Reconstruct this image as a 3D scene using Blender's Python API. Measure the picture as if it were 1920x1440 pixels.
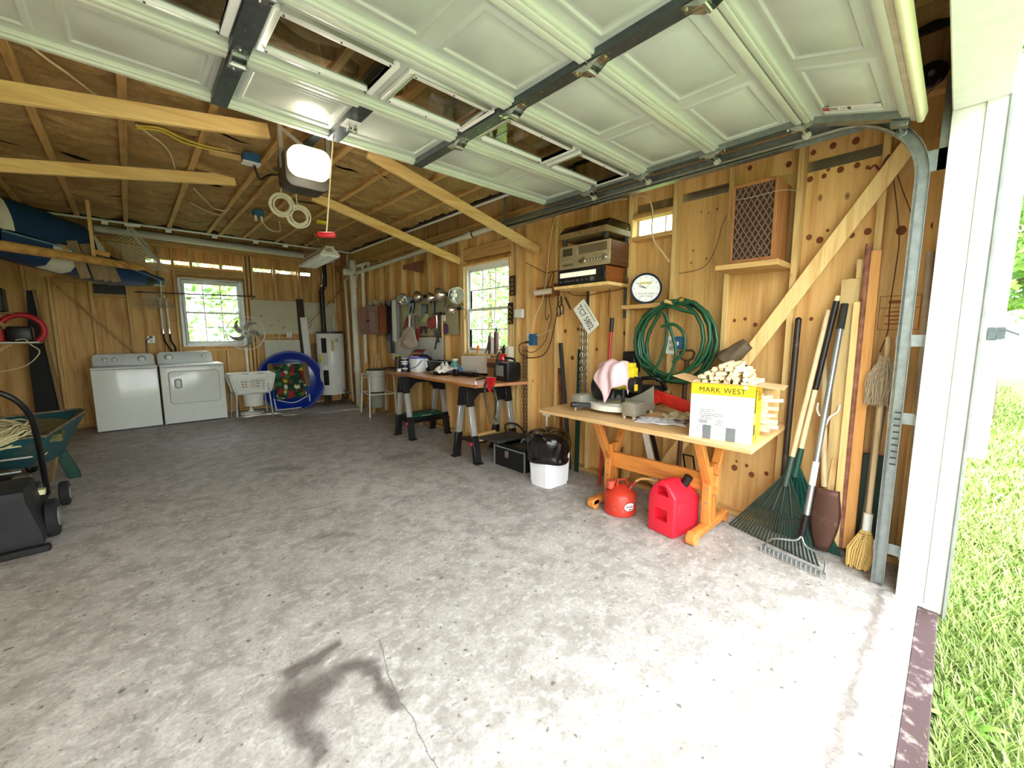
import bpy, bmesh, math, random
from mathutils import Vector as V, Matrix
from math import sin, cos, pi, radians, sqrt, atan2
for o in list(bpy.data.objects): bpy.data.objects.remove(o)
scn = bpy.context.scene
COL = scn.collection
random.seed(7)

# ---------------------------------------------------------------- camera
CAMZ = 1.4
FPX = 769.2                                  # focal length in pixels of the 1920 wide frame
YAW, PITCH, ROLL = radians(42.82), radians(-6.944), radians(-0.166)
_f = V((sin(YAW)*cos(PITCH), cos(YAW)*cos(PITCH), sin(PITCH)))
_r0 = V((cos(YAW), -sin(YAW), 0)); _u0 = _r0.cross(_f)
_r = cos(ROLL)*_r0 + sin(ROLL)*_u0; _u = -sin(ROLL)*_r0 + cos(ROLL)*_u0
cam = bpy.data.objects.new('camera', bpy.data.cameras.new('camera')); COL.objects.link(cam)
cam.matrix_world = Matrix(((_r.x, _u.x, -_f.x, 0), (_r.y, _u.y, -_f.y, 0), (_r.z, _u.z, -_f.z, CAMZ), (0, 0, 0, 1)))
cam.data.sensor_fit = 'HORIZONTAL'; cam.data.sensor_width = 36; cam.data.lens = FPX/1920*36
cam.data.clip_start = .02; cam.data.clip_end = 300
scn.camera = cam

# ---------------------------------------------------------------- sky and exposure
scn.view_settings.view_transform = 'Standard'; scn.view_settings.look = 'None'
scn.view_settings.gamma = 1; scn.view_settings.use_curve_mapping = False
scn.view_settings.exposure = 1.12
wd = bpy.data.worlds.new('sky'); scn.world = wd; wd.use_nodes = True
wd.node_tree.nodes['Background'].inputs[0].default_value = (.93, .97, 1, 1)
wd.node_tree.nodes['Background'].inputs[1].default_value = 4.3
SUN = bpy.data.objects.new('sun', bpy.data.lights.new('sun', 'SUN')); COL.objects.link(SUN)
SUN.data.energy = 2.5; SUN.data.angle = radians(2); SUN.data.color = (1, .97, .9)
SUN.rotation_euler = V((-.2, .47, .86)).to_track_quat('Z', 'Y').to_euler()

# pixel of the 1920x1440 photograph -> point on a plane of the room
def ray(x, y): return _r*((x-960)/FPX) - _u*((y-720)/FPX) + _f
C0 = V((0, 0, CAMZ))
def px(x, y, ax, v):
    d = ray(x, y); return C0 + d*((v-C0[ax])/d[ax])
def PX(x, y, v): return px(x, y, 0, v)
def PY(x, y, v): return px(x, y, 1, v)
def PZ(x, y, v=0): return px(x, y, 2, v)

# ---------------------------------------------------------------- materials
def lin(c): return tuple(((v/255/12.92) if v <= 10 else ((v/255+.055)/1.055)**2.4) for v in c)+(1,)
MATS = {}
def newmat(name):
    m = bpy.data.materials.new(name); m.use_nodes = True; nt = m.node_tree
    return m, nt, nt.nodes['Principled BSDF']
def nd(nt, t, **kw):
    n = nt.nodes.new(t)
    for k, v in kw.items():
        if k.startswith('i'):
            key = k[1:]; n.inputs[int(key) if key.isdigit() else key].default_value = v
        else: setattr(n, k, v)
    return n
def ramp(nt, fac, stops):
    r = nt.nodes.new('ShaderNodeValToRGB'); cr = r.color_ramp
    while len(cr.elements) < len(stops): cr.elements.new(.5)
    for e, (p, c) in zip(cr.elements, stops): e.position = p; e.color = c
    nt.links.new(fac, r.inputs[0]); return r.outputs[0]
def mixc(nt, fac, a, b, mode='MIX'):
    m = nd(nt, 'ShaderNodeMix', data_type='RGBA', blend_type=mode)
    for s, v in ((m.inputs[0], fac), (m.inputs[6], a), (m.inputs[7], b)):
        if hasattr(v, 'is_linked'): nt.links.new(v, s)
        else: s.default_value = v
    return m.outputs[2]
def math_(nt, op, a, b=None, c=None, clamp=False):
    m = nd(nt, 'ShaderNodeMath', operation=op, use_clamp=clamp)
    for i, v in enumerate((a, b, c)):
        if v is None: continue
        if hasattr(v, 'is_linked'): nt.links.new(v, m.inputs[i])
        else: m.inputs[i].default_value = v
    return m.outputs[0]
def coord(nt, scale=(1, 1, 1)):
    t = nd(nt, 'ShaderNodeTexCoord'); mp = nd(nt, 'ShaderNodeMapping')
    mp.inputs['Scale'].default_value = scale
    nt.links.new(t.outputs['Object'], mp.inputs[0]); return mp.outputs[0]
def noise(nt, vec, scale, detail=3, rough=.55, dist=0):
    n = nd(nt, 'ShaderNodeTexNoise'); n.inputs['Scale'].default_value = scale; n.inputs['Detail'].default_value = detail
    n.inputs['Roughness'].default_value = rough; n.inputs['Distortion'].default_value = dist
    nt.links.new(vec, n.inputs['Vector']); return n.outputs[0]
def bump(nt, b, h, strength=.3, dist=.01):
    n = nd(nt, 'ShaderNodeBump'); n.inputs['Strength'].default_value = strength; n.inputs['Distance'].default_value = dist
    nt.links.new(h, n.inputs['Height']); nt.links.new(n.outputs[0], b.inputs['Normal'])

def M(name, col, rough=.5, metal=0, var=.12, nscale=14, bmp=0, emit=0, coat=0, trans=0, alpha=1):
    """plain material with a little procedural unevenness"""
    if name in MATS: return MATS[name]
    m, nt, b = newmat(name); c = lin(col)
    if var:
        n = noise(nt, coord(nt), nscale, 4)
        d = tuple(v*(1-var*1.6) for v in c[:3])+(1,); l = tuple(min(1, v*(1+var)) for v in c[:3])+(1,)
        nt.links.new(ramp(nt, n, [(.3, d), (.7, l)]), b.inputs['Base Color'])
        if bmp: bump(nt, b, n, bmp)
    else: b.inputs['Base Color'].default_value = c
    b.inputs['Roughness'].default_value = rough; b.inputs['Metallic'].default_value = metal
    if emit: b.inputs['Emission Color'].default_value = c; b.inputs['Emission Strength'].default_value = emit
    if coat: b.inputs['Coat Weight'].default_value = coat
    if trans: b.inputs['Transmission Weight'].default_value = trans
    if alpha < 1: b.inputs['Alpha'].default_value = alpha
    MATS[name] = m; return m

def wood(name, col, dark, axis=2, scale=1.0, knots=.0, rough=.6, kcol=(96, 48, 18), rnd=.22):
    """sawn lumber: grain drawn out along one axis, knots, each board a little different"""
    if name in MATS: return MATS[name]
    m, nt, b = newmat(name)
    oi = nd(nt, 'ShaderNodeObjectInfo')
    t = nd(nt, 'ShaderNodeTexCoord')
    off = nd(nt, 'ShaderNodeVectorMath', operation='SCALE'); off.inputs[0].default_value = (3.1, 5.7, 4.3)
    nt.links.new(oi.outputs['Random'], off.inputs['Scale'])
    add = nd(nt, 'ShaderNodeVectorMath', operation='ADD'); nt.links.new(t.outputs['Object'], add.inputs[0]); nt.links.new(off.outputs[0], add.inputs[1])
    s = [9*scale]*3; s[axis] = .7*scale
    mp = nd(nt, 'ShaderNodeMapping'); mp.inputs['Scale'].default_value = s; nt.links.new(add.outputs[0], mp.inputs[0])
    g = noise(nt, mp.outputs[0], 1.6, 4, .6, 1.2)
    fine = noise(nt, mp.outputs[0], 9, 2)
    c1 = ramp(nt, g, [(.32, lin(dark)), (.52, lin(col)), (.75, tuple(min(1, v*1.15) for v in lin(col)[:3])+(1,))])
    c2 = mixc(nt, .25, c1, ramp(nt, fine, [(.35, lin(dark)), (.6, lin(col))]))
    if knots:
        k = [2.6]*3; k[axis] = 1.5
        mk = nd(nt, 'ShaderNodeMapping'); mk.inputs['Scale'].default_value = k; nt.links.new(add.outputs[0], mk.inputs[0])
        vo = nd(nt, 'ShaderNodeTexVoronoi'); vo.inputs['Scale'].default_value = 1.7; nt.links.new(mk.outputs[0], vo.inputs['Vector'])
        kf = ramp(nt, vo.outputs['Distance'], [(knots*.5, (1, 1, 1, 1)), (knots, (.0, .0, .0, 1))])
        c2 = mixc(nt, math_(nt, 'MULTIPLY', kf, .8), c2, lin(kcol))
    hv = nd(nt, 'ShaderNodeHueSaturation'); nt.links.new(c2, hv.inputs['Color'])
    nt.links.new(math_(nt, 'MULTIPLY_ADD', oi.outputs['Random'], rnd, 1-rnd/2), hv.inputs['Value'])
    nt.links.new(hv.outputs[0], b.inputs['Base Color'])
    b.inputs['Roughness'].default_value = rough
    bump(nt, b, g, .25, .004)
    MATS[name] = m; return m

def rusty(name, col, rust, amount=.5, rough=.55, metal=0, scale=9):
    if name in MATS: return MATS[name]
    m, nt, b = newmat(name); c = coord(nt)
    n = noise(nt, c, scale, 6, .65)
    nt.links.new(mixc(nt, ramp(nt, n, [(amount-.07, (0, 0, 0, 1)), (amount+.07, (1, 1, 1, 1))]), lin(col), lin(rust)), b.inputs['Base Color'])
    b.inputs['Roughness'].default_value = rough; b.inputs['Metallic'].default_value = metal
    bump(nt, b, n, .2, .003)
    MATS[name] = m; return m

# ---------------------------------------------------------------- mesh building
class MB:
    def __init__(s): s.v = []; s.f = []; s.mi = []; s.m = 0
    def add(s, vs, fs):
        o = len(s.v); s.v += [tuple(v) for v in vs]; s.f += [tuple(i+o for i in f) for f in fs]; s.mi += [s.m]*len(fs); return s
    def box(s, c, d, R=None):
        c = V(c); h = [V((x*d[0]/2, y*d[1]/2, z*d[2]/2)) for x in (-1, 1) for y in (-1, 1) for z in (-1, 1)]
        if R is not None:
            if not isinstance(R, Matrix): R = Matrix.Rotation(R, 3, 'Z')
            h = [R @ q for q in h]
        return s.add([c+q for q in h], [(0, 1, 3, 2), (4, 6, 7, 5), (0, 4, 5, 1), (2, 3, 7, 6), (0, 2, 6, 4), (1, 5, 7, 3)])
    def bb(s, x0, x1, y0, y1, z0, z1): return s.box(((x0+x1)/2, (y0+y1)/2, (z0+z1)/2), (abs(x1-x0), abs(y1-y0), abs(z1-z0)))
    def beam(s, a, b, w, h, up=(0, 0, 1)):
        a = V(a); b = V(b); d = (b-a); L = d.length; d.normalize(); up = V(up)
        if abs(d.dot(up)) > .98: up = V((1, 0, 0)) if abs(d.x) < .9 else V((0, 1, 0))
        sd = d.cross(up).normalized(); u = sd.cross(d).normalized()
        return s.box((a+b)/2, (L, w, h), Matrix((d, sd, u)).transposed())
    def cyl(s, a, b, r0, r1=None, n=16, caps=True):
        a = V(a); b = V(b); r1 = r0 if r1 is None else r1; d = (b-a).normalized()
        u = d.orthogonal().normalized(); w = d.cross(u)
        vs = []
        for p, r in ((a, r0), (b, r1)):
            for i in range(n): t = 2*pi*i/n; vs.append(p+u*(r*cos(t))+w*(r*sin(t)))
        fs = [(i, (i+1) % n, n+(i+1) % n, n+i) for i in range(n)]
        if caps: fs += [tuple(range(n-1, -1, -1)), tuple(range(n, 2*n))]
        return s.add(vs, fs)
    def tube(s, pts, r, n=8, closed=False, smooth=0, caps=True):
        pts = [V(p) for p in pts]
        if smooth: pts = spline(pts, smooth, closed)
        m = len(pts); rr = r if isinstance(r, (list, tuple)) else [r]*m
        if len(rr) != m: rr = [rr[min(len(rr)-1, int(i*len(rr)/m))] for i in range(m)]
        tans = []
        for i in range(m):
            a = pts[(i-1) % m] if (closed or i > 0) else pts[0]; b = pts[(i+1) % m] if (closed or i < m-1) else pts[-1]
            t = b-a; tans.append(t.normalized() if t.length > 1e-9 else V((0, 0, 1)))
        u = tans[0].orthogonal().normalized(); vs = []
        for i in range(m):
            t = tans[i]; u = (u-t*u.dot(t)); u = u.normalized() if u.length > 1e-6 else t.orthogonal().normalized()
            w = t.cross(u)
            for k in range(n): a = 2*pi*k/n; vs.append(pts[i]+u*(rr[i]*cos(a))+w*(rr[i]*sin(a)))
        fs = []
        for i in range(m if closed else m-1):
            j = (i+1) % m
            for k in range(n): fs.append((i*n+k, i*n+(k+1) % n, j*n+(k+1) % n, j*n+k))
        if caps and not closed: fs += [tuple(range(n-1, -1, -1)), tuple(range((m-1)*n, m*n))]
        return s.add(vs, fs)
    def lathe(s, prof, c=(0, 0, 0), n=24, axis=(0, 0, 1), sx=1, sy=1, close=True):
        c = V(c); ax = V(axis).normalized()
        if ax.z > .999: u, w = V((1, 0, 0)), V((0, 1, 0))
        else: u = ax.orthogonal().normalized(); w = ax.cross(u)
        vs = [c+ax*z+u*(r*cos(2*pi*k/n)*sx)+w*(r*sin(2*pi*k/n)*sy) for r, z in prof for k in range(n)]
        fs = [(i*n+k, i*n+(k+1) % n, (i+1)*n+(k+1) % n, (i+1)*n+k) for i in range(len(prof)-1) for k in range(n)]
        if close:
            if prof[0][0] > 1e-6: fs.append(tuple(range(n-1, -1, -1)))
            if prof[-1][0] > 1e-6: fs.append(tuple(range((len(prof)-1)*n, len(prof)*n)))
        return s.add(vs, fs)
    def ball(s, c, r, sc=(1, 1, 1), nu=14, nv=9):
        c = V(c); vs = []
        for j in range(nv+1):
            t = pi*j/nv
            for i in range(nu): a = 2*pi*i/nu; vs.append(c+V((r*sc[0]*sin(t)*cos(a), r*sc[1]*sin(t)*sin(a), r*sc[2]*cos(t))))
        return s.add(vs, [(j*nu+i, (j+1)*nu+i, (j+1)*nu+(i+1) % nu, j*nu+(i+1) % nu) for j in range(nv) for i in range(nu)])
    def prism(s, poly, vec):
        n = len(poly); p = [V(q) for q in poly]; vec = V(vec)
        return s.add(p+[q+vec for q in p], [tuple(range(n-1, -1, -1)), tuple(range(n, 2*n))]+[(i, (i+1) % n, n+(i+1) % n, n+i) for i in range(n)])
    def loft(s, rings, caps=True, closed=True):
        n = len(rings[0]); vs = [q for r in rings for q in r]; fs = []
        for i in range(len(rings)-1):
            for k in range(n if closed else n-1): fs.append((i*n+k, i*n+(k+1) % n, (i+1)*n+(k+1) % n, (i+1)*n+k))
        if caps and closed: fs += [tuple(range(n-1, -1, -1)), tuple(range((len(rings)-1)*n, len(rings)*n))]
        return s.add(vs, fs)
    def grid(s, fn, nu, nv):
        vs = [fn(i/nu, j/nv) for j in range(nv+1) for i in range(nu+1)]
        return s.add(vs, [(j*(nu+1)+i, j*(nu+1)+i+1, (j+1)*(nu+1)+i+1, (j+1)*(nu+1)+i) for j in range(nv) for i in range(nu)])
    def xf(s, mat, start=0):
        for i in range(start, len(s.v)): s.v[i] = tuple(mat @ V(s.v[i]))
        return s
    def mesh(s, name, bev=0, seg=1, thick=0, ang=40, off=None, sub=0):
        me = bpy.data.meshes.new(name)
        vs = s.v if off is None else [(a-off[0], b-off[1], c-off[2]) for a, b, c in s.v]
        me.from_pydata(vs, [], s.f)
        for p, i in zip(me.polygons, s.mi): p.material_index = i
        bm = bmesh.new(); bm.from_mesh(me)
        if thick:
            bmesh.ops.recalc_face_normals(bm, faces=bm.faces[:])
            bmesh.ops.solidify(bm, geom=bm.faces[:], thickness=thick)
        bmesh.ops.remove_doubles(bm, verts=bm.verts[:], dist=1e-6)
        bmesh.ops.recalc_face_normals(bm, faces=bm.faces[:])
        if bev:
            es = [e for e in bm.edges if len(e.link_faces) == 2 and e.calc_face_angle(0) > .5]
            bmesh.ops.bevel(bm, geom=es, offset=bev, segments=seg, profile=.5, affect='EDGES', clamp_overlap=True)
        if sub:
            bmesh.ops.subdivide_edges(bm, edges=bm.edges[:], cuts=sub, use_grid_fill=True, smooth=1)
        bm.to_mesh(me); bm.free()
        for p in me.polygons: p.use_smooth = True
        me.set_sharp_from_angle(angle=radians(ang))
        return me
    def build(s, name, mat, parent=None, bev=0, seg=1, thick=0, ang=40, label=None, origin=None, sub=0):
        root = parent
        while root is not None and root.parent is not None: root = root.parent
        off = OFF.get(root.name) if root is not None else origin
        me = s.mesh(name, bev, seg, thick, ang, off, sub)
        for q in (mat if isinstance(mat, (list, tuple)) else [mat]): me.materials.append(q)
        o = bpy.data.objects.new(name, me); COL.objects.link(o)
        if parent is not None: o.parent = parent
        elif origin is not None: o.location = origin
        if label: o['label'] = label
        return o
OFF = {}
def spline(pts, k, closed=False):
    n = len(pts); out = []
    for i in range(n if closed else n-1):
        if closed: p = [pts[(i+j-1) % n] for j in range(4)]
        else: p = [pts[max(0, i-1)], pts[i], pts[i+1], pts[min(n-1, i+2)]]
        for j in range(k):
            t = j/k
            out.append(.5*((2*p[1])+(p[2]-p[0])*t+(2*p[0]-5*p[1]+4*p[2]-p[3])*t*t+(-p[0]+3*p[1]-3*p[2]+p[3])*t**3))
    if not closed: out.append(pts[-1])
    return out
def tag(o, label, cat, group=None):
    o['label'] = label; o['category'] = cat
    if group: o['group'] = group
    return o
def thing(name, label, cat, loc=(0, 0, 0), rz=0, group=None, world=True):
    """Empty at the base of a thing; its parts are given in world (world=True) or local coordinates"""
    o = bpy.data.objects.new(name, None); COL.objects.link(o); o.location = loc; o.rotation_euler = (0, 0, rz); o.empty_display_size = .1
    if world: OFF[o.name] = tuple(loc)
    return tag(o, label, cat, group)
def solo(mb, name, mat, label, cat, group=None, **kw):
    xs, ys, zs = zip(*mb.v)
    o = mb.build(name, mat, origin=((min(xs)+max(xs))/2, (min(ys)+max(ys))/2, min(zs)), **kw)
    return tag(o, label, cat, group)
def struct(mb, name, mat, parent=None, **kw):
    o = mb.build(name, mat, parent, **kw)
    if parent is None: o['kind'] = 'structure'
    return o
def sroot(name):
    o = bpy.data.objects.new(name, None); COL.objects.link(o); o['kind'] = 'structure'; return o
def copy_tree(o, loc=None, rz=None, label=None, parent=None):
    c = o.copy(); COL.objects.link(c); c.parent = parent
    if loc is not None: c.location = loc
    if rz is not None: c.rotation_euler = (0, 0, rz)
    if label: c['label'] = label
    for ch in [q for q in bpy.data.objects if q.parent == o]: copy_tree(ch, parent=c)
    return c
def share(o, parent, loc=(0, 0, 0), rot=(0, 0, 0), name=None, sc=None):
    c = bpy.data.objects.new(name or o.name.split('.')[0], o.data); COL.objects.link(c); c.parent = parent; c.location = loc; c.rotation_euler = rot
    if sc: c.scale = sc
    return c
def text(name, body, size, mat, parent, loc, rot, ext=.0005, sx=1, spacing=1.0):
    """flat lettering turned into a mesh; loc/rot in the frame of the parent"""
    cu = bpy.data.curves.new(name, 'FONT'); cu.body = body; cu.size = size; cu.extrude = ext; cu.align_x = 'CENTER'; cu.align_y = 'CENTER'; cu.space_character = spacing
    t = bpy.data.objects.new(name, cu); COL.objects.link(t)
    dg = bpy.context.evaluated_depsgraph_get(); me = bpy.data.meshes.new_from_object(t.evaluated_get(dg))
    bpy.data.objects.remove(t); me.name = name
    me.materials.clear(); me.materials.append(mat)
    o = bpy.data.objects.new(name, me); COL.objects.link(o); o.parent = parent; o.location = loc; o.rotation_euler = rot; o.scale = (sx, 1, 1)
    return o
def lerp(a, b, t): return a+(b-a)*t
def rings(pts, r): return pts
# ================================================================ common materials
PLY = wood('plywood_upright', (224, 182, 114), (186, 130, 66), 2, .55, .0, .65)
PLYK = wood('plywood_knotty', (226, 184, 116), (188, 132, 68), 2, .5, .085, .65)
STUD = wood('stud_lumber', (224, 190, 126), (192, 146, 84), 2, 1, .06, .65)
STUDY = wood('lumber_along_depth', (206, 166, 104), (160, 116, 64), 1, 1, .06, .65)
STUDX = wood('lumber_along_width', (212, 172, 108), (174, 128, 70), 0, 1, .06, .65)
BRIGHTX = wood('new_pine_along_width', (238, 204, 134), (214, 166, 92), 0, 1, .07, .6, kcol=(140, 84, 40))
BRIGHTZ = wood('new_pine_upright', (238, 206, 140), (216, 170, 96), 2, 1, .06, .6)
OLDZ = wood('weathered_board', (150, 122, 84), (110, 84, 52), 2, 1, .05, .75)
DARKW = wood('dark_stained_board', (66, 48, 32), (40, 28, 18), 2, 1, 0, .7)
WHITE = M('white_paint', (236, 238, 232), .45, var=.04)
WHITEV = M('white_vinyl', (240, 242, 238), .35, var=.02)
GALV = M('galvanised_steel', (150, 158, 156), .38, .85, var=.12, nscale=30)
GALVD = M('dark_galvanised_steel', (96, 104, 106), .42, .8, var=.12, nscale=30)
CHROME = M('bright_zinc', (200, 204, 200), .22, 1, var=.05)
BLACKP = M('black_plastic', (22, 22, 24), .42, var=.1)
BLACKM = M('black_metal', (26, 26, 28), .35, .4, var=.1)
RUBBER = M('black_rubber', (28, 28, 28), .8, var=.15)
PVC = M('cream_pvc_pipe', (226, 224, 206), .4, var=.05)
DARKVOID = M('attic_shade', (44, 34, 24), .9, var=.2)  # darkness of the attic and its shadow gap put into the colour

def concrete():
    m, nt, b = newmat('concrete_floor'); c = coord(nt)
    big = noise(nt, c, .9, 4, .6, .6); med = noise(nt, c, 6, 5, .65, .4); fine = noise(nt, c, 60, 4, .7); spk = noise(nt, c, 26, 2, .5)
    col = ramp(nt, big, [(.3, lin((168, 163, 156))), (.7, lin((198, 195, 190)))])
    col = mixc(nt, ramp(nt, med, [(.40, (.8, .8, .8, 1)), (.58, (0, 0, 0, 1))]), col, lin((146, 141, 134)))
    stc = noise(nt, coord(nt, (1, 1.35, 1)), 17, 6, .72, .3)
    col = mixc(nt, ramp(nt, stc, [(.50, (0, 0, 0, 1)), (.68, (.6, .6, .6, 1))]), col, lin((226, 224, 220)))
    col = mixc(nt, ramp(nt, fine, [(.34, (.55, .55, .55, 1)), (.52, (0, 0, 0, 1))]), col, lin((132, 128, 122)))
    col = mixc(nt, ramp(nt, spk, [(.27, (.85, .85, .85, 1)), (.34, (0, 0, 0, 1))]), col, lin((92, 85, 78)))
    sw = nd(nt, 'ShaderNodeVectorMath', operation='MULTIPLY'); nt.links.new(c, sw.inputs[0]); sw.inputs[1].default_value = (1, 1, 0)
    wob = nd(nt, 'ShaderNodeTexNoise'); wob.inputs['Scale'].default_value = 14; wob.inputs['Detail'].default_value = 4; nt.links.new(c, wob.inputs['Vector'])
    wv = nd(nt, 'ShaderNodeVectorMath', operation='MULTIPLY_ADD'); nt.links.new(wob.outputs['Color'], wv.inputs[0]); wv.inputs[1].default_value = (.09, .09, 0); nt.links.new(sw.outputs[0], wv.inputs[2])
    def seg(p, a, bb_):
        a = V((a[0], a[1], 0)); e = V((bb_[0], bb_[1], 0))-a
        d = nd(nt, 'ShaderNodeVectorMath', operation='SUBTRACT'); nt.links.new(p, d.inputs[0]); d.inputs[1].default_value = a
        dt = nd(nt, 'ShaderNodeVectorMath', operation='DOT_PRODUCT'); nt.links.new(d.outputs[0], dt.inputs[0]); dt.inputs[1].default_value = e
        h = math_(nt, 'MULTIPLY', dt.outputs['Value'], 1/e.length_squared, clamp=True)
        sc = nd(nt, 'ShaderNodeVectorMath', operation='SCALE'); sc.inputs[0].default_value = e; nt.links.new(h, sc.inputs['Scale'])
        q = nd(nt, 'ShaderNodeVectorMath', operation='SUBTRACT'); nt.links.new(d.outputs[0], q.inputs[0]); nt.links.new(sc.outputs[0], q.inputs[1])
        ln = nd(nt, 'ShaderNodeVectorMath', operation='LENGTH'); nt.links.new(q.outputs[0], ln.inputs[0]); return ln.outputs['Value']
    P = lambda x, y: (PZ(x, y)+V((.045, .045, 0)))[:2]
    stains = [((545, 1262), (628, 1212), .045), ((560, 1300), (600, 1285), .10), ((548, 1335), (580, 1325), .075), ((560, 1365), (600, 1412), .05), ((650, 1252), (690, 1246), .05),
              ((700, 1262), (738, 1318), .035), ((600, 1005), (650, 1002), .05), ((730, 860), (780, 850), .10), ((500, 880), (560, 878), .12)]
    for i, (a, e, r) in enumerate(stains):
        d = seg(wv.outputs[0], P(*a), P(*e)); k = .75 if i < 6 else .35
        fac = math_(nt, 'MULTIPLY', ramp(nt, d, [(r*.35, (1, 1, 1, 1)), (r*1.25, (0, 0, 0, 1))]), math_(nt, 'MULTIPLY_ADD', fine, .8, k-.30))
        col = mixc(nt, fac, col, lin((92, 84, 79)))
    pin = noise(nt, c, 40, 3)
    ck = [(712, 1200), (722, 1240), (737, 1290), (752, 1320), (775, 1345), (787, 1380), (800, 1410), (818, 1440), (830, 1470)]
    cv = nd(nt, 'ShaderNodeVectorMath', operation='MULTIPLY_ADD'); nt.links.new(wob.outputs['Color'], cv.inputs[0]); cv.inputs[1].default_value = (.03, .03, 0); nt.links.new(sw.outputs[0], cv.inputs[2])
    for a, e in zip(ck, ck[1:]):
        q = V((.015, .015))
        d = seg(cv.outputs[0], PZ(*a).xy+q, PZ(*e).xy+q)
        col = mixc(nt, ramp(nt, d, [(.0012, (.8, .8, .8, 1)), (.0024, (0, 0, 0, 1))]), col, lin((90, 86, 82)))
    d = seg(wv.outputs[0], (-1.2, .21), (2.97, .205))       # worn line where the closed door sits
    col = mixc(nt, math_(nt, 'MULTIPLY', ramp(nt, d, [(.006, (1, 1, 1, 1)), (.03, (0, 0, 0, 1))]), math_(nt, 'MULTIPLY', fine, 1.5)), col, lin((112, 102, 96)))
    nt.links.new(col, b.inputs['Base Color']); b.inputs['Roughness'].default_value = .62
    bump(nt, b, fine, .25, .004)
    return m
CONC = concrete()

# ================================================================ floor and outside ground
XR, XRS = 3.30, 3.39          # right wall: stud face, sheathing
YB, YBS = 8.95, 9.04          # back wall
XL, XLS = -1.36, -1.45        # left wall
struct(MB().bb(XLS-.1, XRS+.02, .02, YBS+.02, -.25, 0), 'floor', CONC)
mv = rusty('worn_mauve_paint', (78, 56, 58), (160, 148, 142), .60, .7, scale=14)
struct(MB().bb(XLS-.1, 2.905, -.056, .02, -.25, -.012), 'trim_1', mv, bev=.004)

def glassmat():
    m = bpy.data.materials.new('clear_glass'); m.use_nodes = True; nt = m.node_tree; nt.nodes.clear()
    o = nd(nt, 'ShaderNodeOutputMaterial'); t = nd(nt, 'ShaderNodeBsdfTransparent'); g = nd(nt, 'ShaderNodeBsdfGlossy'); g.inputs['Roughness'].default_value = .02
    t.inputs[0].default_value = (.94, .97, .95, 1)
    lw = nd(nt, 'ShaderNodeLayerWeight'); mx = nd(nt, 'ShaderNodeMixShader')
    fc = math_(nt, 'MULTIPLY_ADD', math_(nt, 'POWER', lw.outputs['Facing'], 5), .8, .035)
    nt.links.new(fc, mx.inputs[0]); nt.links.new(t.outputs[0], mx.inputs[1]); nt.links.new(g.outputs[0], mx.inputs[2]); nt.links.new(mx.outputs[0], o.inputs[0])
    return m
GLASS = glassmat()

def holed(u0, u1, v0, v1, holes):
    """rectangle minus holes -> list of rectangles"""
    us = sorted({u0, u1, *[min(max(h[0], u0), u1) for h in holes], *[min(max(h[1], u0), u1) for h in holes]})
    out = []
    for a, b in zip(us, us[1:]):
        if b-a < 1e-5: continue
        cuts = sorted((max(h[2], v0), min(h[3], v1)) for h in holes if h[0] < b-1e-6 and h[1] > a+1e-6)
        z = v0
        for c, d in cuts:
            if c > z+1e-5: out.append((a, b, z, c))
            z = max(z, d)
        if z < v1-1e-5: out.append((a, b, z, v1))
    return out

# ================================================================ right wall
WR = sroot('wall_right')
WIN1 = (3.575, 4.505, 1.13, 2.29)
SLOT = (1.69, 2.0, 2.235, 2.385)
yb = [-.07, .80, 2.02, 3.24, 4.46, 5.68, 6.9, 8.12, YBS]
for i, (a, b) in enumerate(zip(yb, yb[1:])):
    for z0, z1 in ((0, 2.478), (2.478, 3.34)):
        m = MB()
        for q in holed(a, b, z0, z1, [WIN1, SLOT]): m.bb(XRS, XRS+.016, q[0], q[1], q[2], q[3])
        m.build('sheathing_panel', PLYK if z0 > 0 or i % 3 == 0 else PLY, WR)
MB().bb(XR, XRS, .105, YB, 0, .04).build('sill_plate', STUDY, WR, bev=.003)
for z in (2.70, 2.742): MB().bb(XR, XRS, .105, YB, z, z+.04).build('top_plate', STUDY, WR, bev=.003)
studs = [.145, .39, .806, 1.228, 1.649, 2.05, 2.48, 2.90, 3.329]
sm = MB().bb(XR, XRS, -.038, 0, .04, 2.70).build('stud', STUD, WR, bev=.003); sm.location.y = studs[0]
for y in studs[1:]+[3.50, 3.575+.0, 4.545, 4.59]+[4.99+.406*k for k in range(10)]: share(sm, WR, (0, y, 0))
# header over the window, cripples, rough sill
MB().bb(XR+.004, XRS, 3.575, 4.507, 2.35, 2.50).build('header', STUDY, WR, bev=.003)
for y in (3.82, 4.22): MB().bb(XR+.002, XRS, y-.038, y, 2.50, 2.70).build('cripple_stud', STUD, WR, bev=.003)
for y in (3.82, 4.22): MB().bb(XR+.002, XRS, y-.038, y, .04, 1.02).build('cripple_stud', STUD, WR, bev=.003)
MB().bb(XR, XRS, 3.575, 4.507, 1.02, 1.06).build('rough_sill', STUDY, WR, bev=.003)
# let-in diagonal brace
a, b = PX(1702, 278, XR), PX(1222, 905, XR)
d = (b-a).normalized()
MB().beam(a-d*.05, b, .02, .092, up=(0, d.z, -d.y)).xf(Matrix.Translation((-.011, 0, 0))).build('diagonal_brace', wood('brace_pine', (238, 206, 142), (212, 168, 100), 2, 1, .07, .6), WR, bev=.003)
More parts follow.
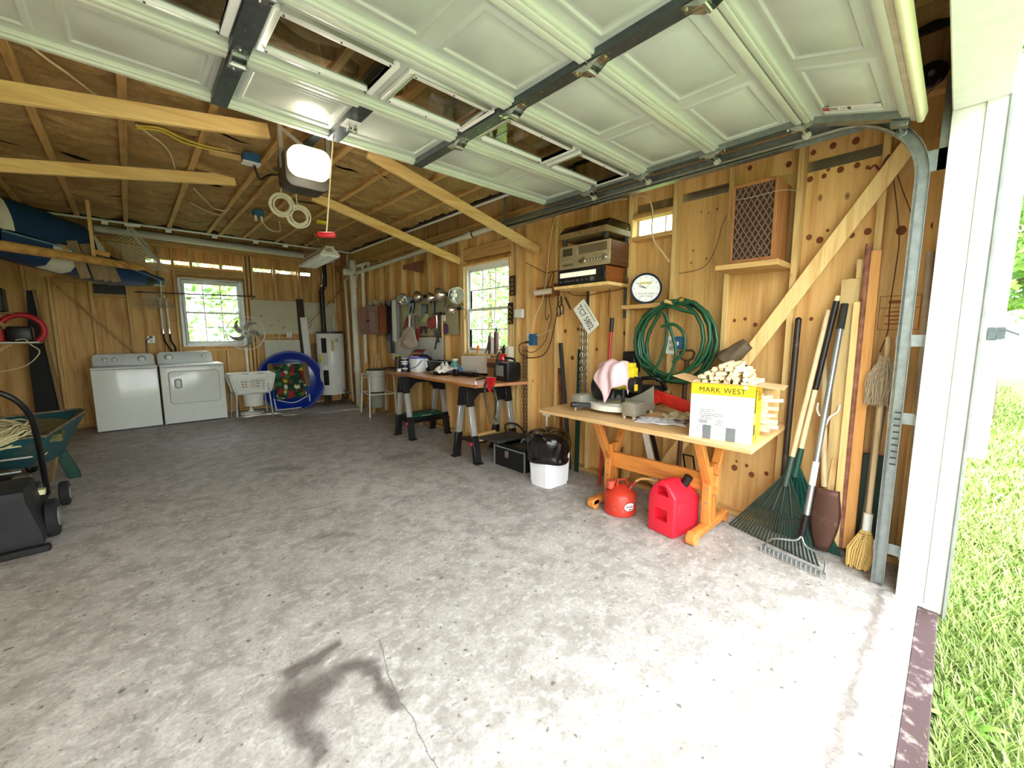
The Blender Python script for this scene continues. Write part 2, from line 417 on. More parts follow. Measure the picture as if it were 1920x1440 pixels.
# blocks and ledges between the studs
def ledge(y0, y1, z, dep=.0, t=.036, x0=None):
    MB().bb((XR if x0 is None else x0)-dep, XRS, y0, y1, z-t, z).build('block', STUDY, WR, bev=.003)
ledge(1.649, 2.012, 2.235); ledge(1.649, 2.012, 2.42)
FLASH = M('aluminium_flashing', (196, 194, 180), .28, .9, var=.1, nscale=5)
for y0, y1 in ((.392, .766), (1.23, 1.61), (1.651, 2.01)):
    MB().bb(XRS-.006, XRS-.001, y0, y1, 2.452, 2.515).build('flashing_strip', FLASH if y0 < 1.6 else OLDZ, WR)
# brown stamped writing of the sheathing maker, near the door
INK = M('brown_ink', (150, 92, 46), .8, var=0)
m = MB()
y0, y1, z0, z1 = .16, .34, 1.42, 1.62
for (p, q) in (((y0, z0), (y0, z1)), ((y1, z0), (y1, z1)), ((y0, z0), (y1, z0)), ((y0, z1), (y1, z1)), ((y0, 1.55), (y1, 1.55))): m.beam((XRS-.0012, p[0], p[1]), (XRS-.0012, q[0], q[1]), .004, .0015, up=(1, 0, 0))
for k in range(4): m.bb(XRS-.0018, XRS-.0006, .19, .31-.02*(k % 2), 1.45+.024*k, 1.458+.024*k)
m.bb(XRS-.0018, XRS-.0006, .2, .3, 1.575, 1.595)
m.build('grade_stamp', INK, WR)

KN = M('knot_brown', (122, 66, 26), .7, var=.25, nscale=60)
km = MB().lathe([(0, .0006), (.6, .0006), (1, 0)], (0, 0, 0), 14, axis=(-1, 0, 0), close=False).mesh('knot'); km.materials.append(KN)
for qx, qy, r in ((1519, 336, .017), (1545, 330, .014), (1576, 318, .018), (1607, 310, .016), (1627, 314, .011), (1553, 318, .010), (1525, 286, .016), (1562, 273, .018), (1605, 264, .02), (1517, 445, .017), (1537, 450, .02), (1552, 432, .009), (1597, 441, .016), (1627, 434, .019), (1690, 432, .024), (1754, 422, .02), (1377, 601, .012), (1397, 598, .012), (1416, 609, .015), (1521, 598, .012), (1479, 308, .018), (1406, 315, .016), (1367, 303, .01), (1315, 398, .006), (1345, 392, .008), (1329, 399, .006), (1060, 621, .02), (1084, 617, .017), (1073, 671, .022), (1119, 655, .016), (1095, 690, .01), (1172, 625, .02), (1220, 622, .014), (1377, 877, .022), (1400, 873, .013), (1409, 890, .02), (1437, 888, .015), (1381, 865, .009), (1500, 1000, .0), (1300, 470, .007), (1325, 485, .007), (1296, 493, .007)):
    if r <= 0: continue
    o = bpy.data.objects.new('knot', km); COL.objects.link(o); o.parent = WR; o.location = PX(qx, qy, XRS-.0005); o.scale = (1, r, r*1.15)
# ================================================================ windows
def sash_window(name, axis, plane, u0, u1, z0, z1, inward, lining):
    """double-hung vinyl window in a wall plane; u runs along the wall, inward = +-1 towards the room"""
    W = sroot(name)
    def B(m, ua, ub, da, db, za, zb):
        if axis == 0: return m.bb(plane+inward*da, plane+inward*db, ua, ub, za, zb)
        return m.bb(ua, ub, plane+inward*da, plane+inward*db, za, zb)
    t = .04
    m = MB(); B(m, u0, u0+.02, 0, .1, z0, z1); B(m, u1-.02, u1, 0, .1, z0, z1); B(m, u0, u1, 0, .1, z1-.02, z1); m.build('lining', lining, W, bev=.002)
    m = MB(); B(m, u0+.001, u1-.001, .0, .115, z0, z0+.022); m.build('window_sill', lining, W, bev=.002)
    a, b, c, d = u0+.02, u1-.02, z0+.022, z1-.02
    m = MB(); B(m, a, a+t, .0, .07, c, d); B(m, b-t, b, .0, .07, c, d); B(m, a+t, b-t, .0, .07, d-t, d); B(m, a+t, b-t, .0, .07, c, c+t); m.build('frame', WHITEV, W, bev=.003)
    a += t; b -= t; c += t; d -= t; mid = (c+d)/2
    for k, (za, zb, dp) in enumerate(((mid-.012, d, .015), (c, mid+.018, .035))):
        m = MB(); s = .032
        B(m, a, a+s, dp, dp+.025, za, zb); B(m, b-s, b, dp, dp+.025, za, zb); B(m, a+s, b-s, dp, dp+.025, za, za+s); B(m, a+s, b-s, dp, dp+.025, zb-s, zb)
        S = m.build('sash', WHITEV, W, bev=.002)
        for i in (1, 2):
            u = lerp(a+s, b-s, i/3); m = MB(); B(m, u-.008, u+.008, dp+.008, dp+.016, za+s, zb-s); m.build('muntin', WHITEV, S)
        z = (za+zb)/2; m = MB(); B(m, a+s, b-s, dp+.0075, dp+.0165, z-.008, z+.008); m.build('muntin', WHITEV, S)
        for i in range(3):
            for j in range(2):
                m = MB(); B(m, lerp(a+s, b-s, i/3), lerp(a+s, b-s, (i+1)/3), dp+.011, dp+.013, lerp(za+s, zb-s, j/2), lerp(za+s, zb-s, (j+1)/2)); m.build('pane', GLASS, S)
    return W
sash_window('window_1', 0, XRS, WIN1[0], WIN1[1], WIN1[2], WIN1[3], -1, BRIGHTZ)
m = MB().bb(XRS+.004, XRS+.006, SLOT[0], SLOT[1], SLOT[2], SLOT[3]); W3 = sroot('window_3'); m.build('pane', GLASS, W3)
m = MB().bb(XRS, XRS+.012, SLOT[0]-.012, SLOT[0]+.006, SLOT[2], SLOT[3]).bb(XRS, XRS+.012, SLOT[1]-.006, SLOT[1]+.012, SLOT[2], SLOT[3]).bb(XRS+.002, XRS+.012, 1.745, 1.757, SLOT[2], SLOT[3]); m.build('frame', WHITEV, W3)

# ================================================================ back wall
WB = sroot('wall_back')
WIN2 = (.665, 1.60, 1.20, 2.36)
bst = [-1.02, -.78, -.37, .04, .45, 1.70, 2.13, 2.57, 2.97]
slots = [(a, b, 2.575, 2.635) for a, b in ((.30, .43), (.47, .86), (.90, 1.27), (1.31, 1.66), (1.80, 2.09), (2.17, 2.53), (2.61, 2.80))]
xb = [XLS, -.37, .85, 2.07, XRS]
for a, b in zip(xb, xb[1:]):
    m = MB()
    for q in holed(a, b, 0, 3.34, [WIN2]+slots): m.bb(q[0], q[1], YBS, YBS+.016, q[2], q[3])
    m.build('sheathing_panel', PLY, WB)
MB().bb(XLS, XRS, YB, YBS, 0, .04).build('sill_plate', STUDX, WB, bev=.003)
for z in (2.83, 2.872): MB().bb(XLS, XRS, YB, YBS, z, z+.04).build('top_plate', STUDX, WB, bev=.003)
sb = MB().bb(-.019, .019, YB, YBS, .04, 2.83).build('stud', STUD, WB, bev=.003); sb.location.x = bst[0]
for x in bst[1:]+[.63, 1.64, 1.76, 3.24]: share(sb, WB, (x, 0, 0))
MB().bb(.65, 1.62, YB+.002, YBS, 2.40, 2.53).build('header', STUDX, WB, bev=.003)
for x in (.87, 1.29): MB().bb(x-.019, x+.019, YB+.002, YBS, 2.53, 2.83).build('cripple_stud', STUD, WB, bev=.003)
for x in (.87, 1.29): MB().bb(x-.019, x+.019, YB+.002, YBS, .04, 1.12).build('cripple_stud', STUD, WB, bev=.003)
MB().bb(.65, 1.62, YB, YBS, 1.12, 1.16).build('rough_sill', STUDX, WB, bev=.003)
a, b = PY(96, 527, YB), PY(262, 668, YB)
MB().beam(a, b, .02, .09, up=(0, -1, 0)).xf(Matrix.Translation((0, -.011, 0))).build('diagonal_brace', STUDX, WB, bev=.003)
a, b = PY(640, 545, YB), PY(560, 625, YB)
MB().beam(a, b, .018, .09, up=(0, -1, 0)).xf(Matrix.Translation((0, .012, 0))).build('diagonal_brace', STUDX, WB, bev=.003)
for x0, x1, z in ((.47, .61, 1.62), (.06, .43, 2.22), (-.35, .02, 2.22), (-.35, .02, 2.03), (1.78, 2.11, 1.36), (2.15, 2.55, 1.36), (-.76, -.39, 2.22)): MB().bb(x0, x1, YB, YBS, z-.04, z).build('block', STUDX, WB, bev=.003)
MB().bb(XLS, XRS, YB+.02, YBS, 2.915, 3.03).build('pink_insulation', M('pink_insulation', (206, 160, 146), .9, var=.15, bmp=.4), WB)
sash_window('window_2', 1, YBS, WIN2[0], WIN2[1], WIN2[2], WIN2[3], -1, WHITE)

# ================================================================ left wall, front wall, attic
WL = sroot('wall_left')
yl = [-.07, 1.2, 2.42, 3.64, 4.86, 6.08, 7.3, 8.12, YBS]
for a, b in zip(yl, yl[1:]): MB().bb(XLS-.016, XLS, a+.002, b-.002, 0, 3.34).build('sheathing_panel', PLY, WL)
MB().bb(XLS, XL, .105, YB, 0, .04).build('sill_plate', STUDY, WL)
MB().bb(XLS, XL, .105, YB, 2.70, 2.78).build('top_plate', STUDY, WL)
sl = MB().bb(XLS, XL, -.019, .019, .04, 2.70).build('stud', STUD, WL, bev=.003); sl.location.y = .2
for k in range(1, 22): share(sl, WL, (0, .2+.406*k, 0))
WF = sroot('wall_front')
MB().bb(2.95, XRS+.016, -.07, .0, -.1, 3.34).build('wall_return', PLY, WF)
MB().bb(XLS-.016, -.98, -.07, .0, -.1, 3.34).build('wall_return', PLY, WF)
MB().bb(-.98, 2.95, -.07, .0, 2.47, 3.34).build('header_wall', PLY, WF)
MB().bb(-.98, 2.95, .0, .09, 2.47, 2.72).build('header', STUDX, WF)
for x in (2.96, 3.01, 3.25): MB().bb(x, x+.038, .0, .09, 0, 2.7).build('stud', STUD, WF)
for x in (-1.05, -1.0): MB().bb(x-.038, x, .0, .09, 0, 2.7).build('stud', STUD, WF)
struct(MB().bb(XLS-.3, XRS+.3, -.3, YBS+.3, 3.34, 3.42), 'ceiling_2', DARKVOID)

# white door jamb and outside trim
J = sroot('trim_2')
MB().bb(2.905, 2.95, .0, .107, .0, 2.47).build('jamb_board', WHITE, J, bev=.004, seg=2)
MB().bb(2.893, 2.95, -.07, .0, -.02, 2.47).build('jamb_board', WHITE, J, bev=.006, seg=2)
MB().bb(2.880, 2.9, -.082, -.066, -.03, 2.47).build('weather_strip', M('grey_weather_strip', (150, 156, 150), .8, var=.1), J, bev=.004)
MB().bb(2.935, 3.04, -.143, -.07, .80, 2.6).build('outside_casing', WHITE, J, bev=.003)
MB().bb(3.04, XRS+.06, -.085, -.07, -.05, 3.34).build('outside_siding', WHITE, J)
MB().bb(-.98, 2.9, -.07, .107, 2.425, 2.47).build('head_jamb', WHITE, J, bev=.004)
MB().bb(-.985, -.94, -.07, .107, 0, 2.47).build('jamb_board', WHITE, J, bev=.004)

# ================================================================ insulated ceiling
def paper():
    m, nt, b = newmat('kraft_paper'); c = coord(nt, (1, 1.3, 1)); n1 = noise(nt, c, 2.2, 5, .6, .5); n2 = noise(nt, c, 22, 4, .7)
    col = ramp(nt, n1, [(.3, lin((150, 116, 68))), (.7, lin((192, 160, 104)))])
    col = mixc(nt, ramp(nt, n2, [(.35, (.6, .6, .6, 1)), (.6, (0, 0, 0, 1))]), col, lin((140, 108, 64)))
    nt.links.new(col, b.inputs['Base Color']); b.inputs['Roughness'].default_value = .7; bump(nt, b, n2, .6, .02); return m
KRAFT = paper()
CE = sroot('ceiling')
JZ = 2.80; YC = 7.18; XC = 2.88
jx = [-1.17+.4195*k for k in range(10)]
jm = MB().bb(-.022, .022, .1, YC, JZ, JZ+.14).build('joist', STUDY, CE, bev=.003); jm.location.x = jx[0]
for x in jx[1:]: share(jm, CE, (x, 0, 0))
for x in (.93+.1,): share(jm, CE, (x+.03, 0, -.012))
def batt(x0, x1, y0, y1, sd):
    rn = random.Random(sd); ph = [rn.uniform(0, 6) for _ in range(6)]
    cr = sorted(rn.uniform(y0, y1) for _ in range(int((y1-y0)/.22)))
    sl = [rn.uniform(-.10, .10) for _ in cr]
    def f(u, v):
        x = lerp(x0, x1, u); y = lerp(y0, y1, v)
        z = JZ+.034-.022*sin(pi*u)+.010*sin(7*y+ph[0]+3*u)+.008*sin(15*y+ph[1]-5*u)*sin(2*u+ph[3])+.005*sin(31*y+9*u+ph[2])
        for c, s_ in zip(cr, sl):
            dd = (y-c-s_*(u-.5))/.016
            if abs(dd) < 3: z += .030*math.exp(-dd*dd)-.016*math.exp(-(dd-1.6)**2)
        return (x, y, z)
    return MB().grid(f, 10, int((y1-y0)/.02))
edges = [XLS+.02]+jx
for i, (a, b) in enumerate(zip(edges, edges[1:]+[XC])):
    ys = [.1, 1.3, 2.5, 3.7, 4.9, 6.05, YC]
    for j, (p, q) in enumerate(zip(ys, ys[1:])): batt(a+.021, b-.021, p, q, i*17+j).build('insulation_batt', KRAFT, CE, ang=180)
batt(jx[-1]+.021, XC, .1, YC, 999).build('insulation_batt', KRAFT, CE, ang=180)
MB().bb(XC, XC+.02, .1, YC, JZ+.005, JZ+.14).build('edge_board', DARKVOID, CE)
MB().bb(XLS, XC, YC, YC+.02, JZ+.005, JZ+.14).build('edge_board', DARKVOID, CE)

# sloping braces between ceiling and walls
for (p, q), lb in ((((690, 285, 3.18), (1010, 470)), 'sloping pine brace nearest the door track, knotty, running to right wall'), (((585, 367, 4.57), (862, 490)), 'sloping pine brace running to right wall above the window')):
    a = PY(p[0], p[1], p[2]); b = PY(q[0], q[1], p[2])
    solo(MB().beam(a, b, .038, .09, up=(0, 0, 1)), 'ceiling_brace', BRIGHTX, lb, 'brace', 'ceiling braces', bev=.003)
for (p, q), lb in ((((503, 247, 3.18), (0, 170)), 'long bright pine brace under ceiling running left from the door opener'), (((440, 338, 4.57), (0, 309)), 'bright pine brace under ceiling above the blue boat')):
    a = PY(p[0], p[1], p[2]); b = PY(q[0], q[1], p[2]); d = (b-a)/(b.x-a.x); b = a+d*(XL-a.x)
    solo(MB().beam(a, b, .038, .09, up=(0, 0, 1)), 'ceiling_brace', BRIGHTX, lb, 'brace', 'ceiling braces', bev=.003)
a = V((1.2, 1.75, 2.79)); b = V((XR, 1.75, 2.45-.0))
# ================================================================ overhead garage door
DOORP = M('door_grey_green_paint', (196, 204, 192), .38, var=.06, nscale=4)
DOORR = M('door_rail_highlight', (214, 222, 204), .3, var=.04, nscale=6)  # rails painted lighter and greener to carry highlights from the grass
GD = thing('garage_door', 'raised sectional garage door in pale grey green with small windows', 'garage door', (1, 1.4, 2.5))
DX0, DX1 = -.87, 2.885
ST = [-.70, .43, 1.555]                        # inner stiles
DZ = 2.55                                      # inside face of the rails, door open
SEAM = [.685, 1.175, 1.665, 2.155, 2.64]
TH = .042
def dframe(k):
    """section k (0 = bottom edge of the door) -> matrix taking (u, v, w) to the room; w = out of the room"""
    if k > 0: return Matrix.Translation((0, SEAM[k-1], DZ))
    a = V((0, SEAM[0], DZ)); b = V((0, .245, 2.425)); e = (a-b).normalized(); n = V((1, 0, 0)).cross(e)
    Mx = Matrix(((1, 0, 0, 0), (0, e.y, n.y, b.y), (0, e.z, n.z, b.z), (0, 0, 0, 1))); return Mx
hinge_mb = None
bays = [(DX0+.06, ST[0]-.035), (ST[0]+.035, ST[1]-.035), (ST[1]+.035, ST[2]-.035), (ST[2]+.035, DX1-.06)]
for k in range(5):
    Mx = dframe(k); h = (SEAM[k]-SEAM[k-1]) if k else .455
    pans = []
    for a, b in bays[1:]:
        c = (a+b)/2; pans += [(a+.02, c-.035), (c+.035, b-.02)]
    v0, v1 = .075, h-.085
    m = MB()
    if k == 3:
        for q in holed(DX0, DX1, 0, h, [(a, b, v0+.03, v1-.03) for a, b in pans]): m.bb(q[0], q[1], q[2], q[3], TH-.012, TH)
    else: m.bb(DX0, DX1, 0, h, TH-.012, TH)
    m.xf(Mx); S = m.build('door_section', DOORP, GD)
    # folded rails along both long edges
    m = MB().bb(DX0, DX1, .002, .034, 0, TH-.01).bb(DX0, DX1, .034, .046, .012, TH-.01).bb(DX0, DX1, h-.030, h-.002, 0, TH-.01).bb(DX0, DX1, h-.046, h-.030, .010, TH-.01)
    m.xf(Mx); m.build('rail', DOORR, S, bev=.0035, seg=2)
    for (a, b) in pans:
        if k == 3:
            m = MB(); t = .032; w0, w1 = -.006, .03
            A, B, C, D = a-.012, b+.012, v0+.018, v1-.018
            m.bb(A, A+t, C, D, w0+.014, w1).bb(B-t, B, C, D, w0+.014, w1).bb(A+t, B-t, C, C+t, w0+.014, w1).bb(A+t, B-t, D-t, D, w0+.014, w1)
            m.xf(Mx); F = m.build('window_frame', WHITEV, S, bev=.003)
            m = MB().bb(A+t, B-t, C+t, D-t, .022, .025).xf(Mx); m.build('window_pane', GLASS, S)
            m = MB()
            for u in (A+.04, (A+B)/2, B-.04):
                for v in (C+.016, D-.016): m.cyl((u, v, .004), (u, v, .009), .004, n=8)
            m.xf(Mx); m.build('screws', GALVD, F)
        else:
            def fr(i, w): return [(a+i, v0+i, w), (b-i, v0+i, w), (b-i, v1-i, w), (a+i, v1-i, w)]
            m = MB(); zt = TH-.0118
            m.loft([fr(0, zt), fr(.012, zt-.007), fr(.026, zt-.007), fr(.034, zt), fr(.05, zt-.001), fr(.062, zt-.008)], caps=False)
            m.add(fr(.062, zt-.008), [(0, 1, 2, 3)]); m.xf(Mx); m.build('panel', DOORP, S)
    for i, x in enumerate(ST):
        m = MB().bb(x-.035, x+.035, .004, h-.004, -.004, -.001).bb(x-.035, x-.031, .004, h-.004, -.001, TH-.012).bb(x+.031, x+.035, .004, h-.004, -.001, TH-.012)
        m.xf(Mx); T = m.build('stile', GALVD, S)
        m = MB()
        for v in (.06, .1, h/2-.03, h/2+.03, h-.1, h-.06): m.cyl((x+.01*(1 if v < h/2 else -1), v, -.0045), (x+.01*(1 if v < h/2 else -1), v, -.0038), .004, n=8)
        m.xf(Mx); m.build('rivet', CHROME, T)
    if k == 4:
        x = .99; m = MB().bb(x-.035, x+.035, .004, h-.004, -.004, -.001).bb(x-.035, x-.031, .004, h-.004, -.001, TH-.012).bb(x+.031, x+.035, .004, h-.004, -.001, TH-.012)
        m.xf(Mx); m.build('stile', GALVD, S)
        m = MB().bb(x-.04, x+.04, .16, .26, -.007, -.003).xf(Mx); m.build('bracket_plate', WHITE, S)
        m = MB().bb(x-.022, x-.018, .18, .22, -.05, -.005).bb(x+.018, x+.022, .18, .22, -.05, -.005).cyl((x-.028, .2, -.04), (x+.028, .2, -.04), .006).xf(Mx); m.build('bracket', CHROME, S)
    for x in (DX0+.03, DX1-.03):
        m = MB().bb(x-.03, x+.03, 0, h, -.004, -.001).bb(x-.03, x-.026, 0, h, -.001, TH-.012).bb(x+.026, x+.03, 0, h, -.001, TH-.012).xf(Mx); T = m.build('end_stile', GALV, S)
        m = MB()
        for j in range(7): m.cyl((x, lerp(.05, h-.05, j/6), -.0046), (x, lerp(.05, h-.05, j/6), -.0038), .004, n=8)
        m.xf(Mx); m.build('rivet', CHROME, T)
    if k:                                       # hinges along the lower seam of this section
        for x in ST+[DX1-.03, DX0+.03]:
            m = MB()
            for e in (-1, 1):
                m.prism([(x-.028, e*.006, -.008), (x+.028, e*.006, -.008), (x+.024, e*.085, -.005), (x-.024, e*.085, -.005)], (0, 0, .003))
                for s in (-1, 1): m.prism([(x+s*.026, e*.004, -.008), (x+s*.026, e*.07, -.008), (x+s*.026, e*.02, -.034), (x+s*.026, 0, -.036)], (s*.003, 0, 0))
                m.cyl((x, e*.075, -.012), (x, e*.075, -.004), .007, n=6)
            m.cyl((x-.03, 0, -.028), (x+.03, 0, -.028), .011, n=12)
            m.xf(Mx); Hn = m.build('hinge', CHROME, S)
            if x > 2:
                m = MB().cyl((x+.03, 0, -.028), (x+.09, 0, -.028), .006, n=8).cyl((x+.075, 0, -.028), (x+.095, 0, -.028), .022, n=16).xf(Mx); m.build('roller', M('cream_nylon', (210, 208, 190), .4), Hn)
    if k == 0:
        m = MB().bb(DX0, DX1, -.022, .003, .0, TH).xf(Mx); m.build('bottom_rail', M('bottom_rail_aluminium', (204, 196, 176), .5, .3, var=.12), S, bev=.003)
        m = MB().bb(DX0, DX1, -.050, -.022, -.012, TH+.006).xf(Mx); m.build('bottom_seal', M('cream_vinyl_seal', (226, 224, 186), .55, var=.06), S, bev=.012, seg=3)
        x = DX1-.02
        m = MB().bb(x-.02, x+.03, .0, .07, -.03, -.004).cyl((x+.02, .03, -.03), (x+.09, .03, -.03), .007, n=8).cyl((x+.07, .03, -.03), (x+.095, .03, -.03), .024, n=16).xf(Mx); m.build('bottom_bracket', GALV, S, bev=.003)
        # warning label: red panel, dark figure, small print
        Lb = MB().bb(2.69, 2.735, .105, .35, TH-.0208, TH-.0199).xf(Mx).build('warning_label', M('label_white', (240, 240, 234), .5, var=0), S)
        for (v0_, v1_, u0, u1, mt) in ((.315, .347, 2.693, 2.711, (150, 30, 30)), (.315, .347, 2.715, 2.732, (150, 30, 30)), (.225, .24, 2.695, 2.73, (70, 80, 70)), (.245, .27, 2.70, 2.703, (150, 150, 150)), (.245, .27, 2.71, 2.713, (150, 150, 150)), (.245, .27, 2.72, 2.723, (150, 150, 150)), (.12, .215, 2.70, 2.7025, (190, 190, 186)), (.12, .215, 2.71, 2.7125, (190, 190, 186)), (.12, .215, 2.72, 2.7225, (190, 190, 186))):
            MB().bb(u0, u1, v0_, v1_, TH-.0214, TH-.0208).xf(Mx).build('print_mark', M('print_%d_%d' % (mt[0], mt[1]), mt, .6, var=0), Lb)
        m = MB()
        for p, q in (((2.70, .278), (2.72, .312)), ((2.727, .283), (2.71, .30)), ((2.712, .293), (2.70, .312))): m.beam((p[0], p[1], TH-.0212), (q[0], q[1], TH-.0212), .006, .0006)
        m.xf(Mx); m.build('print_figure', M('print_black', (20, 20, 20), .6, var=0), Lb)

# ---------------------------------------------------------------- door track (right-hand)
def track(xc, sgn, label):
    T = thing('door_track', label, 'door track', (xc, 1.0, 0))
    # path of the roller groove: up, round the curve, back along the ceiling
    R = .36; zt = 2.525
    path = [V((xc, .185, .01)), V((xc, .185, zt-R))]+[V((xc, .185+R-R*cos(t), zt-R+R*sin(t))) for t in [pi/2*i/12 for i in range(1, 13)]]+[V((xc, 3.36, zt+.012))]
    def strip(pa, o0, o1, w):
        """sheet swept along the path: o = (in-plane offset, sideways offset) of the two edges"""
        ring = []
        for i, p in enumerate(pa):
            t = (pa[min(i+1, len(pa)-1)]-pa[max(i-1, 0)]).normalized(); n = V((0, t.z, -t.y))   # n points into the room / down
            e = V((sgn, 0, 0))
            a = p+n*o0[0]+e*o0[1]; b = p+n*o1[0]+e*o1[1]
            dn = (b-a).normalized(); q = t.cross(dn)*w
            ring.append([a, b, b+q, a+q])
        return ring
    for nm, pa in (('vertical_track', path[:2]), ('curved_track', path[1:14]), ('horizontal_track', path[13:])):
        m = MB()
        for o0, o1 in (((-.026, .02), (.026, .02)), ((-.026, -.012), (-.026, .02)), ((.026, -.004), (.026, .02)), ((.026, -.004), (.016, -.008))): m.loft(strip(pa, o0, o1, .0025), caps=True)
        m.build(nm, GALV, T)
    m = MB().bb(xc+sgn*.022, xc+sgn*.026, .30, 3.36, zt-.05, zt+.03).bb(xc+sgn*.022-.0, xc-sgn*.035, .75, 3.36, zt-.052, zt-.048)
    m.build('support_angle', GALV, T)
    for y, z0 in ((2.4, zt+.03), (3.3, zt+.03)): MB().bb(xc+sgn*.022, xc+sgn*.026, y-.018, y+.018, z0, JZ+.06).build('hanger_strap', GALV, T)
    # flag bracket and jamb brackets
    if sgn > 0:
        MB().bb(xc+.024, xc+.027, .10, .185, 2.19, 2.29).bb(xc+.024, xc+.027, .09, .14, 2.19, 2.62).build('flag_bracket', GALV, T)
        for z in (.22, .95, 1.36):
            B = MB().bb(xc+.024, xc+.028, .108, .22, z-.03, z+.03).bb(xc-.02, xc+.028, .108, .112, z-.03, z+.03).build('jamb_bracket', GALV, T, bev=.001)
            MB().cyl((xc+.02, .19, z), (xc+.03, .19, z), .009, n=12).build('bolt', CHROME, B)
        for k in range(9): MB().bb(xc-.0145, xc-.0125, .165, .19, .70+.035*k, .708+.035*k).build('slot_mark', BLACKP, T)
    return T
track(2.945, 1, 'galvanised steel door track curving up the right door jamb')
track(-.93, -1, 'galvanised steel door track overhead at far left side of door')
# ================================================================ helpers for things against the walls
def trx(poly, X, t, m=None): return (m or MB()).prism([PX(a, b, X) for a, b in poly], (-t, 0, 0))
def trY(poly, Y, t, m=None): return (m or MB()).prism([PY(a, b, Y) for a, b in poly], (0, -t, 0))
def rrect(x0, x1, z0, z1, r, n=5, top=True, bot=True):
    """rounded rectangle in 2D, counter-clockwise"""
    out = []
    for cx, cz, a0, rr in ((x1, z0, -pi/2, r if bot else 0), (x1, z1, 0, r if top else 0), (x0, z1, pi/2, r if top else 0), (x0, z0, pi, r if bot else 0)):
        if rr <= 0: out.append((cx, cz)); continue
        sx = -1 if cx == x1 else 1; sz = -1 if cz == z1 else 1
        for i in range(n+1): a = a0+pi/2*i/n; out.append((cx+sx*rr+rr*cos(a), cz+sz*rr+rr*sin(a)))
    return out

# ================================================================ washer and dryer
ENAM = M('white_enamel', (232, 236, 226), .22, var=.02, coat=.3)
ENAM2 = M('grey_console', (214, 220, 216), .35, var=.03)
GREYP = M('grey_plastic', (130, 134, 132), .45, var=.05)
def console(T, x0, x1, yf, zt, zc):
    prof = rrect(x0, x1, zt, zc, .06, 6, True, False)
    rings_ = [[(x, lerp(yf, yf+.05, (z-zt)/(zc-zt)), z) for x, z in prof], [(x, yf+.17, z) for x, z in prof]]
    return MB().loft(rings_).build('control_console', ENAM2, T, bev=.006, seg=2)
def knob(T, x, z, r, zt, zc, yf, mt=None):
    y = lerp(yf, yf+.05, (z-zt)/(zc-zt))
    K = MB().cyl((x, y, z), (x, y-.012, z-.002), r*1.25, n=24).build('knob_ring', GREYP, T)
    MB().cyl((x, y-.012, z-.002), (x, y-.032, z-.006), r, r*.86, n=24).box((x, y-.034, z-.006), (r*.3, .008, r*1.7)).build('knob', mt or WHITE, T, bev=.002)
YF = 8.24
T = thing('washing_machine', 'white top-loading washing machine with three knobs, left of the dryer', 'washing machine', (-.085, 8.58, 0))
MB().bb(-.445, .275, YF, 8.90, .02, .905).build('cabinet', ENAM, T, bev=.012, seg=3)
MB().bb(-.45, .28, YF-.012, 8.90, .908, .938).build('lid', WHITE, T, bev=.01, seg=3)
MB().bb(-.42, .25, YF+.03, 8.88, 0, .02).build('plinth', BLACKP, T)
console(T, -.435, .265, 8.66, .938, 1.115)
for x, z, r in ((-.30, 1.03, .026), (-.195, 1.03, .026), (.115, 1.03, .042)): knob(T, x, z, r, .938, 1.115, 8.66)
MB().box((.205, 8.68, .985), (.012, .006, .012)).build('indicator', BLACKP, T); MB().box((-.30, 8.672, .965), (.07, .004, .01)).build('badge', GREYP, T)
T = thing('clothes_dryer', 'white clothes dryer with rounded square front door, right of the washing machine', 'dryer', (.70, 8.58, 0))
MB().bb(.30, 1.11, YF, 8.90, .02, .905).build('cabinet', ENAM, T, bev=.012, seg=3)
MB().bb(.297, 1.113, YF-.008, 8.90, .908, .938).build('worktop', WHITE, T, bev=.01, seg=3)
MB().bb(.33, 1.08, YF+.03, 8.88, 0, .02).build('plinth', BLACKP, T)
dp = rrect(.395, 1.03, .33, .835, .05, 6)
D = MB().prism([(x, YF-.002, z) for x, z in dp], (0, -.016, 0)).build('door', ENAM, T, bev=.006, seg=2)
m = MB().tube([(x, YF-.003, z) for x, z in dp], .006, 6, True); m.build('door_gasket', GREYP, T)
MB().prism([(x, YF-.017, z) for x, z in rrect(.455, .55, .57, .72, .03)], (0, -.004, 0)).build('handle_recess', GREYP, D, bev=.001)
MB().prism([(x, YF-.021, z) for x, z in rrect(.475, .53, .59, .70, .015)], (0, -.008, 0)).build('handle', WHITE, D, bev=.003)
console(T, .30, 1.02, 8.66, .938, 1.125)
knob(T, .44, 1.04, .042, .938, 1.125, 8.66); knob(T, .90, 1.045, .024, .938, 1.125, 8.66)
MB().box((.90, 8.672, .97), (.06, .004, .008)).build('badge', GREYP, T)

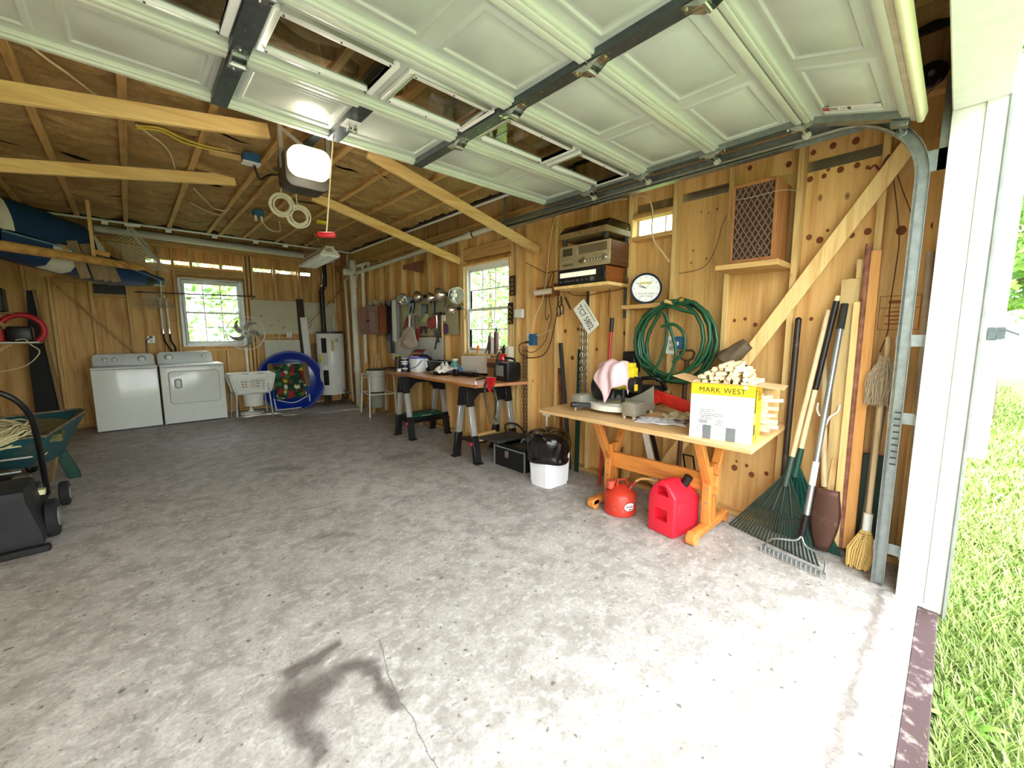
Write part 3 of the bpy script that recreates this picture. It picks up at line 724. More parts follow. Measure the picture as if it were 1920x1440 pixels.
# hoses and outlet behind the machines
for i, (x, lb) in enumerate(((.42, 'left one of two white supply pipes with black hose behind the washer'), (.50, 'right one of two white supply pipes with black hose behind the washer'))):
    T = thing('supply_pipe', lb, 'pipe', (x, 8.9, 1.2), group='washer supply pipes')
    MB().cyl((x, 8.92, 1.50), (x, 8.92, 2.0), .016).build('pipe', PVC, T)
    MB().cyl((x, 8.92, 1.42), (x, 8.92, 1.50), .022).cyl((x, 8.92, 1.44), (x, 8.86, 1.44), .01).build('valve', CHROME, T)
    MB().tube([(x, 8.92, 1.42), (x+.01, 8.90, 1.30), (x+.05, 8.90, 1.2), (x+.1-.05*i, 8.93, 1.1)], .013, 8, smooth=6).build('hose', RUBBER, T)
def outlet(name, c, ax, label, w=.07, h=.115, extra=None):
    """wall outlet: plate with two sockets; ax 0 = on the right wall, 1 = on the back wall"""
    T = thing(name, label, 'outlet', c); c = V(c)
    def B(m, u, z, du, dz, d0, d1):
        if ax == 0: return m.bb(c.x-d0, c.x-d1, c.y+u-du/2, c.y+u+du/2, c.z+z-dz/2, c.z+z+dz/2)
        return m.bb(c.x+u-du/2, c.x+u+du/2, c.y-d0, c.y-d1, c.z+z-dz/2, c.z+z+dz/2)
    B(MB(), 0, 0, w, h, 0, .012).build('cover_plate', WHITEV, T, bev=.003)
    for z in (-.026, .026): B(MB(), 0, z, .032, .034, .012, .015).build('socket', M('socket_grey', (190, 190, 184), .4, var=0), T, bev=.001)
    return T
T = outlet('wall_outlet', (.26, YB, 1.33), 1, 'white wall outlet with black plug above the washing machine', .1, .12)
MB().bb(.24, .28, YB-.04, YB-.015, 1.35, 1.385).tube([(.25, YB-.03, 1.355), (.2, YB-.02, 1.3), (.19, YB-.02, 1.2), (.2, YB, 1.0)], .006, 6, smooth=4).build('plug', BLACKP, T)
T = outlet('wall_outlet', (2.31, 8.93, 1.40), 1, 'cream double wall outlet under the back pegboard', .09, .11)

# ================================================================ pegboards on the back wall
def pegmat(name, col, axis):
    m, nt, b = newmat(name); c = coord(nt, (1/.0254,)*3)
    sp = nd(nt, 'ShaderNodeSeparateXYZ'); nt.links.new(c, sp.inputs[0])
    def fr(o):
        f = math_(nt, 'FRACT', o); f = math_(nt, 'SUBTRACT', f, .5); return math_(nt, 'MULTIPLY', f, f)
    d = math_(nt, 'ADD', fr(sp.outputs[axis]), fr(sp.outputs[2]))
    nt.links.new(mixc(nt, math_(nt, 'LESS_THAN', d, .028), mixc(nt, noise(nt, c, .08, 3), lin(col), lin(tuple(v*.9 for v in col))), lin((90, 88, 66))), b.inputs['Base Color'])
    b.inputs['Roughness'].default_value = .6; MATS[name] = m; return m
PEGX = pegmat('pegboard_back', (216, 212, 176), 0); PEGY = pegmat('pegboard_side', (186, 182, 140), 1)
HOOK = M('dark_hook_wire', (60, 56, 40), .5, .5, var=0)
for x0, x1, lb in ((1.70, 2.52, 'cream pegboard panel on back wall beside the window'), (2.55, 3.22, 'cream pegboard panel on back wall behind the water heater')):
    T = thing('pegboard', lb, 'pegboard', ((x0+x1)/2, YB-.006, 1.41))
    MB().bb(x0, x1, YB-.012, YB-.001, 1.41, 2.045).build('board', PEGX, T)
    for k in range(4):
        x = lerp(x0+.1, x1-.1, random.random()); z = random.uniform(1.5, 1.98)
        MB().tube([(x, YB-.012, z), (x, YB-.05, z-.01), (x+.03, YB-.06, z+.03)], .004, 6, smooth=3).build('hook', HOOK, T)
solo(MB().beam((2.54, 8.932, 2.1), (2.58, 8.905, .01), .13, .03, up=(0, -1, 0)), 'leaning_board', DARKW, 'dark brown board leaning between the two back pegboards', 'board', 'boards leaning at the back wall', bev=.003)
solo(MB().beam((2.58, 8.905, 1.74), (2.66, 8.875, .01), .125, .02, up=(0, -1, 0)), 'leaning_board', WHITE, 'white painted board leaning in front of the dark brown board', 'board', 'boards leaning at the back wall', bev=.003)
solo(MB().beam((2.2, 8.93, 1.30), (2.2, 8.88, .05), .66, .012, up=(0, -1, 0)), 'hardboard_panel', M('pale_hardboard', (214, 212, 192), .6, var=.04), 'pale hardboard panel leaning behind the blue pool', 'panel')
solo(MB().beam((2.86, 8.935, 1.22), (2.86, 8.915, .05), .3, .012, up=(0, -1, 0)), 'hardboard_panel', wood('old_panel', (150, 112, 62), (112, 78, 40)), 'brown wooden panel leaning between pool and water heater', 'panel')
solo(MB().bb(1.75, 2.45, 8.90, 8.945, .74, .80), 'wall_rail', WHITE, 'white painted rail along back wall behind blue pool', 'board', bev=.003)

# ================================================================ water heater
T = thing('water_heater', 'white electric water heater cylinder with black access panels in the corner', 'water heater', (2.97, 8.62, 0))
cx, cy, r = 2.975, 8.62, .255
MB().lathe([(.0, .20), (r-.01, .20), (r, .215), (r, 1.40), (r-.012, 1.42), (0, 1.42)], (cx, cy, 0), 40).build('tank', M('heater_white', (226, 228, 222), .3, var=.03), T)
MB().lathe([(0, 1.42), (r-.004, 1.42), (r-.004, 1.455), (r-.02, 1.46), (0, 1.46)], (cx, cy, 0), 40).build('top_cap', BLACKP, T)
for sx_, sy_ in ((-.17, -.1), (.17, -.1), (0, .17)): MB().cyl((cx+sx_, cy+sy_, 0), (cx+sx_, cy+sy_, .2), .03).build('stand_leg', rusty('rusty_stand', (70, 56, 46), (40, 30, 26), .5), T)
ax = atan2(-cy, -cx)            # direction of the camera seen from the tank
def curved(a0, a1, z0, z1, off, mt, nm):
    m = MB(); n = 8
    m.grid(lambda u, v: (cx+(r+off)*cos(ax+lerp(a0, a1, u)), cy+(r+off)*sin(ax+lerp(a0, a1, u)), lerp(z0, z1, v)), n, 1)
    return m.build(nm, mt, T, thick=.002)
curved(-.68, -.28, 1.04, 1.33, .006, BLACKP, 'access_panel'); curved(-.62, -.22, .40, .70, .006, BLACKP, 'access_panel')
curved(.05, .24, 1.08, 1.30, .004, M('label_olive', (170, 160, 50), .5, var=.05), 'energy_label')
curved(-.95, -.72, .86, 1.02, .004, M('label_yellow', (220, 200, 40), .5, var=.05), 'warning_label')
curved(-.66, -.2, .80, 1.03, .004, M('label_pale', (196, 198, 186), .5, var=.03), 'data_label')
curved(.38, .66, .42, .56, .004, WHITE, 'data_label'); curved(.35, .6, 1.25, 1.32, .004, M('label_grey', (170, 172, 166), .5, var=.03), 'data_label')
m = MB(); m.lathe([(.0, 0), (.02, 0), (.02, .04), (0, .04)], (cx+.14, cy-.2, .27), 12, axis=(.4, -.9, 0)); m.tube([(cx+.14, cy-.22, .27), (cx+.2, cy-.28, .22), (cx+.3, cy-.25, .2), (cx+.36, cy-.2, .2)], .014, 8, smooth=3); m.build('drain_valve', GREYP, T)
MB().cyl((cx+.09, cy, 1.46), (cx+.09, cy, 1.75), .012).cyl((cx-.02, cy, 1.46), (cx-.02, cy, 1.49), .03).build('water_pipe', PVC, T)
T = thing('flue_pipe', 'black insulated pipe rising from the water heater to ceiling', 'pipe', (2.87, 8.72, 1.46))
MB().cyl((2.90, 8.72, 1.46), (2.895, 8.72, 2.28), .045).build('lower_pipe', BLACKP, T)
MB().tube([(2.895, 8.72, 2.28), (2.93, 8.70, 2.34), (2.96, 8.70, 2.40), (2.965, 8.70, 2.95)], .042, 12, smooth=4).build('upper_pipe', BLACKP, T)
m = MB().cyl((2.925, 8.70, 2.325), (2.95, 8.70, 2.36), .05).build('clamp', CHROME, T)

# ================================================================ plumbing in the corner
T = thing('soil_stack', 'thick cream PVC soil stack standing in the far right corner', 'pipe', (3.2, 7.88, 0))
x, y = 3.20, 7.86
MB().cyl((x, y, 0), (x, y, 2.78), .057, n=24).build('stack', PVC, T)
for z in (.72, 2.33, 2.66): MB().cyl((x, y, z-.05), (x, y, z+.05), .068, n=24).build('coupling', PVC, T)
MB().cyl((x, y, 2.34), (x-.0, y-.12, 2.50), .045, n=20).build('wye_branch', PVC, T); MB().cyl((x, y, 2.56), (x-.16, y, 2.56), .06, n=20).build('tee_branch', PVC, T)
T = thing('waste_pipe', 'long cream PVC waste pipe sloping along the right wall top', 'pipe', (3.25, 5.5, 2.55))
MB().cyl((3.235, 7.76, 2.545), (3.235, 3.34, 2.655), .034, n=16).build('pipe', PVC, T)
MB().tube([(3.235, 7.25, 2.56), (3.235, 7.23, 2.64), (3.235, 7.3, 2.67), (3.235, 7.75, 2.665)], .03, 12, smooth=4).build('branch', PVC, T)
for yy, z in ((7.25, 2.56), (4.3, 2.632)): MB().cyl((3.235, yy-.05, z), (3.235, yy+.05, z), .041, n=16).build('coupling', PVC, T)
MB().cyl((3.235, 4.2, 2.634), (3.235, 4.18, 2.634), .038).build('clamp', BLACKP, T)
solo(MB().cyl(PX(680, 497, 3.24), PX(686, 680, 3.24), .03), 'vent_pipe', PVC, 'slim cream vent pipe just right of the soil stack', 'pipe')
solo(MB().tube([PY(651, 478, 8.3), PY(653, 521, 8.3), PY(647, 526, 8.3), PY(661, 735, 8.3), PY(663, 752, 8.3)], .022, 10), 'discharge_pipe', PVC, 'thin white pipe with a kink left of the soil stack', 'pipe')
T = thing('drain_pipe', 'thick cream pipe under ceiling along the back wall', 'pipe', (1.1, 8.7, 2.9)); dp0, dp1 = PY(176, 427, 8.7), PY(568, 479, 8.7)
MB().cyl(dp0, dp1, .055, n=20).build('pipe', PVC, T)
for t in (.2, .55, .9): q = lerp(dp0, dp1, t); MB().beam(q+V((0, .05, -.03)), V((q.x, YB+.03, q.z+.06)), .03, .006).build('strap', GALV, T)
solo(MB().cyl(PY(600, 488, 8.62), (3.14, 8.62, 2.86), .045, n=20), 'drain_pipe', PVC, 'short thick cream pipe stub beside the soil stack top', 'pipe')
T = thing('water_line', 'thin white water line along the back ceiling edge', 'pipe', (1, YC+.05, 2.78))
MB().cyl((XL+.2, YC+.045, 2.80), (2.9, YC+.045, 2.79), .013, n=10).build('pipe', WHITEV, T)
for x in (-.1, .5, 1.0, 1.5, 1.9): MB().cyl((x-.03, YC+.045, 2.775), (x+.03, YC+.045, 2.775), .03, n=10).build('clip', WHITEV, T)
solo(MB().cyl((2.925, YC+.04, 2.795), (2.915, 2.95, 2.795), .014, n=10), 'water_line', WHITEV, 'thin white water line along the right ceiling edge', 'pipe')

# ================================================================ pedestal fan
c = PY(461, 625, 8.42); FAND = V((-c.x*.5, -c.y, 0)).normalized()
T = thing('pedestal_fan', 'pedestal fan with grey five-blade rotor and wire guard by back window', 'fan', (c.x, c.y+.1, 0))
side = FAND.cross(V((0, 0, 1))).normalized(); up = V((0, 0, 1))
def fp(u, w, d): return c+side*u+up*w+FAND*d
RF = .285
m = MB()
for d in (.06, -.06): m.tube([fp(RF*cos(t), RF*sin(t), d*.2) for t in [2*pi*i/40 for i in range(40)]], .006, 6, True)
m.build('guard_rim', WHITE, T)
m = MB()
for sgn in (1, -1):
    for rr, dd in ((.07, .075), (.14, .065), (.21, .045)): m.tube([fp(rr*cos(t), rr*sin(t), sgn*dd) for t in [2*pi*i/32 for i in range(32)]], .0022, 4, True)
    for i in range(30):
        t = 2*pi*i/30; m.tube([fp(q*cos(t+.3*q), q*sin(t+.3*q), sgn*dd) for q, dd in ((.05, .078), (.14, .065), (.22, .042), (RF, .01))], .002, 4)
g = m.build('guard_wires', M('guard_wire', (206, 204, 190), .4, .3, var=0), T)
g['kind'] = 'stuff'
BL = M('fan_blade_grey', (120, 118, 104), .4, var=.05)
for i in range(5):
    a = 2*pi*i/5+.35; m = MB()
    def bf(u, v):
        q = lerp(.05, .245, u); wd = .03+.055*sin(pi*min(1, u*.9+.05)); t = a+.75*u*u+ (v-.5)*wd/q*1.0
        return tuple(fp(q*cos(t), q*sin(t), .02*(v-.5)))
    m.grid(bf, 8, 4); m.build('blade', BL, T, thick=.003)
m = MB().cyl(fp(0, 0, -.02), fp(0, 0, .035), .05, .045, n=24); m.build('hub', M('cream_plastic', (214, 210, 190), .4), T, bev=.004)
MB().cyl(fp(0, 0, .035), fp(0, 0, .05), .03, n=20).build('hub_cap', GREYP, T)
MB().cyl(fp(0, 0, -.07), fp(0, 0, -.2), .06, .045, n=20).build('motor', M('cream_plastic', (214, 210, 190), .4), T, bev=.01)
pb = c-FAND*.13
MB().cyl((pb.x, pb.y, .03), (pb.x, pb.y, c.z-.03), .019, n=14).build('pole', WHITE, T)
MB().lathe([(0, 0), (.2, 0), (.2, .012), (.05, .035), (.03, .07), (0, .07)], (pb.x, pb.y, 0), 28).build('base', WHITE, T)
RODM = rusty('dark_rod', (90, 76, 54), (60, 50, 40), .5, metal=.4); T = thing('clothes_rod', 'thin dark clothes rod across the back window', 'rod', (1.0, 8.62, 2.05))
MB().cyl((.12, 8.62, 2.058), (1.72, 8.62, 2.08), .011, n=10).build('rod', RODM, T)
for x in (.45, 1.70): MB().beam((x, 8.62, 2.065), (x, YB, 2.10), .03, .012).build('bracket', RODM, T)

# ================================================================ commode frame, laundry basket, pail
ALU = M('dull_aluminium_tube', (186, 190, 182), .35, .7, var=.08)
def commode(nm, label, feet, zs, top, arm, mt):
    """tubular commode frame: four feet points (front-left, front-right, back-left, back-right)"""
    c = sum((V(f) for f in feet), V())/4
    T = thing(nm, label, 'commode chair', (c.x, c.y, 0)); tp = []
    for i, f in enumerate(feet):
        f = V(f); t = V((lerp(f.x, c.x, .12), lerp(f.y, c.y, .12), top)); tp.append(t)
        L = MB().cyl(f+V((0, 0, .03)), t, .0125, n=12).build('leg', mt, T)
        MB().lathe([(0, 0), (.022, 0), (.02, .03), (.015, .05), (0, .05)], f, 14).build('rubber_tip', M('grey_rubber_tip', (120, 118, 108), .8), L)
    at = lambda i, z: lerp(V(feet[i]), tp[i], z/top)
    for a, b in ((0, 1), (2, 3), (0, 2), (1, 3)): MB().cyl(at(a, zs), at(b, zs), .011, n=10).build('seat_rail', mt, T)
    for a, b in ((0, 2), (1, 3)):
        p, q = tp[a], tp[b]
        MB().tube([p, p+V((0, 0, .05)), lerp(p, q, .15)+V((0, 0, .08)), lerp(p, q, .85)+V((0, 0, .08)), q+V((0, 0, .05)), q], .0125, 10, smooth=5).build('arm_rail', mt, T)
        if arm: MB().cyl(lerp(p, q, .2)+V((0, 0, .085)), lerp(p, q, .8)+V((0, 0, .085)), .02, n=12).build('arm_pad', WHITE, T)
    for a, b in ((2, 3),): MB().cyl(at(a, top), at(b, top), .011, n=10).build('back_rail', mt, T)
    return T
ft = [PZ(445.5, 788), PZ(512, 780), PZ(432, 778), PZ(497, 768)]
ft[2] = V((ft[0].x-.02, ft[0].y+.42, 0)); ft[3] = V((ft[1].x, ft[1].y+.40, 0))
commode('commode_chair', 'aluminium commode frame under the white laundry basket', ft, .42, .60, True, ALU)
BX, BY, BZ = (ft[0].x+ft[1].x)/2+.01, (ft[0].y+ft[2].y)/2, .435
T = thing('laundry_basket', 'white slotted plastic laundry basket on the commode frame', 'basket', (BX, BY, BZ))
def bk(u, v, z):                                # basket wall: u around, z 0..1
    w, dpt = lerp(.245, .315, z), lerp(.17, .225, z)
    p = [(-w, -dpt), (w, -dpt), (w, dpt), (-w, dpt)]
    k = int(u) % 4; a = p[k]; b = p[(k+1) % 4]; t = u-int(u)
    return V((BX+lerp(a[0], b[0], t), BY+lerp(a[1], b[1], t), BZ+z*.30+.005))
BW = M('basket_white_plastic', (230, 232, 220), .4, var=.03)
m = MB()
for s in range(4):
    nb = 11 if s % 2 == 0 else 8
    for i in range(nb+1):
        t = i/nb; m.beam(bk(s+t*.999, 0, 0), bk(s+t*.999, 0, 1), .012 if 0 < i < nb else .05, .006, up=(0, -1, 0) if s % 2 == 0 else (1, 0, 0))
    for j in range(8):
        z = (.02, .12, .26, .4, .54, .68, .82, .97)[j]; m.beam(bk(s, 0, z), bk(s+.999, 0, z), .004, .014 if 0 < j < 6 else .05)
    for i in (0, 1, nb-1, nb-2): m.beam(bk(s+(i+.5)/nb, 0, 0), bk(s+(i+.5)/nb, 0, 1), .05, .004, up=(0, -1, 0) if s % 2 == 0 else (1, 0, 0))
m.build('lattice_wall', BW, T)
MB().bb(BX-.245, BX+.245, BY-.17, BY+.17, BZ, BZ+.008).build('bottom', BW, T)
q = rrect(-.33, .33, -.24, .24, .07); q2 = rrect(-.30, .30, -.21, .21, .06)
m = MB(); m.loft([[(BX+x, BY+y, BZ+.295) for x, y in q], [(BX+x, BY+y, BZ+.318) for x, y in q], [(BX+x, BY+y, BZ+.318) for x, y in q2], [(BX+x, BY+y, BZ+.295) for x, y in q2], [(BX+x, BY+y, BZ+.295) for x, y in q]], caps=False); m.build('rim', BW, T)
for x in (-.12, .1): MB().box((BX+x, BY-.225, BZ+.322), (.1, .02, .008)).build('handle_slot', GREYP, T)
pc = (BX+.02, BY, 0)
T = thing('commode_pail', 'white pail hanging below the laundry basket frame', 'pail', (pc[0], pc[1], .18))
MB().lathe([(0, .19), (.135, .19), (.16, .425), (.17, .425), (.17, .432), (.155, .432), (.13, .2), (0, .2)], pc, 28).build('bowl', BW, T)
MB().tube([(BX-.2, BY+.06, .4), (BX-.2, BY+.05, .1), (BX-.19, BY+.04, .02)], .01, 8).build('bracket', rusty('rusty_bracket', (80, 60, 44), (50, 36, 26), .5), T)

# ================================================================ kiddie pool and beach chair
BLUEP = M('glossy_blue_plastic', (18, 48, 150), .22, var=.06, coat=.4)
c = PY(549, 717, 8.56); n = V((-.1, -1, .22)).normalized()
T = MB().lathe([(0, .0), (.44, .0), (.50, .03), (.555, .10), (.585, .105), (.585, .118), (.55, .115), (.49, .045), (.43, .015), (0, .015)], (0, 0, 0), 48)
R = n.to_track_quat('Z', 'Y').to_matrix().to_4x4()
T.xf(Matrix.Translation(c+V((0, .12, -.0))) @ R @ Matrix.Diagonal((1, 1, 1, 1)))
solo(T, 'kiddie_pool', BLUEP, 'round glossy blue plastic kiddie pool leaning on back wall behind the floral chair', 'pool')
def floral():
    m, nt, b = newmat('floral_fabric'); c = coord(nt)
    w = nd(nt, 'ShaderNodeTexNoise'); w.inputs['Scale'].default_value = 9; nt.links.new(c, w.inputs['Vector'])
    ad = nd(nt, 'ShaderNodeVectorMath', operation='MULTIPLY_ADD'); nt.links.new(w.outputs['Color'], ad.inputs[0]); ad.inputs[1].default_value = (.12, .12, .12); nt.links.new(c, ad.inputs[2])
    vo = nd(nt, 'ShaderNodeTexVoronoi'); vo.inputs['Scale'].default_value = 11; nt.links.new(ad.outputs[0], vo.inputs['Vector'])
    sp = nd(nt, 'ShaderNodeSeparateXYZ'); nt.links.new(vo.outputs['Color'], sp.inputs[0])
    r = ramp(nt, sp.outputs[0], [(0, lin((30, 74, 40))), (.2, lin((60, 120, 60))), (.36, lin((190, 30, 30))), (.54, lin((226, 190, 50))), (.68, lin((240, 236, 200))), (.8, lin((40, 110, 130))), (.9, lin((200, 60, 40)))])
    r.node.color_ramp.interpolation = 'CONSTANT'
    nt.links.new(mixc(nt, ramp(nt, vo.outputs['Distance'], [(.25, (0, 0, 0, 1)), (.7, (1, 1, 1, 1))]), r, lin((24, 50, 34))), b.inputs['Base Color']); b.inputs['Roughness'].default_value = .85
    return m
bl = PZ(521, 770); br = PZ(588, 766); br = V((br.x, bl.y+.03, 0)); w = (br-bl); lean = V((0, .26, 0))
T = thing('beach_chair', 'folded beach chair with floral fabric leaning against the blue pool', 'folding chair', ((bl.x+br.x)/2, bl.y, 0))
def cp(u, z, d=0): return bl+w*u+V((0, .27*z-d, z))
TUBEW = M('white_tube', (226, 228, 222), .3, .2, var=.03)
MB().tube([cp(-.06, .22), cp(-.04, .05), cp(.03, .012), cp(.97, .012), cp(1.04, .05), cp(1.06, .24)], .011, 10, smooth=5).build('base_loop', TUBEW, T)
MB().tube([cp(-.06, .22), cp(.0, .8), cp(.06, .86), cp(.86, .87), cp(.94, .8), cp(1.06, .24)], .011, 10, smooth=5).build('back_frame', M('teal_frame', (40, 90, 110), .4), T)
MB().grid(lambda u, v: tuple(cp(lerp(.02, .98, u)+.02*(v-.5), lerp(.2, .84, v), .015+.02*sin(pi*v))), 8, 12).build('fabric_sling', floral(), T, thick=.004)
for u in (-.13, .98): MB().prism([tuple(cp(u+a, z, .04)) for a, z in ((0, .40), (.12, .38), (.16, .6), (.15, .82), (.08, .88), (-.02, .85), (-.04, .62))], (0, -.018, .004)).build('armrest', wood('taupe_plastic', (120, 100, 74), (100, 82, 60)), T, bev=.005, seg=2)
MB().tube([cp(.0, .2, .03), cp(.5, .12, .04), cp(1., .22, .03)], .009, 8, smooth=5).build('cross_brace', TUBEW, T)
MB().tube([cp(.02, .19, .02), cp(.98, .2, .02)], .012, 8).build('front_bar', M('navy_frame', (24, 40, 100), .4), T)
# ================================================================ far workbench: slab on two sawhorses
BT = .87
TOPW = wood('worn_door_slab', (206, 150, 106), (176, 112, 70), 1, .6, 0, .28, rnd=0)
poly = [(2.615, 3.40), (3.27, 3.26), (3.285, 5.42), (2.72, 5.46)]
T = thing('workbench_top', 'worn orange-brown door slab used as workbench top on two sawhorses', 'workbench', (2.95, 4.4, BT-.036))
MB().prism([(x, y, BT-.036) for x, y in poly], (0, 0, .034)).build('slab', TOPW, T, bev=.002)
MB().prism([(lerp(a[0], b[0], t)-.0015, lerp(a[1], b[1], t), z) for a, b in (((2.615, 3.40), (2.72, 5.46)),) for t, z in ((0, BT-.034), (1, BT-.034), (1, BT-.004), (0, BT-.004))], (.0012, 0, 0)).build('edge_band', wood('edge_band_wood', (196, 132, 66), (160, 98, 44), 1, 1, 0, .5), T)
def sawhorse(y, label, x0=2.66, x1=3.22):
    T = thing('sawhorse', label, 'sawhorse', (2.94, y, 0), group='folding sawhorses'); zt = BT-.037; hs = .20
    for x, lg in ((x0, -1), (x1, 1)):
        for s in (-1, 1):
            p = lambda t, off=0: V((x+lg*.0, y+s*lerp(hs, .045, t), t*zt))
            L = MB().beam(p(.015), p(.36), .085, .05, up=(0, 1, 0)).box(V((x, y+s*(hs+.01), .008)), (.10, .085, .016)).build('lower_leg', BLACKP, T, bev=.006)
            MB().beam(p(.36)+V((-.0, 0, 0)), p(.74), .07, .036, up=(0, 1, 0)).build('leg_panel', M('silver_panel', (206, 208, 204), .3, .55, var=.06), T, bev=.004)
            MB().beam(p(.74), p(.985), .088, .048, up=(0, 1, 0)).build('upper_bracket', BLACKP, T, bev=.005)
            MB().beam(p(.36)+V((.018, s*.026, 0)), p(.74)+V((.018, s*.021, 0)), .008, .004, up=(0, 1, 0)).build('leg_rib', GREYP, L)
        MB().cyl((x-.05*lg*-1, y-.14, .22), (x-.05*lg*-1, y-.165, .22), .018, n=12).build('latch_button', M('red_plastic_button', (190, 40, 70), .4), T)
    prof = [(x0-.045, zt), (x1+.045, zt), (x1+.045, zt-.2), (x1-.06, zt-.2), (x1-.17, zt-.09), (x0+.17, zt-.09), (x0+.06, zt-.2), (x0-.045, zt-.2)]
    MB().prism([(x, y-.04, z) for x, z in prof], (0, .08, 0)).build('apron', BLACKP, T, bev=.006)
    MB().bb(x0+.02, x1-.02, y-.16, y+.16, .205, .225).build('tool_tray', BLACKP, T, bev=.006)
    return T
sawhorse(3.62, 'black and silver folding sawhorse nearest the white trash bin')
sawhorse(5.03, 'black and silver folding sawhorse at far end of the bench')
# wood strips on near tray, green case on far tray
for k in range(5):
    solo(MB().beam((2.74+.02*k, 3.50+.055*k, .234+.014*(k % 2)), (3.12, 3.52+.05*k, .236+.014*(k % 2)), .045, .018), 'wood_strip', BRIGHTX, ('nearest', 'second', 'middle', 'fourth', 'farthest')[k]+' pale wood strip lying on the near sawhorse tray', 'wood strip', 'wood strips on the sawhorse tray', bev=.002)
T = thing('tool_case', 'black tool case with dark green lid on the far sawhorse tray', 'tool case', (2.95, 5.03, .226))
MB().bb(2.70, 3.18, 4.9, 5.16, .226, .27).build('base', BLACKP, T, bev=.008); MB().bb(2.70, 3.18, 4.9, 5.16, .271, .32).build('lid', M('dark_green_plastic', (14, 74, 52), .4), T, bev=.01)
MB().bb(2.85, 3.0, 4.893, 4.9, .285, .30).build('label_plate', GREYP, T)

def P2(x, y): return PZ(x, y, BT)                # pixel -> point on the bench
def PB(x, y, X): q = PX(x, y, X); return V((X, q.y, BT))
def can(name, c, r, h, label, cat, mt, rim=True, r2=None, extra=None):
    T = thing(name, label, cat, c); r2 = r2 or r
    MB().lathe([(0, 0), (r, 0), (r2, h), (r2-.006, h), (r-.006, .006), (0, .006)], c, 24).build('body', mt, T)
    return T
# white bucket with blue rim, dark tin in front
c = P2(777, 699)+V((.14, .13, 0))
T = can('bucket', c, .115, .21, 'white bucket with blue rim and handle on the far workbench', 'bucket', M('white_bucket', (236, 238, 236), .35, var=.02), r2=.13)
BLUEH = M('blue_handle', (60, 84, 190), .4, var=.03)
MB().lathe([(.131, .19), (.137, .19), (.137, .212), (.124, .212), (.124, .205)], c, 24, close=False).build('rim', BLUEH, T)
MB().tube([c+V((-.02, -.137, .17)), c+V((-.09, -.12, .09)), c+V((-.135, -.02, .055)), c+V((-.12, .08, .1)), c+V((-.05, .127, .17))], .006, 8, smooth=5).build('handle', BLUEH, T)
c = P2(760, 697)+V((.05, .1, 0))
T = can('paint_tin', c, .07, .18, 'dark navy tin with white print beside the white bucket', 'tin', M('navy_tin', (26, 32, 54), .35, var=.05))
MB().lathe([(.0, .18), (.066, .18), (.066, .188), (0, .188)], c, 20).build('lid', WHITE, T)
for z, a0, w in ((.13, 0, .9), (.1, .1, .7), (.03, 0, .6)):
    ca = atan2(-c.y, -c.x)
    MB().grid(lambda u, v: (c.x+.0715*cos(ca+lerp(-w, w, u)), c.y+.0715*sin(ca+lerp(-w, w, u)), c.z+z+.02*v), 8, 1).build('print_band', WHITE, T)
solo(MB().lathe([(0, 0), (.03, 0), (.03, .035), (.034, .035), (.034, .045), (0, .045)], P2(751, 697)+V((-.01, .02, 0)), 16), 'jar_lid_pot', WHITE, 'tiny white pot at the bench edge before the navy tin', 'pot')
# small wheel on its fork
c = PB(796, 683, 3.06)+V((0, 0, .125)); T = thing('caster_wheel', 'black rubber wheel with white hub standing on the far workbench', 'wheel', (c.x, c.y, BT))
wx = V((-.75, -.66, 0)).normalized()
m = MB()
tp = [(.122*cos(t), .122*sin(t)) for t in [2*pi*i/32 for i in range(32)]]
sd = wx.cross(V((0, 0, 1)))
m.tube([c+sd*(a*.8)+V((0, 0, b*.8)) for a, b in tp], .027, 10, True); m.build('tyre', RUBBER, T)
MB().cyl(c+wx*.018, c-wx*.018, .076, n=28).build('hub', WHITE, T, bev=.004); MB().cyl(c+wx*.03, c-wx*.03, .02, n=16).build('axle', GREYP, T)
MB().beam(c+wx*.035, c+wx*.035+V((0, 0, -.118)), .02, .006).beam(c-wx*.035, c-wx*.035+V((0, 0, -.118)), .02, .006).box(c+V((0, 0, -.121)), (.1, .1, .006)).build('fork', M('cream_metal', (214, 208, 180), .4, .3), T)
# black tub, rags, white box
c = PB(823, 685, 3.17); q = rrect(-.08, .08, -.17, .17, .03); q2 = rrect(-.10, .10, -.19, .19, .03)
T = thing('storage_tub', 'black plastic tub at the back of the far workbench', 'tub', c)
MB().loft([[(c.x+a, c.y+b, BT) for a, b in q], [(c.x+a, c.y+b, BT+.16) for a, b in q2], [(c.x+a*.93, c.y+b*.95, BT+.16) for a, b in q2], [(c.x+a*.9, c.y+b*.92, BT+.01) for a, b in q]]).build('body', BLACKP, T, ang=30)
MB().tube([(c.x+a*1.02, c.y+b*1.02, BT+.158) for a, b in q2], .007, 6, True).build('rim', GREYP, T)
def rag(name, c, sx, sy, h, label, mat, seed, cat='rag', rz=0, n=16):
    rn = random.Random(seed); ph = [rn.uniform(0, 6) for _ in range(8)]
    def f(u, v):
        a, b = u*2-1, v*2-1; e = max(0, 1-(abs(a)**3+abs(b)**3)*.5)
        z = h*e*(.55+.25*sin(5*a+ph[0]+2*b)+.2*sin(7*b+ph[1]-3*a))+.012*sin(11*a+ph[2])*sin(9*b+ph[3])*e
        x = a*sx*(1+.12*sin(4*b+ph[4])); y = b*sy*(1+.12*sin(4*a+ph[5]))
        return (c[0]+x*cos(rz)-y*sin(rz), c[1]+x*sin(rz)+y*cos(rz), c[2]+max(.002, z)+.003)
    return solo(MB().grid(f, n, n), name, mat, label, cat, thick=.004, ang=180)
CLOTHW = M('off_white_cloth', (222, 214, 206), .9, var=.08, bmp=.3)
c = P2(826, 703)+V((.05, .03, 0))
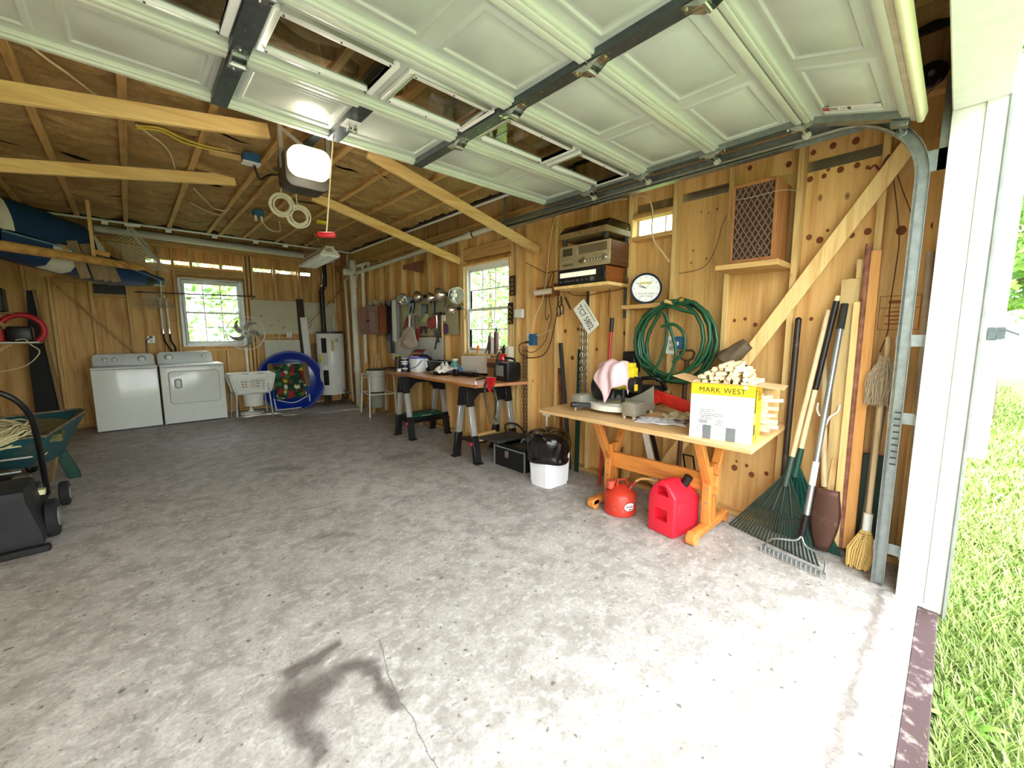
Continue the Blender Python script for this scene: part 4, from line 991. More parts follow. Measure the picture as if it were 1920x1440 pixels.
solo(MB().lathe([(0, 0), (.09, 0), (.125, .02), (.13, .03), (.12, .03), (.085, .01), (0, .01)], c, 28), 'dark_dish', BLACKP, 'shallow dark dish under the white rags on the far workbench', 'dish')
rag('work_rag', c+V((0, 0, .026)), .13, .12, .09, 'crumpled off-white rag lying in the dark dish', CLOTHW, 3)
rag('work_glove', c+V((.12, .08, .01)), .11, .10, .16, 'crumpled white work gloves behind the dark dish', M('pale_glove', (226, 220, 214), .9, var=.06, bmp=.3), 5, 'gloves')
c = P2(849, 702)+V((.05, .03, 0)); T = thing('small_box', 'open white box beside the rags on the far workbench', 'box', c)
for x0, x1, y0, y1 in ((-.06, .06, -.085, -.08), (-.06, .06, .08, .085), (-.06, -.055, -.085, .085), (.055, .06, -.085, .085)): MB().bb(c.x+x0, c.x+x1, c.y+y0, c.y+y1, BT, BT+.095).build('side', WHITE, T)
MB().bb(c.x-.06, c.x+.06, c.y-.085, c.y+.085, BT, BT+.005).build('bottom', WHITE, T)
# teal spray bottle and blue things behind
c = PB(853, 684, 3.17); T = thing('glass_jar', 'teal glass jar with pale lid behind the white box', 'jar', c)
MB().lathe([(0, 0), (.05, 0), (.055, .02), (.055, .13), (.035, .16), (.035, .18), (0, .18)], c, 20).build('jar', M('teal_glass', (90, 150, 150), .15, var=.1), T)
MB().lathe([(0, .18), (.04, .18), (.04, .205), (0, .205)], c, 20).build('lid', M('cream_lid', (220, 214, 190), .4), T)
c = PB(862, 690, 3.13); solo(MB().lathe([(0, 0), (.04, 0), (.042, .06), (.02, .1), (.02, .12), (0, .12)], c, 16), 'blue_bottle', M('blue_bottle_plastic', (50, 110, 170), .3), 'small blue bottle leaning in front of the white panel', 'bottle')
# headphones-like drill battery group
c = P2(851, 707); c = V((c.x+.03, c.y, BT))
T = thing('flashlight', 'black flashlight lying on the far workbench', 'flashlight', c)
d = V((.45, -1, 0)).normalized()
MB().cyl(c+V((0, .05, .05)), c+V((0, .05, .05))+d*.07, .045, .045, n=20).build('head', BLACKP, T, bev=.004); MB().cyl(c+V((0, .05, .045))+d*.07, c+V((0, .05, .03))+d*.26, .026, .022, n=16).build('handle', BLACKM, T)
c = P2(884, 707)+V((.03, .06, 0)); T = thing('staple_gun', 'black staple gun lying beside the flashlight', 'tool', c)
MB().beam(c+V((-.05, .11, .03)), c+V((.04, -.1, .03)), .04, .05).build('body', BLACKP, T, bev=.006); MB().beam(c+V((-.05, .10, .062)), c+V((.03, -.08, .075)), .03, .012).build('lever', GREYP, T, bev=.003)
c = P2(907, 704)+V((.06, .05, 0)); T = thing('battery_charger', 'black battery charger with coiled cord on the far workbench', 'charger', c)
MB().box(c+V((0, 0, .055)), (.16, .24, .11)).build('body', BLACKP, T, bev=.02, seg=2)
MB().tube([c+V((.07*cos(t)*(1+.1*sin(3*t)), .11*sin(t), .12+.012*sin(2.3*t)+.001*t)) for t in [i*.5 for i in range(40)]], .005, 6).build('cord', RUBBER, T)
MB().tube([c+V((0, .06, .11)), c+V((-.02, .02, .16)), c+V((0, -.04, .15)), c+V((.02, -.08, .11))], .004, 6, smooth=5).build('wire_loop', GREYP, T)
solo(MB().beam(P2(894, 713)+V((0, 0, .006)), P2(912, 708)+V((.0, 0, .006)), .01, .01), 'screwdriver_bit', BLACKM, 'thin black rod lying near the red clamp on bench', 'rod')
# white panel and cardboard box below the window
solo(trx([(866, 667), (919, 667), (919, 700), (866, 700)], 3.22, .012), 'laminate_sheet', M('white_laminate', (226, 222, 212), .4, var=.03), 'white laminate panel leaning below the right window', 'panel')
a = PX(919, 671, 3.17); b = PX(938, 671, 3.17)
T = thing('cardboard_box', 'brown cardboard box with dark band below the right window', 'box', ((3.20), (a.y+b.y)/2, BT))
CARD = M('cardboard_brown', (150, 104, 64), .8, var=.1)
MB().bb(3.12, 3.27, b.y-.06, a.y, BT+.001, a.z).build('carton', CARD, T, bev=.003); MB().bb(3.116, 3.12, b.y-.06, a.y, a.z-.11, a.z-.055).build('band', M('dark_tape', (84, 44, 28), .6), T)
MB().bb(3.116, 3.12, b.y-.06, a.y, BT+.10, BT+.106).build('seam', M('dark_tape2', (110, 76, 48), .6), T)
# bottles on the window sill
SZ = 1.153
def sill(xp, h, r, label, mt, cap=None, cat='tube', lean=0):
    c = PX(xp, 660, 3.335); c = V((3.335, c.y, SZ)); T = thing('sealant_tube' if cat == 'tube' else cat, label, cat, c)
    MB().cyl(c, c+V((0, lean, h*.8)), r, n=18).build('body', mt, T); MB().cyl(c+V((0, lean, h*.8)), c+V((0, lean*1.2, h)), r*.45, r*.15, n=12).build('nozzle', cap or WHITE, T)
sill(897, .12, .022, 'orange bottle on the right window sill', M('orange_bottle', (226, 130, 50), .4), M('orange_bottle', (226, 130, 50), .4), 'bottle')
sill(912, .26, .022, 'grey leaning sealant tube on the right window sill', M('grey_tube', (110, 112, 106), .4), lean=-.09)
sill(919, .27, .025, 'dark purple sealant tube on the right window sill', M('purple_tube', (70, 34, 44), .4), BLACKP)
sill(924, .25, .024, 'white sealant tube on the right window sill', WHITE)
sill(931, .34, .032, 'tall maroon spray can with black nozzle on the right window sill', M('maroon_can', (96, 50, 50), .35), BLACKP, 'spray can')
a = PX(941, 649, 3.24); b = PX(959, 649, 3.24)
T = thing('sealant_carton', 'stacked pale cream carton of white paper behind the red extinguisher', 'carton', (3.24, (a.y+b.y)/2, BT))
MB().bb(3.2, 3.28, b.y, a.y, BT+.001, a.z).build('carton', M('cream_carton', (230, 226, 202), .6, var=.03), T, bev=.003)
for z in (.06, .12, .18, .25): MB().bb(3.197, 3.2, b.y+.01, a.y-.01, BT+z, BT+z+.005).build('sheet_edge', GREYP, T)
MB().bb(3.197, 3.2, b.y+.06, a.y-.02, a.z-.05, a.z-.03).build('print_line', M('brown_print', (110, 84, 50), .6, var=0), T)
# fire extinguisher
REDG = M('glossy_red', (196, 30, 32), .25, var=.05, coat=.4)
c = PX(943, 690, 3.14); c = V((3.14, c.y, BT)); T = thing('fire_extinguisher', 'small red fire extinguisher on the far workbench', 'fire extinguisher', c)
MB().lathe([(0, 0), (.045, 0), (.048, .01), (.048, .26), (.04, .29), (.018, .31), (0, .31)], c, 24).build('cylinder', REDG, T)
MB().box(c+V((0, -.01, .325)), (.022, .03, .03)).beam(c+V((0, .01, .335)), c+V((-.02, -.06, .37)), .018, .008).beam(c+V((0, .01, .35)), c+V((-.02, -.05, .405)), .018, .01).build('valve', BLACKP, T)
MB().tube([c+V((-.02, .03, .325)), c+V((-.05, .05, .25)), c+V((-.05, .04, .1))], .009, 8, smooth=5).build('hose', RUBBER, T)
MB().lathe([(.0485, .18), (.0495, .18), (.0495, .2), (.0485, .2)], c, 24, close=False).build('strap', WHITE, T)
# black radio / battery pack
a = P2(941, 711); T = thing('portable_charger', 'black ribbed portable jump charger at the right end of the far workbench', 'charger', (3.14, 3.46, BT))
cx, cy = 3.13, 3.45
MB().box((cx, cy, BT+.11), (.2, .25, .215), -.1).build('case', BLACKP, T, bev=.025, seg=2)
for k in range(6): MB().box((cx+.0, cy-.128, BT+.05+.022*k), (.16, .008, .008), -.1).build('rib', BLACKM, T)
MB().box((cx-.103, cy+.02, BT+.12), (.006, .14, .12), -.1).build('front_panel', GREYP, T, bev=.003)
MB().tube([(cx, cy+.12, BT+.2), (cx, cy+.09, BT+.255), (cx, cy-.09, BT+.255), (cx, cy-.12, BT+.2)], .012, 10, smooth=5).build('handle', BLACKP, T)
MB().tube([(cx-.11, cy+.1, BT+.02), (cx-.12, cy+.09, BT+.15), (cx-.1, cy+.06, BT+.22), (cx, cy+.02, BT+.235)], .007, 8, smooth=5).build('cable', RUBBER, T)
# red spring clamp with black jaws hanging over the bench edge
c = P2(917, 711); T = thing('ratchet_clamp', 'red handled clamp with dark jaws hanging over bench edge', 'clamp', (c.x, c.y, .6))
bx = 2.60; yy = 3.32
def fpz(x, y, X=bx): return PX(x, y, X)
MB().beam((2.612, 3.37, .862), (2.68, 3.47, .886), .03, .02).build('upper_jaw', M('red_clamp_plastic', (198, 34, 44), .35), T, bev=.003)
MB().prism([fpz(910, 707), fpz(927, 708), fpz(924, 722), fpz(917, 736), fpz(913, 728), fpz(911, 716)], (.03, .0, 0)).build('grip', M('red_clamp_plastic', (198, 34, 44), .35), T, bev=.004)
for pts in ([(911, 712), (907, 722), (908, 742), (912, 765), (915, 780), (917, 795)], [(921, 724), (926, 735), (929, 752), (927, 775), (925, 783), (930, 790)]):
    MB().tube([fpz(*p)+V((.012, 0, 0)) for p in pts], [.012, .013, .014, .011, .008, .005], 8).build('jaw', M('dark_olive_steel', (62, 62, 50), .4, .5), T)

# toolbox and flat case on the floor, tie-down chain
p0 = V((2.79, 3.30)); p1 = V((2.79, 2.83))
T = thing('tool_box', 'black steel-edged tool box on the floor beside the bin', 'tool box', (2.98, 3.06, 0))
MB().bb(2.80, 3.16, 2.84, 3.30, .0, .225).build('body', BLACKP, T, bev=.006)
MB().bb(2.79, 3.17, 2.83, 3.31, .226, .26).build('lid', BLACKM, T, bev=.008)
for y in (2.838, 3.302): MB().bb(2.793, 2.802, y-.008, y+.008, .0, .225).build('edge_strip', GREYP, T)
MB().bb(2.793, 2.80, 2.85, 3.29, .205, .218).build('front_bar', GREYP, T)
MB().box((2.792, 3.10, .15), (.008, .05, .07)).build('latch', M('red_grey_latch', (150, 130, 126), .4, .4), T, bev=.002)
MB().tube([(2.95, 2.9, .26), (2.95, 2.92, .30), (2.95, 3.02, .30), (2.95, 3.04, .26)], .011, 8).build('handle', GREYP, T)
T = thing('flat_case', 'flat black carrying case lying behind the tool box', 'case', (2.9, 3.55, .26))
MB().beam((2.66, 3.24, .30), (3.14, 3.26, .278), .30, .03).build('shell', M('dark_grey_case', (48, 48, 50), .5), T, bev=.006)
MB().tube([(3.02, 3.35, .30), (3.05, 3.4, .38), (3.12, 3.3, .39), (3.17, 3.2, .30)], .012, 8, smooth=5).build('strap', RUBBER, T)
CHAIN = rusty('rusty_chain', (120, 100, 82), (84, 56, 40), .5, .4, .7)
def link(): 
    m = MB(); q = [(0, .011*cos(t), .019*sin(t)) for t in [2*pi*i/12 for i in range(12)]]
    m.tube([(a, b, c+(.008 if c > 0 else -.008)) for a, b, c in q], .0042, 6, True); return m
def chain(name, label, top, n, mat, scale=1.0, step=.042, sway=0):
    T = thing(name, label, 'chain', top, world=False); l0 = link().build('link', mat, T); l0.scale = (scale,)*3; l0.rotation_euler = (0, 0, .5)
    for k in range(1, n): share(l0, T, (sway*sin(k*.3), 0, -step*scale*k), (0, 0, .5+(pi/2 if k % 2 else 0)), 'link', (scale,)*3)
    return T
chain('hanging_chain', 'left rusty chain hanging on a stud behind the far bench end', (3.285, 3.345, 1.23), 27, CHAIN, 1.05)
chain('hanging_chain', 'right rusty chain hanging on a stud behind the far bench end', (3.285, 3.30, 1.23), 26, CHAIN, 1.05)

# ================================================================ trash bin with black bag
c = V((2.80, 2.52)); T = thing('trash_bin', 'white plastic trash bin on floor', 'trash bin', (c.x, c.y, 0))
def dsh(k, z, f=1): # D-shaped outline facing the room
    pts = [(-.115, .14), (-.15, .1), (-.16, .0), (-.15, -.1), (-.115, -.14), (.13, -.15), (.15, -.12), (.15, .12), (.13, .15)]
    return [(c.x+a*k*f, c.y+b*k*f, z) for a, b in pts]
BINW = M('white_bin_plastic', (238, 240, 242), .35, var=.02)
MB().loft([dsh(.88, .0), dsh(.88, .025), dsh(.92, .026), dsh(1.0, .30), dsh(.95, .30), dsh(.86, .03)]).build('bin', BINW, T, ang=25)
BAG = M('black_bin_bag', (12, 12, 14), .16, var=.1, nscale=26, bmp=.7, coat=.3)
rn = random.Random(4)
def bag(u, v):
    a = 2*pi*u; t = v*10; zz = (.225, .245, .28, .32, .37, .42, .46, .49, .505, .50, .48); kk = (1.16, 1.22, 1.19, 1.24, 1.33, 1.35, 1.28, 1.1, .82, .45, .03)
    i = min(9, int(t)); f = t-i; z = lerp(zz[i], zz[i+1], f); k = lerp(kk[i], kk[i+1], f); b_ = sin(pi*min(1, v*1.15))
    w = 1+b_*(.05*sin(3*a+1.3+2*v)+.03*sin(6*a-5*v)+.022*sin(11*a+9*v)+.012*sin(19*a-14*v))
    return (c.x+.152*k*w*cos(a), c.y+.166*k*w*sin(a), z+.03*b_*sin(2*a+.6)+.012*b_*sin(5*a+7*v)-.008*(1-b_)*sin(3*a))
tag(MB().grid(bag, 120, 20).build('trash_bag', BAG, origin=(c.x, c.y, .25), ang=50), 'glossy black trash bag lining the white bin', 'trash bag')

# ================================================================ commode stool with pail near the corner, lumber offcuts
ft = [PZ(692, 786)+V((.0, 0, 0)), PZ(742, 776), PZ(668, 774), PZ(712, 770)]
ft = [V((2.78, 6.42, 0)), V((3.2, 6.30, 0)), V((2.86, 6.95, 0)), V((3.26, 6.82, 0))]
commode('commode_chair', 'white tubular commode frame holding a grey bucket near the soil stack', ft, .42, .66, False, M('white_enamel_tube', (222, 222, 212), .35, .1, var=.05))
c = V((3.02, 6.66, .44)); T = thing('lidded_bucket', 'grey white bucket with dark lid on the commode frame', 'bucket', c)
MB().lathe([(0, 0), (.135, 0), (.15, .33), (.155, .33), (.155, .36), (0, .36)], c, 28).build('body', M('grey_bucket', (206, 210, 200), .4, var=.05), T)
for z in (.26, .29, .32): MB().lathe([(.147, z), (.155, z+.003), (.155, z+.008), (.147, z+.011)], c, 28, close=False).build('ridge', M('grey_bucket', (206, 210, 200), .4, var=.05), T)
MB().lathe([(0, .36), (.157, .36), (.157, .375), (.15, .38), (0, .375)], c, 28).build('lid', M('dark_green_lid', (30, 50, 34), .5), T)
c2 = c-V((0, 0, .27)); solo(MB().lathe([(0, 0), (.12, 0), (.135, .25), (0, .25)], c2, 24), 'commode_pail', M('grey_green_pail', (140, 146, 128), .5), 'grey pail under the seat of the white commode frame', 'pail')
for k, (x0, y0, x1, y1, h, wd) in enumerate(((3.18, 7.2, 3.26, 7.3, 1.2, .09), (3.12, 7.05, 3.26, 7.12, 1.05, .11), (3.08, 6.98, 3.24, 6.96, .98, .07), (2.98, 7.3, 3.2, 7.45, .8, .07))):
    solo(MB().beam((x0, y0, 0.01), (x1, y1, h), wd, .025, up=(-1, 0, 0)), 'lumber_offcut', STUD, ('tall lumber offcut', 'wide lumber offcut', 'narrow lumber offcut', 'short lumber offcut')[k]+' leaning behind the commode frame with grey bucket', 'lumber', 'lumber offcuts in the corner', bev=.002)

# ================================================================ wall cabinet, pegboard and its tools
CAB = wood('cherry_cabinet', (132, 70, 28), (98, 48, 18), 2, 1, 0, .5, rnd=0)
T = thing('wall_cabinet', 'small reddish wooden wall cabinet with two doors', 'cabinet', (3.2, 7.05, 1.40))
MB().bb(3.12, 3.298, 6.66, 7.46, 1.405, 1.885).build('body', CAB, T, bev=.004)
for y0, y1, ky in ((6.68, 7.05, 7.02), (7.07, 7.44, 7.10)):
    D = MB().bb(3.105, 3.119, y0, y1, 1.42, 1.87).build('door', CAB, T, bev=.003)
    MB().bb(3.098, 3.105, y0+.06, y1-.06, 1.49, 1.80).build('raised_panel', CAB, D, bev=.006)
    MB().cyl((3.105, ky, 1.64), (3.085, ky, 1.64), .012, n=12).build('knob', BLACKM, D)
rag('dust_mask', V((3.20, 6.95, 1.886)), .09, .2, .12, 'crumpled cream glove lying on the wall cabinet', M('cream_leather', (206, 192, 150), .8, var=.1, bmp=.2), 9, 'glove', .0)
PB = thing('pegboard', 'olive pegboard full of tools left of the right window', 'pegboard', (3.29, 5.5, 1.38))
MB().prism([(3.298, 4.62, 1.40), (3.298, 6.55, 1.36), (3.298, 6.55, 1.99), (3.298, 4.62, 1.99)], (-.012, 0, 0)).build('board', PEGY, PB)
solo(MB().bb(3.284, 3.297, 5.0, 6.55, .96, 1.355), 'white_backboard', M('pale_backboard', (212, 214, 204), .5, var=.04), 'pale white backboard on wall behind the far workbench', 'panel')
def on(poly, X=3.27, t=.02, m=None): return trx(poly, X, t, m)
SILV = M('polished_aluminium', (214, 214, 208), .16, .95, var=.05)
def reflector(x, y, r, d, label, X=3.12):
    c = PX(x, y, X); ax = V(d).normalized(); T = thing('clamp_lamp', label, 'clamp lamp', c, group='clamp lamps on the pegboard')
    MB().lathe([(r, r*.9), (r*.97, r*.72), (r*.8, r*.3), (r*.5, .0), (r*.32, -.02), (r*.32, -.06), (.0, -.06)], c, 24, axis=ax, close=False).build('reflector', SILV, T, thick=.002)
    MB().ball(c+ax*r*.35, r*.33).build('bulb', M('white_bulb', (230, 226, 214), .3), T)
    MB().cyl(c-ax*.06, c-ax*.13, .022, n=12).build('socket', BLACKP, T)
    MB().tube([c-ax*.13, c-ax*.16+V((.03, 0, -.05)), V((3.28, c.y, c.z-.12))], .004, 6, smooth=4).build('cord', RUBBER, T)
reflector(756, 563, .09, (-.6, -.7, .1), 'dull clamp lamp at the left of the pegboard')
reflector(790, 556, .085, (-.3, 1, 0), 'clamp lamp with shiny shade in the middle of the pegboard top')
reflector(814, 557, .075, (-.4, 1, -.1), 'smaller clamp lamp right of pegboard middle')
reflector(833, 552, .10, (-.25, 1, 0), 'large bright clamp lamp at the pegboard top')
reflector(850, 553, .11, (-.2, -1, -.15), 'largest bright clamp lamp at the right end of pegboard top')
reflector(852, 580, .07, (-.3, 1, -.1), 'small copper-tinted clamp lamp low on the pegboard right side')
TOOLS = [
 ('straight_edge', [(736, 563), (738, 563), (741, 640), (738, 640)], PVC, 'thin pale straight edge hanging at the pegboard left end', 'ruler'),
 ('level_bar', [(739, 563), (742.5, 563), (745, 641), (741, 641)], WHITE, 'white bar hanging second from the pegboard left end', 'bar'),
 ('spirit_level', [(745, 566), (749, 566), (750, 634), (746, 634)], GREYP, 'grey level hanging beside the white bar on the pegboard', 'level'),
 ('hand_saw', [(723, 566), (734, 564), (736, 640), (730, 645), (724, 630)], BLACKM, 'black bundle of saw blades hanging left of the pegboard', 'saw'),
 ('table_tennis_paddle', [(766, 592), (760, 603), (757, 618), (766, 614)], M('dull_red', (150, 40, 24), .6), 'dull red paddle hanging behind the net', 'paddle'),
 ('pry_bar', [(777, 592), (779.5, 592), (780.5, 638), (778, 638)], M('grey_steel', (150, 150, 140), .3, .8), 'thin steel pry bar hanging on the pegboard', 'pry bar'),
 ('pliers', [(768, 558), (776, 556), (778, 572), (776, 588), (773, 572), (769, 588), (767, 575)], BLACKM, 'black pliers hanging at the pegboard top left', 'pliers'),
 ('drill_holster', [(791, 570), (802, 570), (802, 584), (797, 592), (792, 596)], BLACKP, 'black holster hanging in the pegboard centre', 'holster'),
 ('paint_can_holder', [(804, 556), (810, 556), (810, 566), (804, 567)], REDG, 'small red pouch hanging on the pegboard', 'pouch'),
 ('file_tool', [(813, 560), (816.5, 559), (816, 586), (813, 587)], BLACKM, 'black file hanging under the smaller clamp lamp', 'file'),
 ('string_card', [(797, 585), (805, 592), (800, 606), (792, 603)], M('pale_green_card', (190, 196, 140), .6), 'pale green card of string tilted on the pegboard', 'card'),
 ('red_cord_bundle', [(804, 597), (816, 593), (817, 612), (810, 617), (803, 614)], M('faded_red_cord', (170, 70, 64), .7, var=.3, nscale=60), 'faded red cord bundle hanging on the pegboard', 'cord'),
 ('putty_knife', [(780, 592), (787, 600), (783, 604), (780, 601)], GREYP, 'grey putty knife tilted on the pegboard', 'knife'),
 ('screwdriver', [(783, 612), (788, 612), (787, 632), (784, 640), (781, 638)], M('red_handle', (170, 40, 36), .4), 'red handled screwdriver hanging low on the pegboard', 'screwdriver'),
 ('wrench', [(819, 591), (822, 591), (822, 616), (819, 616)], CHROME, 'bright steel wrench hanging beside the hammers', 'wrench'),
 ('rubber_disc', [(832, 608), (836, 606), (840, 610), (840, 624), (835, 628), (832, 622)], M('purple_rubber', (92, 34, 96), .6), 'purple rubber disc hanging behind the hammer', 'disc'),
 ('bracket_card', [(831, 590), (836, 590), (836, 602), (831, 602)], WHITE, 'small white card hanging right of the hammer', 'card'),
 ('brush', [(789, 612), (801, 612), (801, 626), (798, 626), (797, 616), (793, 616), (792, 626), (789, 626)], DARKW, 'dark brush hanging low on the pegboard', 'brush'),
]
for i, (nm, pl, mt, lb, ct) in enumerate(TOOLS): solo(on(pl, 3.272-.004*(i % 3), .018), nm, mt, lb, ct, 'tools on the pegboard', bev=.003)
def hammer(x, y0, y1, hm, label, X=3.25):
    a, b = PX(x, y0, X), PX(x+1, y1, X); T = thing('hammer', label, 'hammer', b, group='hammers on the pegboard')
    MB().tube([a, lerp(a, b, .5), b], [.011, .012, .015], 10).build('handle', hm, T)
    MB().cyl(a+V((0, -.05, 0)), a+V((0, .03, 0)), .014, n=12).tube([a+V((0, .03, 0)), a+V((-.0, .07, -.005)), a+V((0, .1, -.03))], [.012, .009, .004], 8).build('head', BLACKM, T)
hammer(829, 589, 632, BRIGHTZ, 'hammer with pale wooden handle on the pegboard')
hammer(823, 587, 634, BLACKP, 'hammer with long black handle left of the pale handled one')
hammer(817, 588, 616, M('red_handle', (170, 40, 36), .4), 'hammer with red handle on the pegboard')
# calliper / compass hanging below
solo(on([(813, 622), (816, 618), (824, 640), (822, 643)], 3.26, .01).prism([PX(822, 618, 3.262), PX(825, 619, 3.262), PX(817, 655, 3.262), PX(815, 655, 3.262)], (-.01, 0, 0)), 'calliper', BLACKM, 'crossed black calliper hanging on the white backboard', 'calliper')
# landing net
NET = M('pale_mesh_net', (206, 190, 168), .9, var=.15, nscale=60, alpha=.82)
c = PX(768, 632, 3.2); T = thing('landing_net', 'white handled net hanging in front of the pegboard', 'net', c)
hp = [PX(768, 591, 3.2), PX(767.5, 612, 3.2)]
MB().tube([hp[0], hp[1]], [.018, .014], 10).build('handle', WHITE, T)
loop = [PX(a, b, 3.2) for a, b in ((767, 613), (757, 622), (751, 640), (752, 645), (768, 649), (781, 647), (779, 632), (774, 618))]
MB().tube(loop, .006, 6, True, smooth=4).build('hoop', WHITE, T)
ctr = sum(loop, V())/len(loop); sp = spline(loop, 4, True); n = len(sp)
MB().grid(lambda u, v: tuple(lerp(sp[int(round(u*n)) % n], ctr+V((-.10, 0, -.05)), v)+V((0, 0, -.07*sin(pi*v)))), n, 8).build('mesh_bag', NET, T)
for k in range(3): solo(on([(728+4*k, 640), (730.5+4*k, 640), (732.5+4*k, 662), (730+4*k, 662)], 3.26, .015), 'chisel', BLACKP if k else GREYP, ('left', 'middle', 'right')[k]+' one of three dark chisels left of the net', 'chisel', 'three chisels')
# shelf behind bench with jars and vice
T = thing('side_shelf', 'small dark shelf beside the far workbench end', 'shelf', (3.1, 5.85, .78)); MB().bb(2.90, 3.29, 5.50, 6.12, .86, .885).build('board', DARKW, T, bev=.003); MB().bb(3.2, 3.25, 5.55, 6.08, .0, .86).build('support', STUD, T)
for i, (x, y, r, h, mt, cp_, lb) in enumerate(((3.02, 5.86, .055, .2, M('brown_jar_glass', (96, 84, 66), .2), M('yellow_lid', (206, 190, 90), .4), 'brown jar with yellow lid on the small dark shelf'), (3.1, 5.70, .04, .15, M('grey_jar', (120, 118, 110), .3), BLACKP, 'grey jar with black lid on the small dark shelf'), (3.12, 5.60, .045, .24, M('clear_jar', (150, 140, 120), .2), M('yellow_cap', (226, 206, 40), .4), 'bottle with bright yellow cap on the small dark shelf'))):
    c = V((x, y, .886)); T = thing('jar', lb, 'jar', c); MB().lathe([(0, 0), (r, 0), (r, h*.8), (r*.8, h*.9), (0, h*.9)], c, 20).build('glass', mt, T); MB().lathe([(0, h*.9), (r*.85, h*.9), (r*.85, h), (0, h)], c, 20).build('lid', cp_, T)
c = PX(790, 668, 3.14); c = V((3.14, c.y, 0)); T = thing('bench_grinder', 'red and grey bench grinder on stack behind the wheel', 'grinder', (c.x, c.y, BT))
MB().bb(c.x-.09, c.x+.13, c.y-.16, c.y+.16, BT+.001, BT+.17).build('base', M('dark_grey_steel', (90, 88, 84), .5, .3), T, bev=.01)
MB().cyl((c.x, c.y-.13, BT+.24), (c.x, c.y+.13, BT+.24), .07, n=20).build('motor', M('dull_red_metal', (130, 40, 36), .4, .3), T, bev=.01)
for s in (-1, 1): MB().cyl((c.x, c.y+s*.14, BT+.24), (c.x, c.y+s*.17, BT+.24), .065, n=20).build('stone', GREYP, T)
for i, (x, y, w, h, lb) in enumerate(((962, 536, 10, 18, 'dark carved wooden sign high beside the right window'), (958, 588, 9, 20, 'black and gold patterned sign beside the right window'))):
    a = PX(x-w/2, y-h, 3.296); b = PX(x+w/2, y+h, 3.296)
    T = thing('wall_sign', lb, 'sign', (3.29, (a.y+b.y)/2, b.z)); MB().bb(3.28, 3.298, b.y, a.y, b.z, a.z).build('plaque', DARKW if i == 0 else BLACKP, T, bev=.002)
    for k in range(4):
        z = lerp(b.z, a.z, (k+.5)/4.5); m = MB()
        if i == 0: m.bb(3.2765, 3.281, lerp(b.y, a.y, .3), lerp(b.y, a.y, .7), z-.012, z+.02)
        else: m.beam((3.2785, b.y+.01, z-.02), (3.2785, (a.y+b.y)/2, z+.02), .003, .012, up=(1, 0, 0)).beam((3.2785, a.y-.01, z-.02), (3.2785, (a.y+b.y)/2, z+.02), .003, .012, up=(1, 0, 0))
        m.build('ornament', OLDZ if i == 0 else M('gold_paint', (196, 160, 60), .4), T)
a = PX(969, 580, 3.295); b = PX(983, 596, 3.295)
solo(MB().bb(3.25, 3.297, b.y, a.y, b.z, a.z), 'door_chime', WHITE, 'white rectangular wall box between window and studs', 'wall box', bev=.006)
solo(on([(757, 498), (794, 488), (794, 512), (757, 505)], 3.298, .012), 'brown_plate', CAB, 'reddish brown board nailed high on right wall studs', 'board')
T = outlet('wall_outlet', (XR+.0, PX(994, 637, XR).y, PX(994, 637, XR).z), 0, 'white wall outlet with blue box and black plug beside far bench', .09, .14)
oc = T.location.copy(); MB().bb(3.23, 3.30, oc.y-.115, oc.y-.047, oc.z-.06, oc.z+.065).build('blue_box', M('blue_junction_box', (38, 92, 132), .5), T, bev=.004)
MB().bb(3.25, 3.285, oc.y+.0, oc.y+.03, oc.z-.04, oc.z-.015).tube([(3.25, oc.y+.02, oc.z-.03), (3.22, oc.y+.09, oc.z-.06), (3.25, oc.y+.1, oc.z-.16), (3.27, oc.y-.05, oc.z-.2), (3.27, oc.y-.28, oc.z-.12), (3.26, oc.y-.42, oc.z+.25), (3.25, oc.y-.46, oc.z+.62)], .006, 6, smooth=6).build('plug_cord', M('brown_cord', (74, 44, 26), .6), T)
# ================================================================ near trestle table
TT = .775
TEAK = wood('orange_pine_trestle', (216, 142, 66), (182, 104, 40), 2, 1, .04, .45, rnd=.1)
TEAKX = wood('orange_pine_trestle_x', (216, 142, 66), (182, 104, 40), 0, 1, .04, .45, rnd=.1)
TEAKY = wood('orange_pine_trestle_y', (216, 142, 66), (182, 104, 40), 1, 1, .04, .45, rnd=.1)
BUTCH = wood('butcher_block', (222, 184, 130), (196, 150, 96), 1, 1.6, 0, .45, rnd=0)
T = thing('trestle_table', 'pale wooden trestle table with orange pine legs along the right wall', 'table', (2.87, 1.5, 0))
MB().prism([(2.43, .705, TT-.032), (3.285, .75, TT-.032), (3.285, 2.36, TT-.032), (2.475, 2.34, TT-.032)], (0, 0, .032)).build('tabletop', BUTCH, T, bev=.004)
for y in (1.085, 1.885):
    L = MB().bb(2.60, 3.20, y-.03, y+.03, .03, .085).build('foot', TEAKX, T, bev=.012, seg=2)
    for xx in (2.64, 3.16): MB().cyl((xx, y-.03, .045), (xx, y+.03, .045), .044, n=20).build('foot_pad', TEAKX, L, bev=.004)
    for x in (2.845, 2.925): MB().bb(x-.024, x+.024, y-.028, y+.028, .085, .50).build('post', TEAK, T, bev=.004)
    for s in (-1, 1): MB().beam((2.885+s*.03, y-.0, .36), (2.885+s*.24, y, TT-.034), .045, .06, up=(0, 1, 0)).build('fork_arm', TEAK, T, bev=.004)
    MB().bb(2.66, 3.12, y-.03, y+.03, TT-.075, TT-.033).build('top_cleat', TEAKX, T, bev=.004)
    for z in (.24, .34):
        MB().cyl((2.815, y-.01, z), (2.822, y-.01, z), .007, n=10).build('bolt', CHROME, T)
MB().bb(2.868, 2.902, 1.03, 1.94, .30, .43).build('stretcher', TEAKY, T, bev=.004)
def P1(x, y): return PZ(x, y, TT)

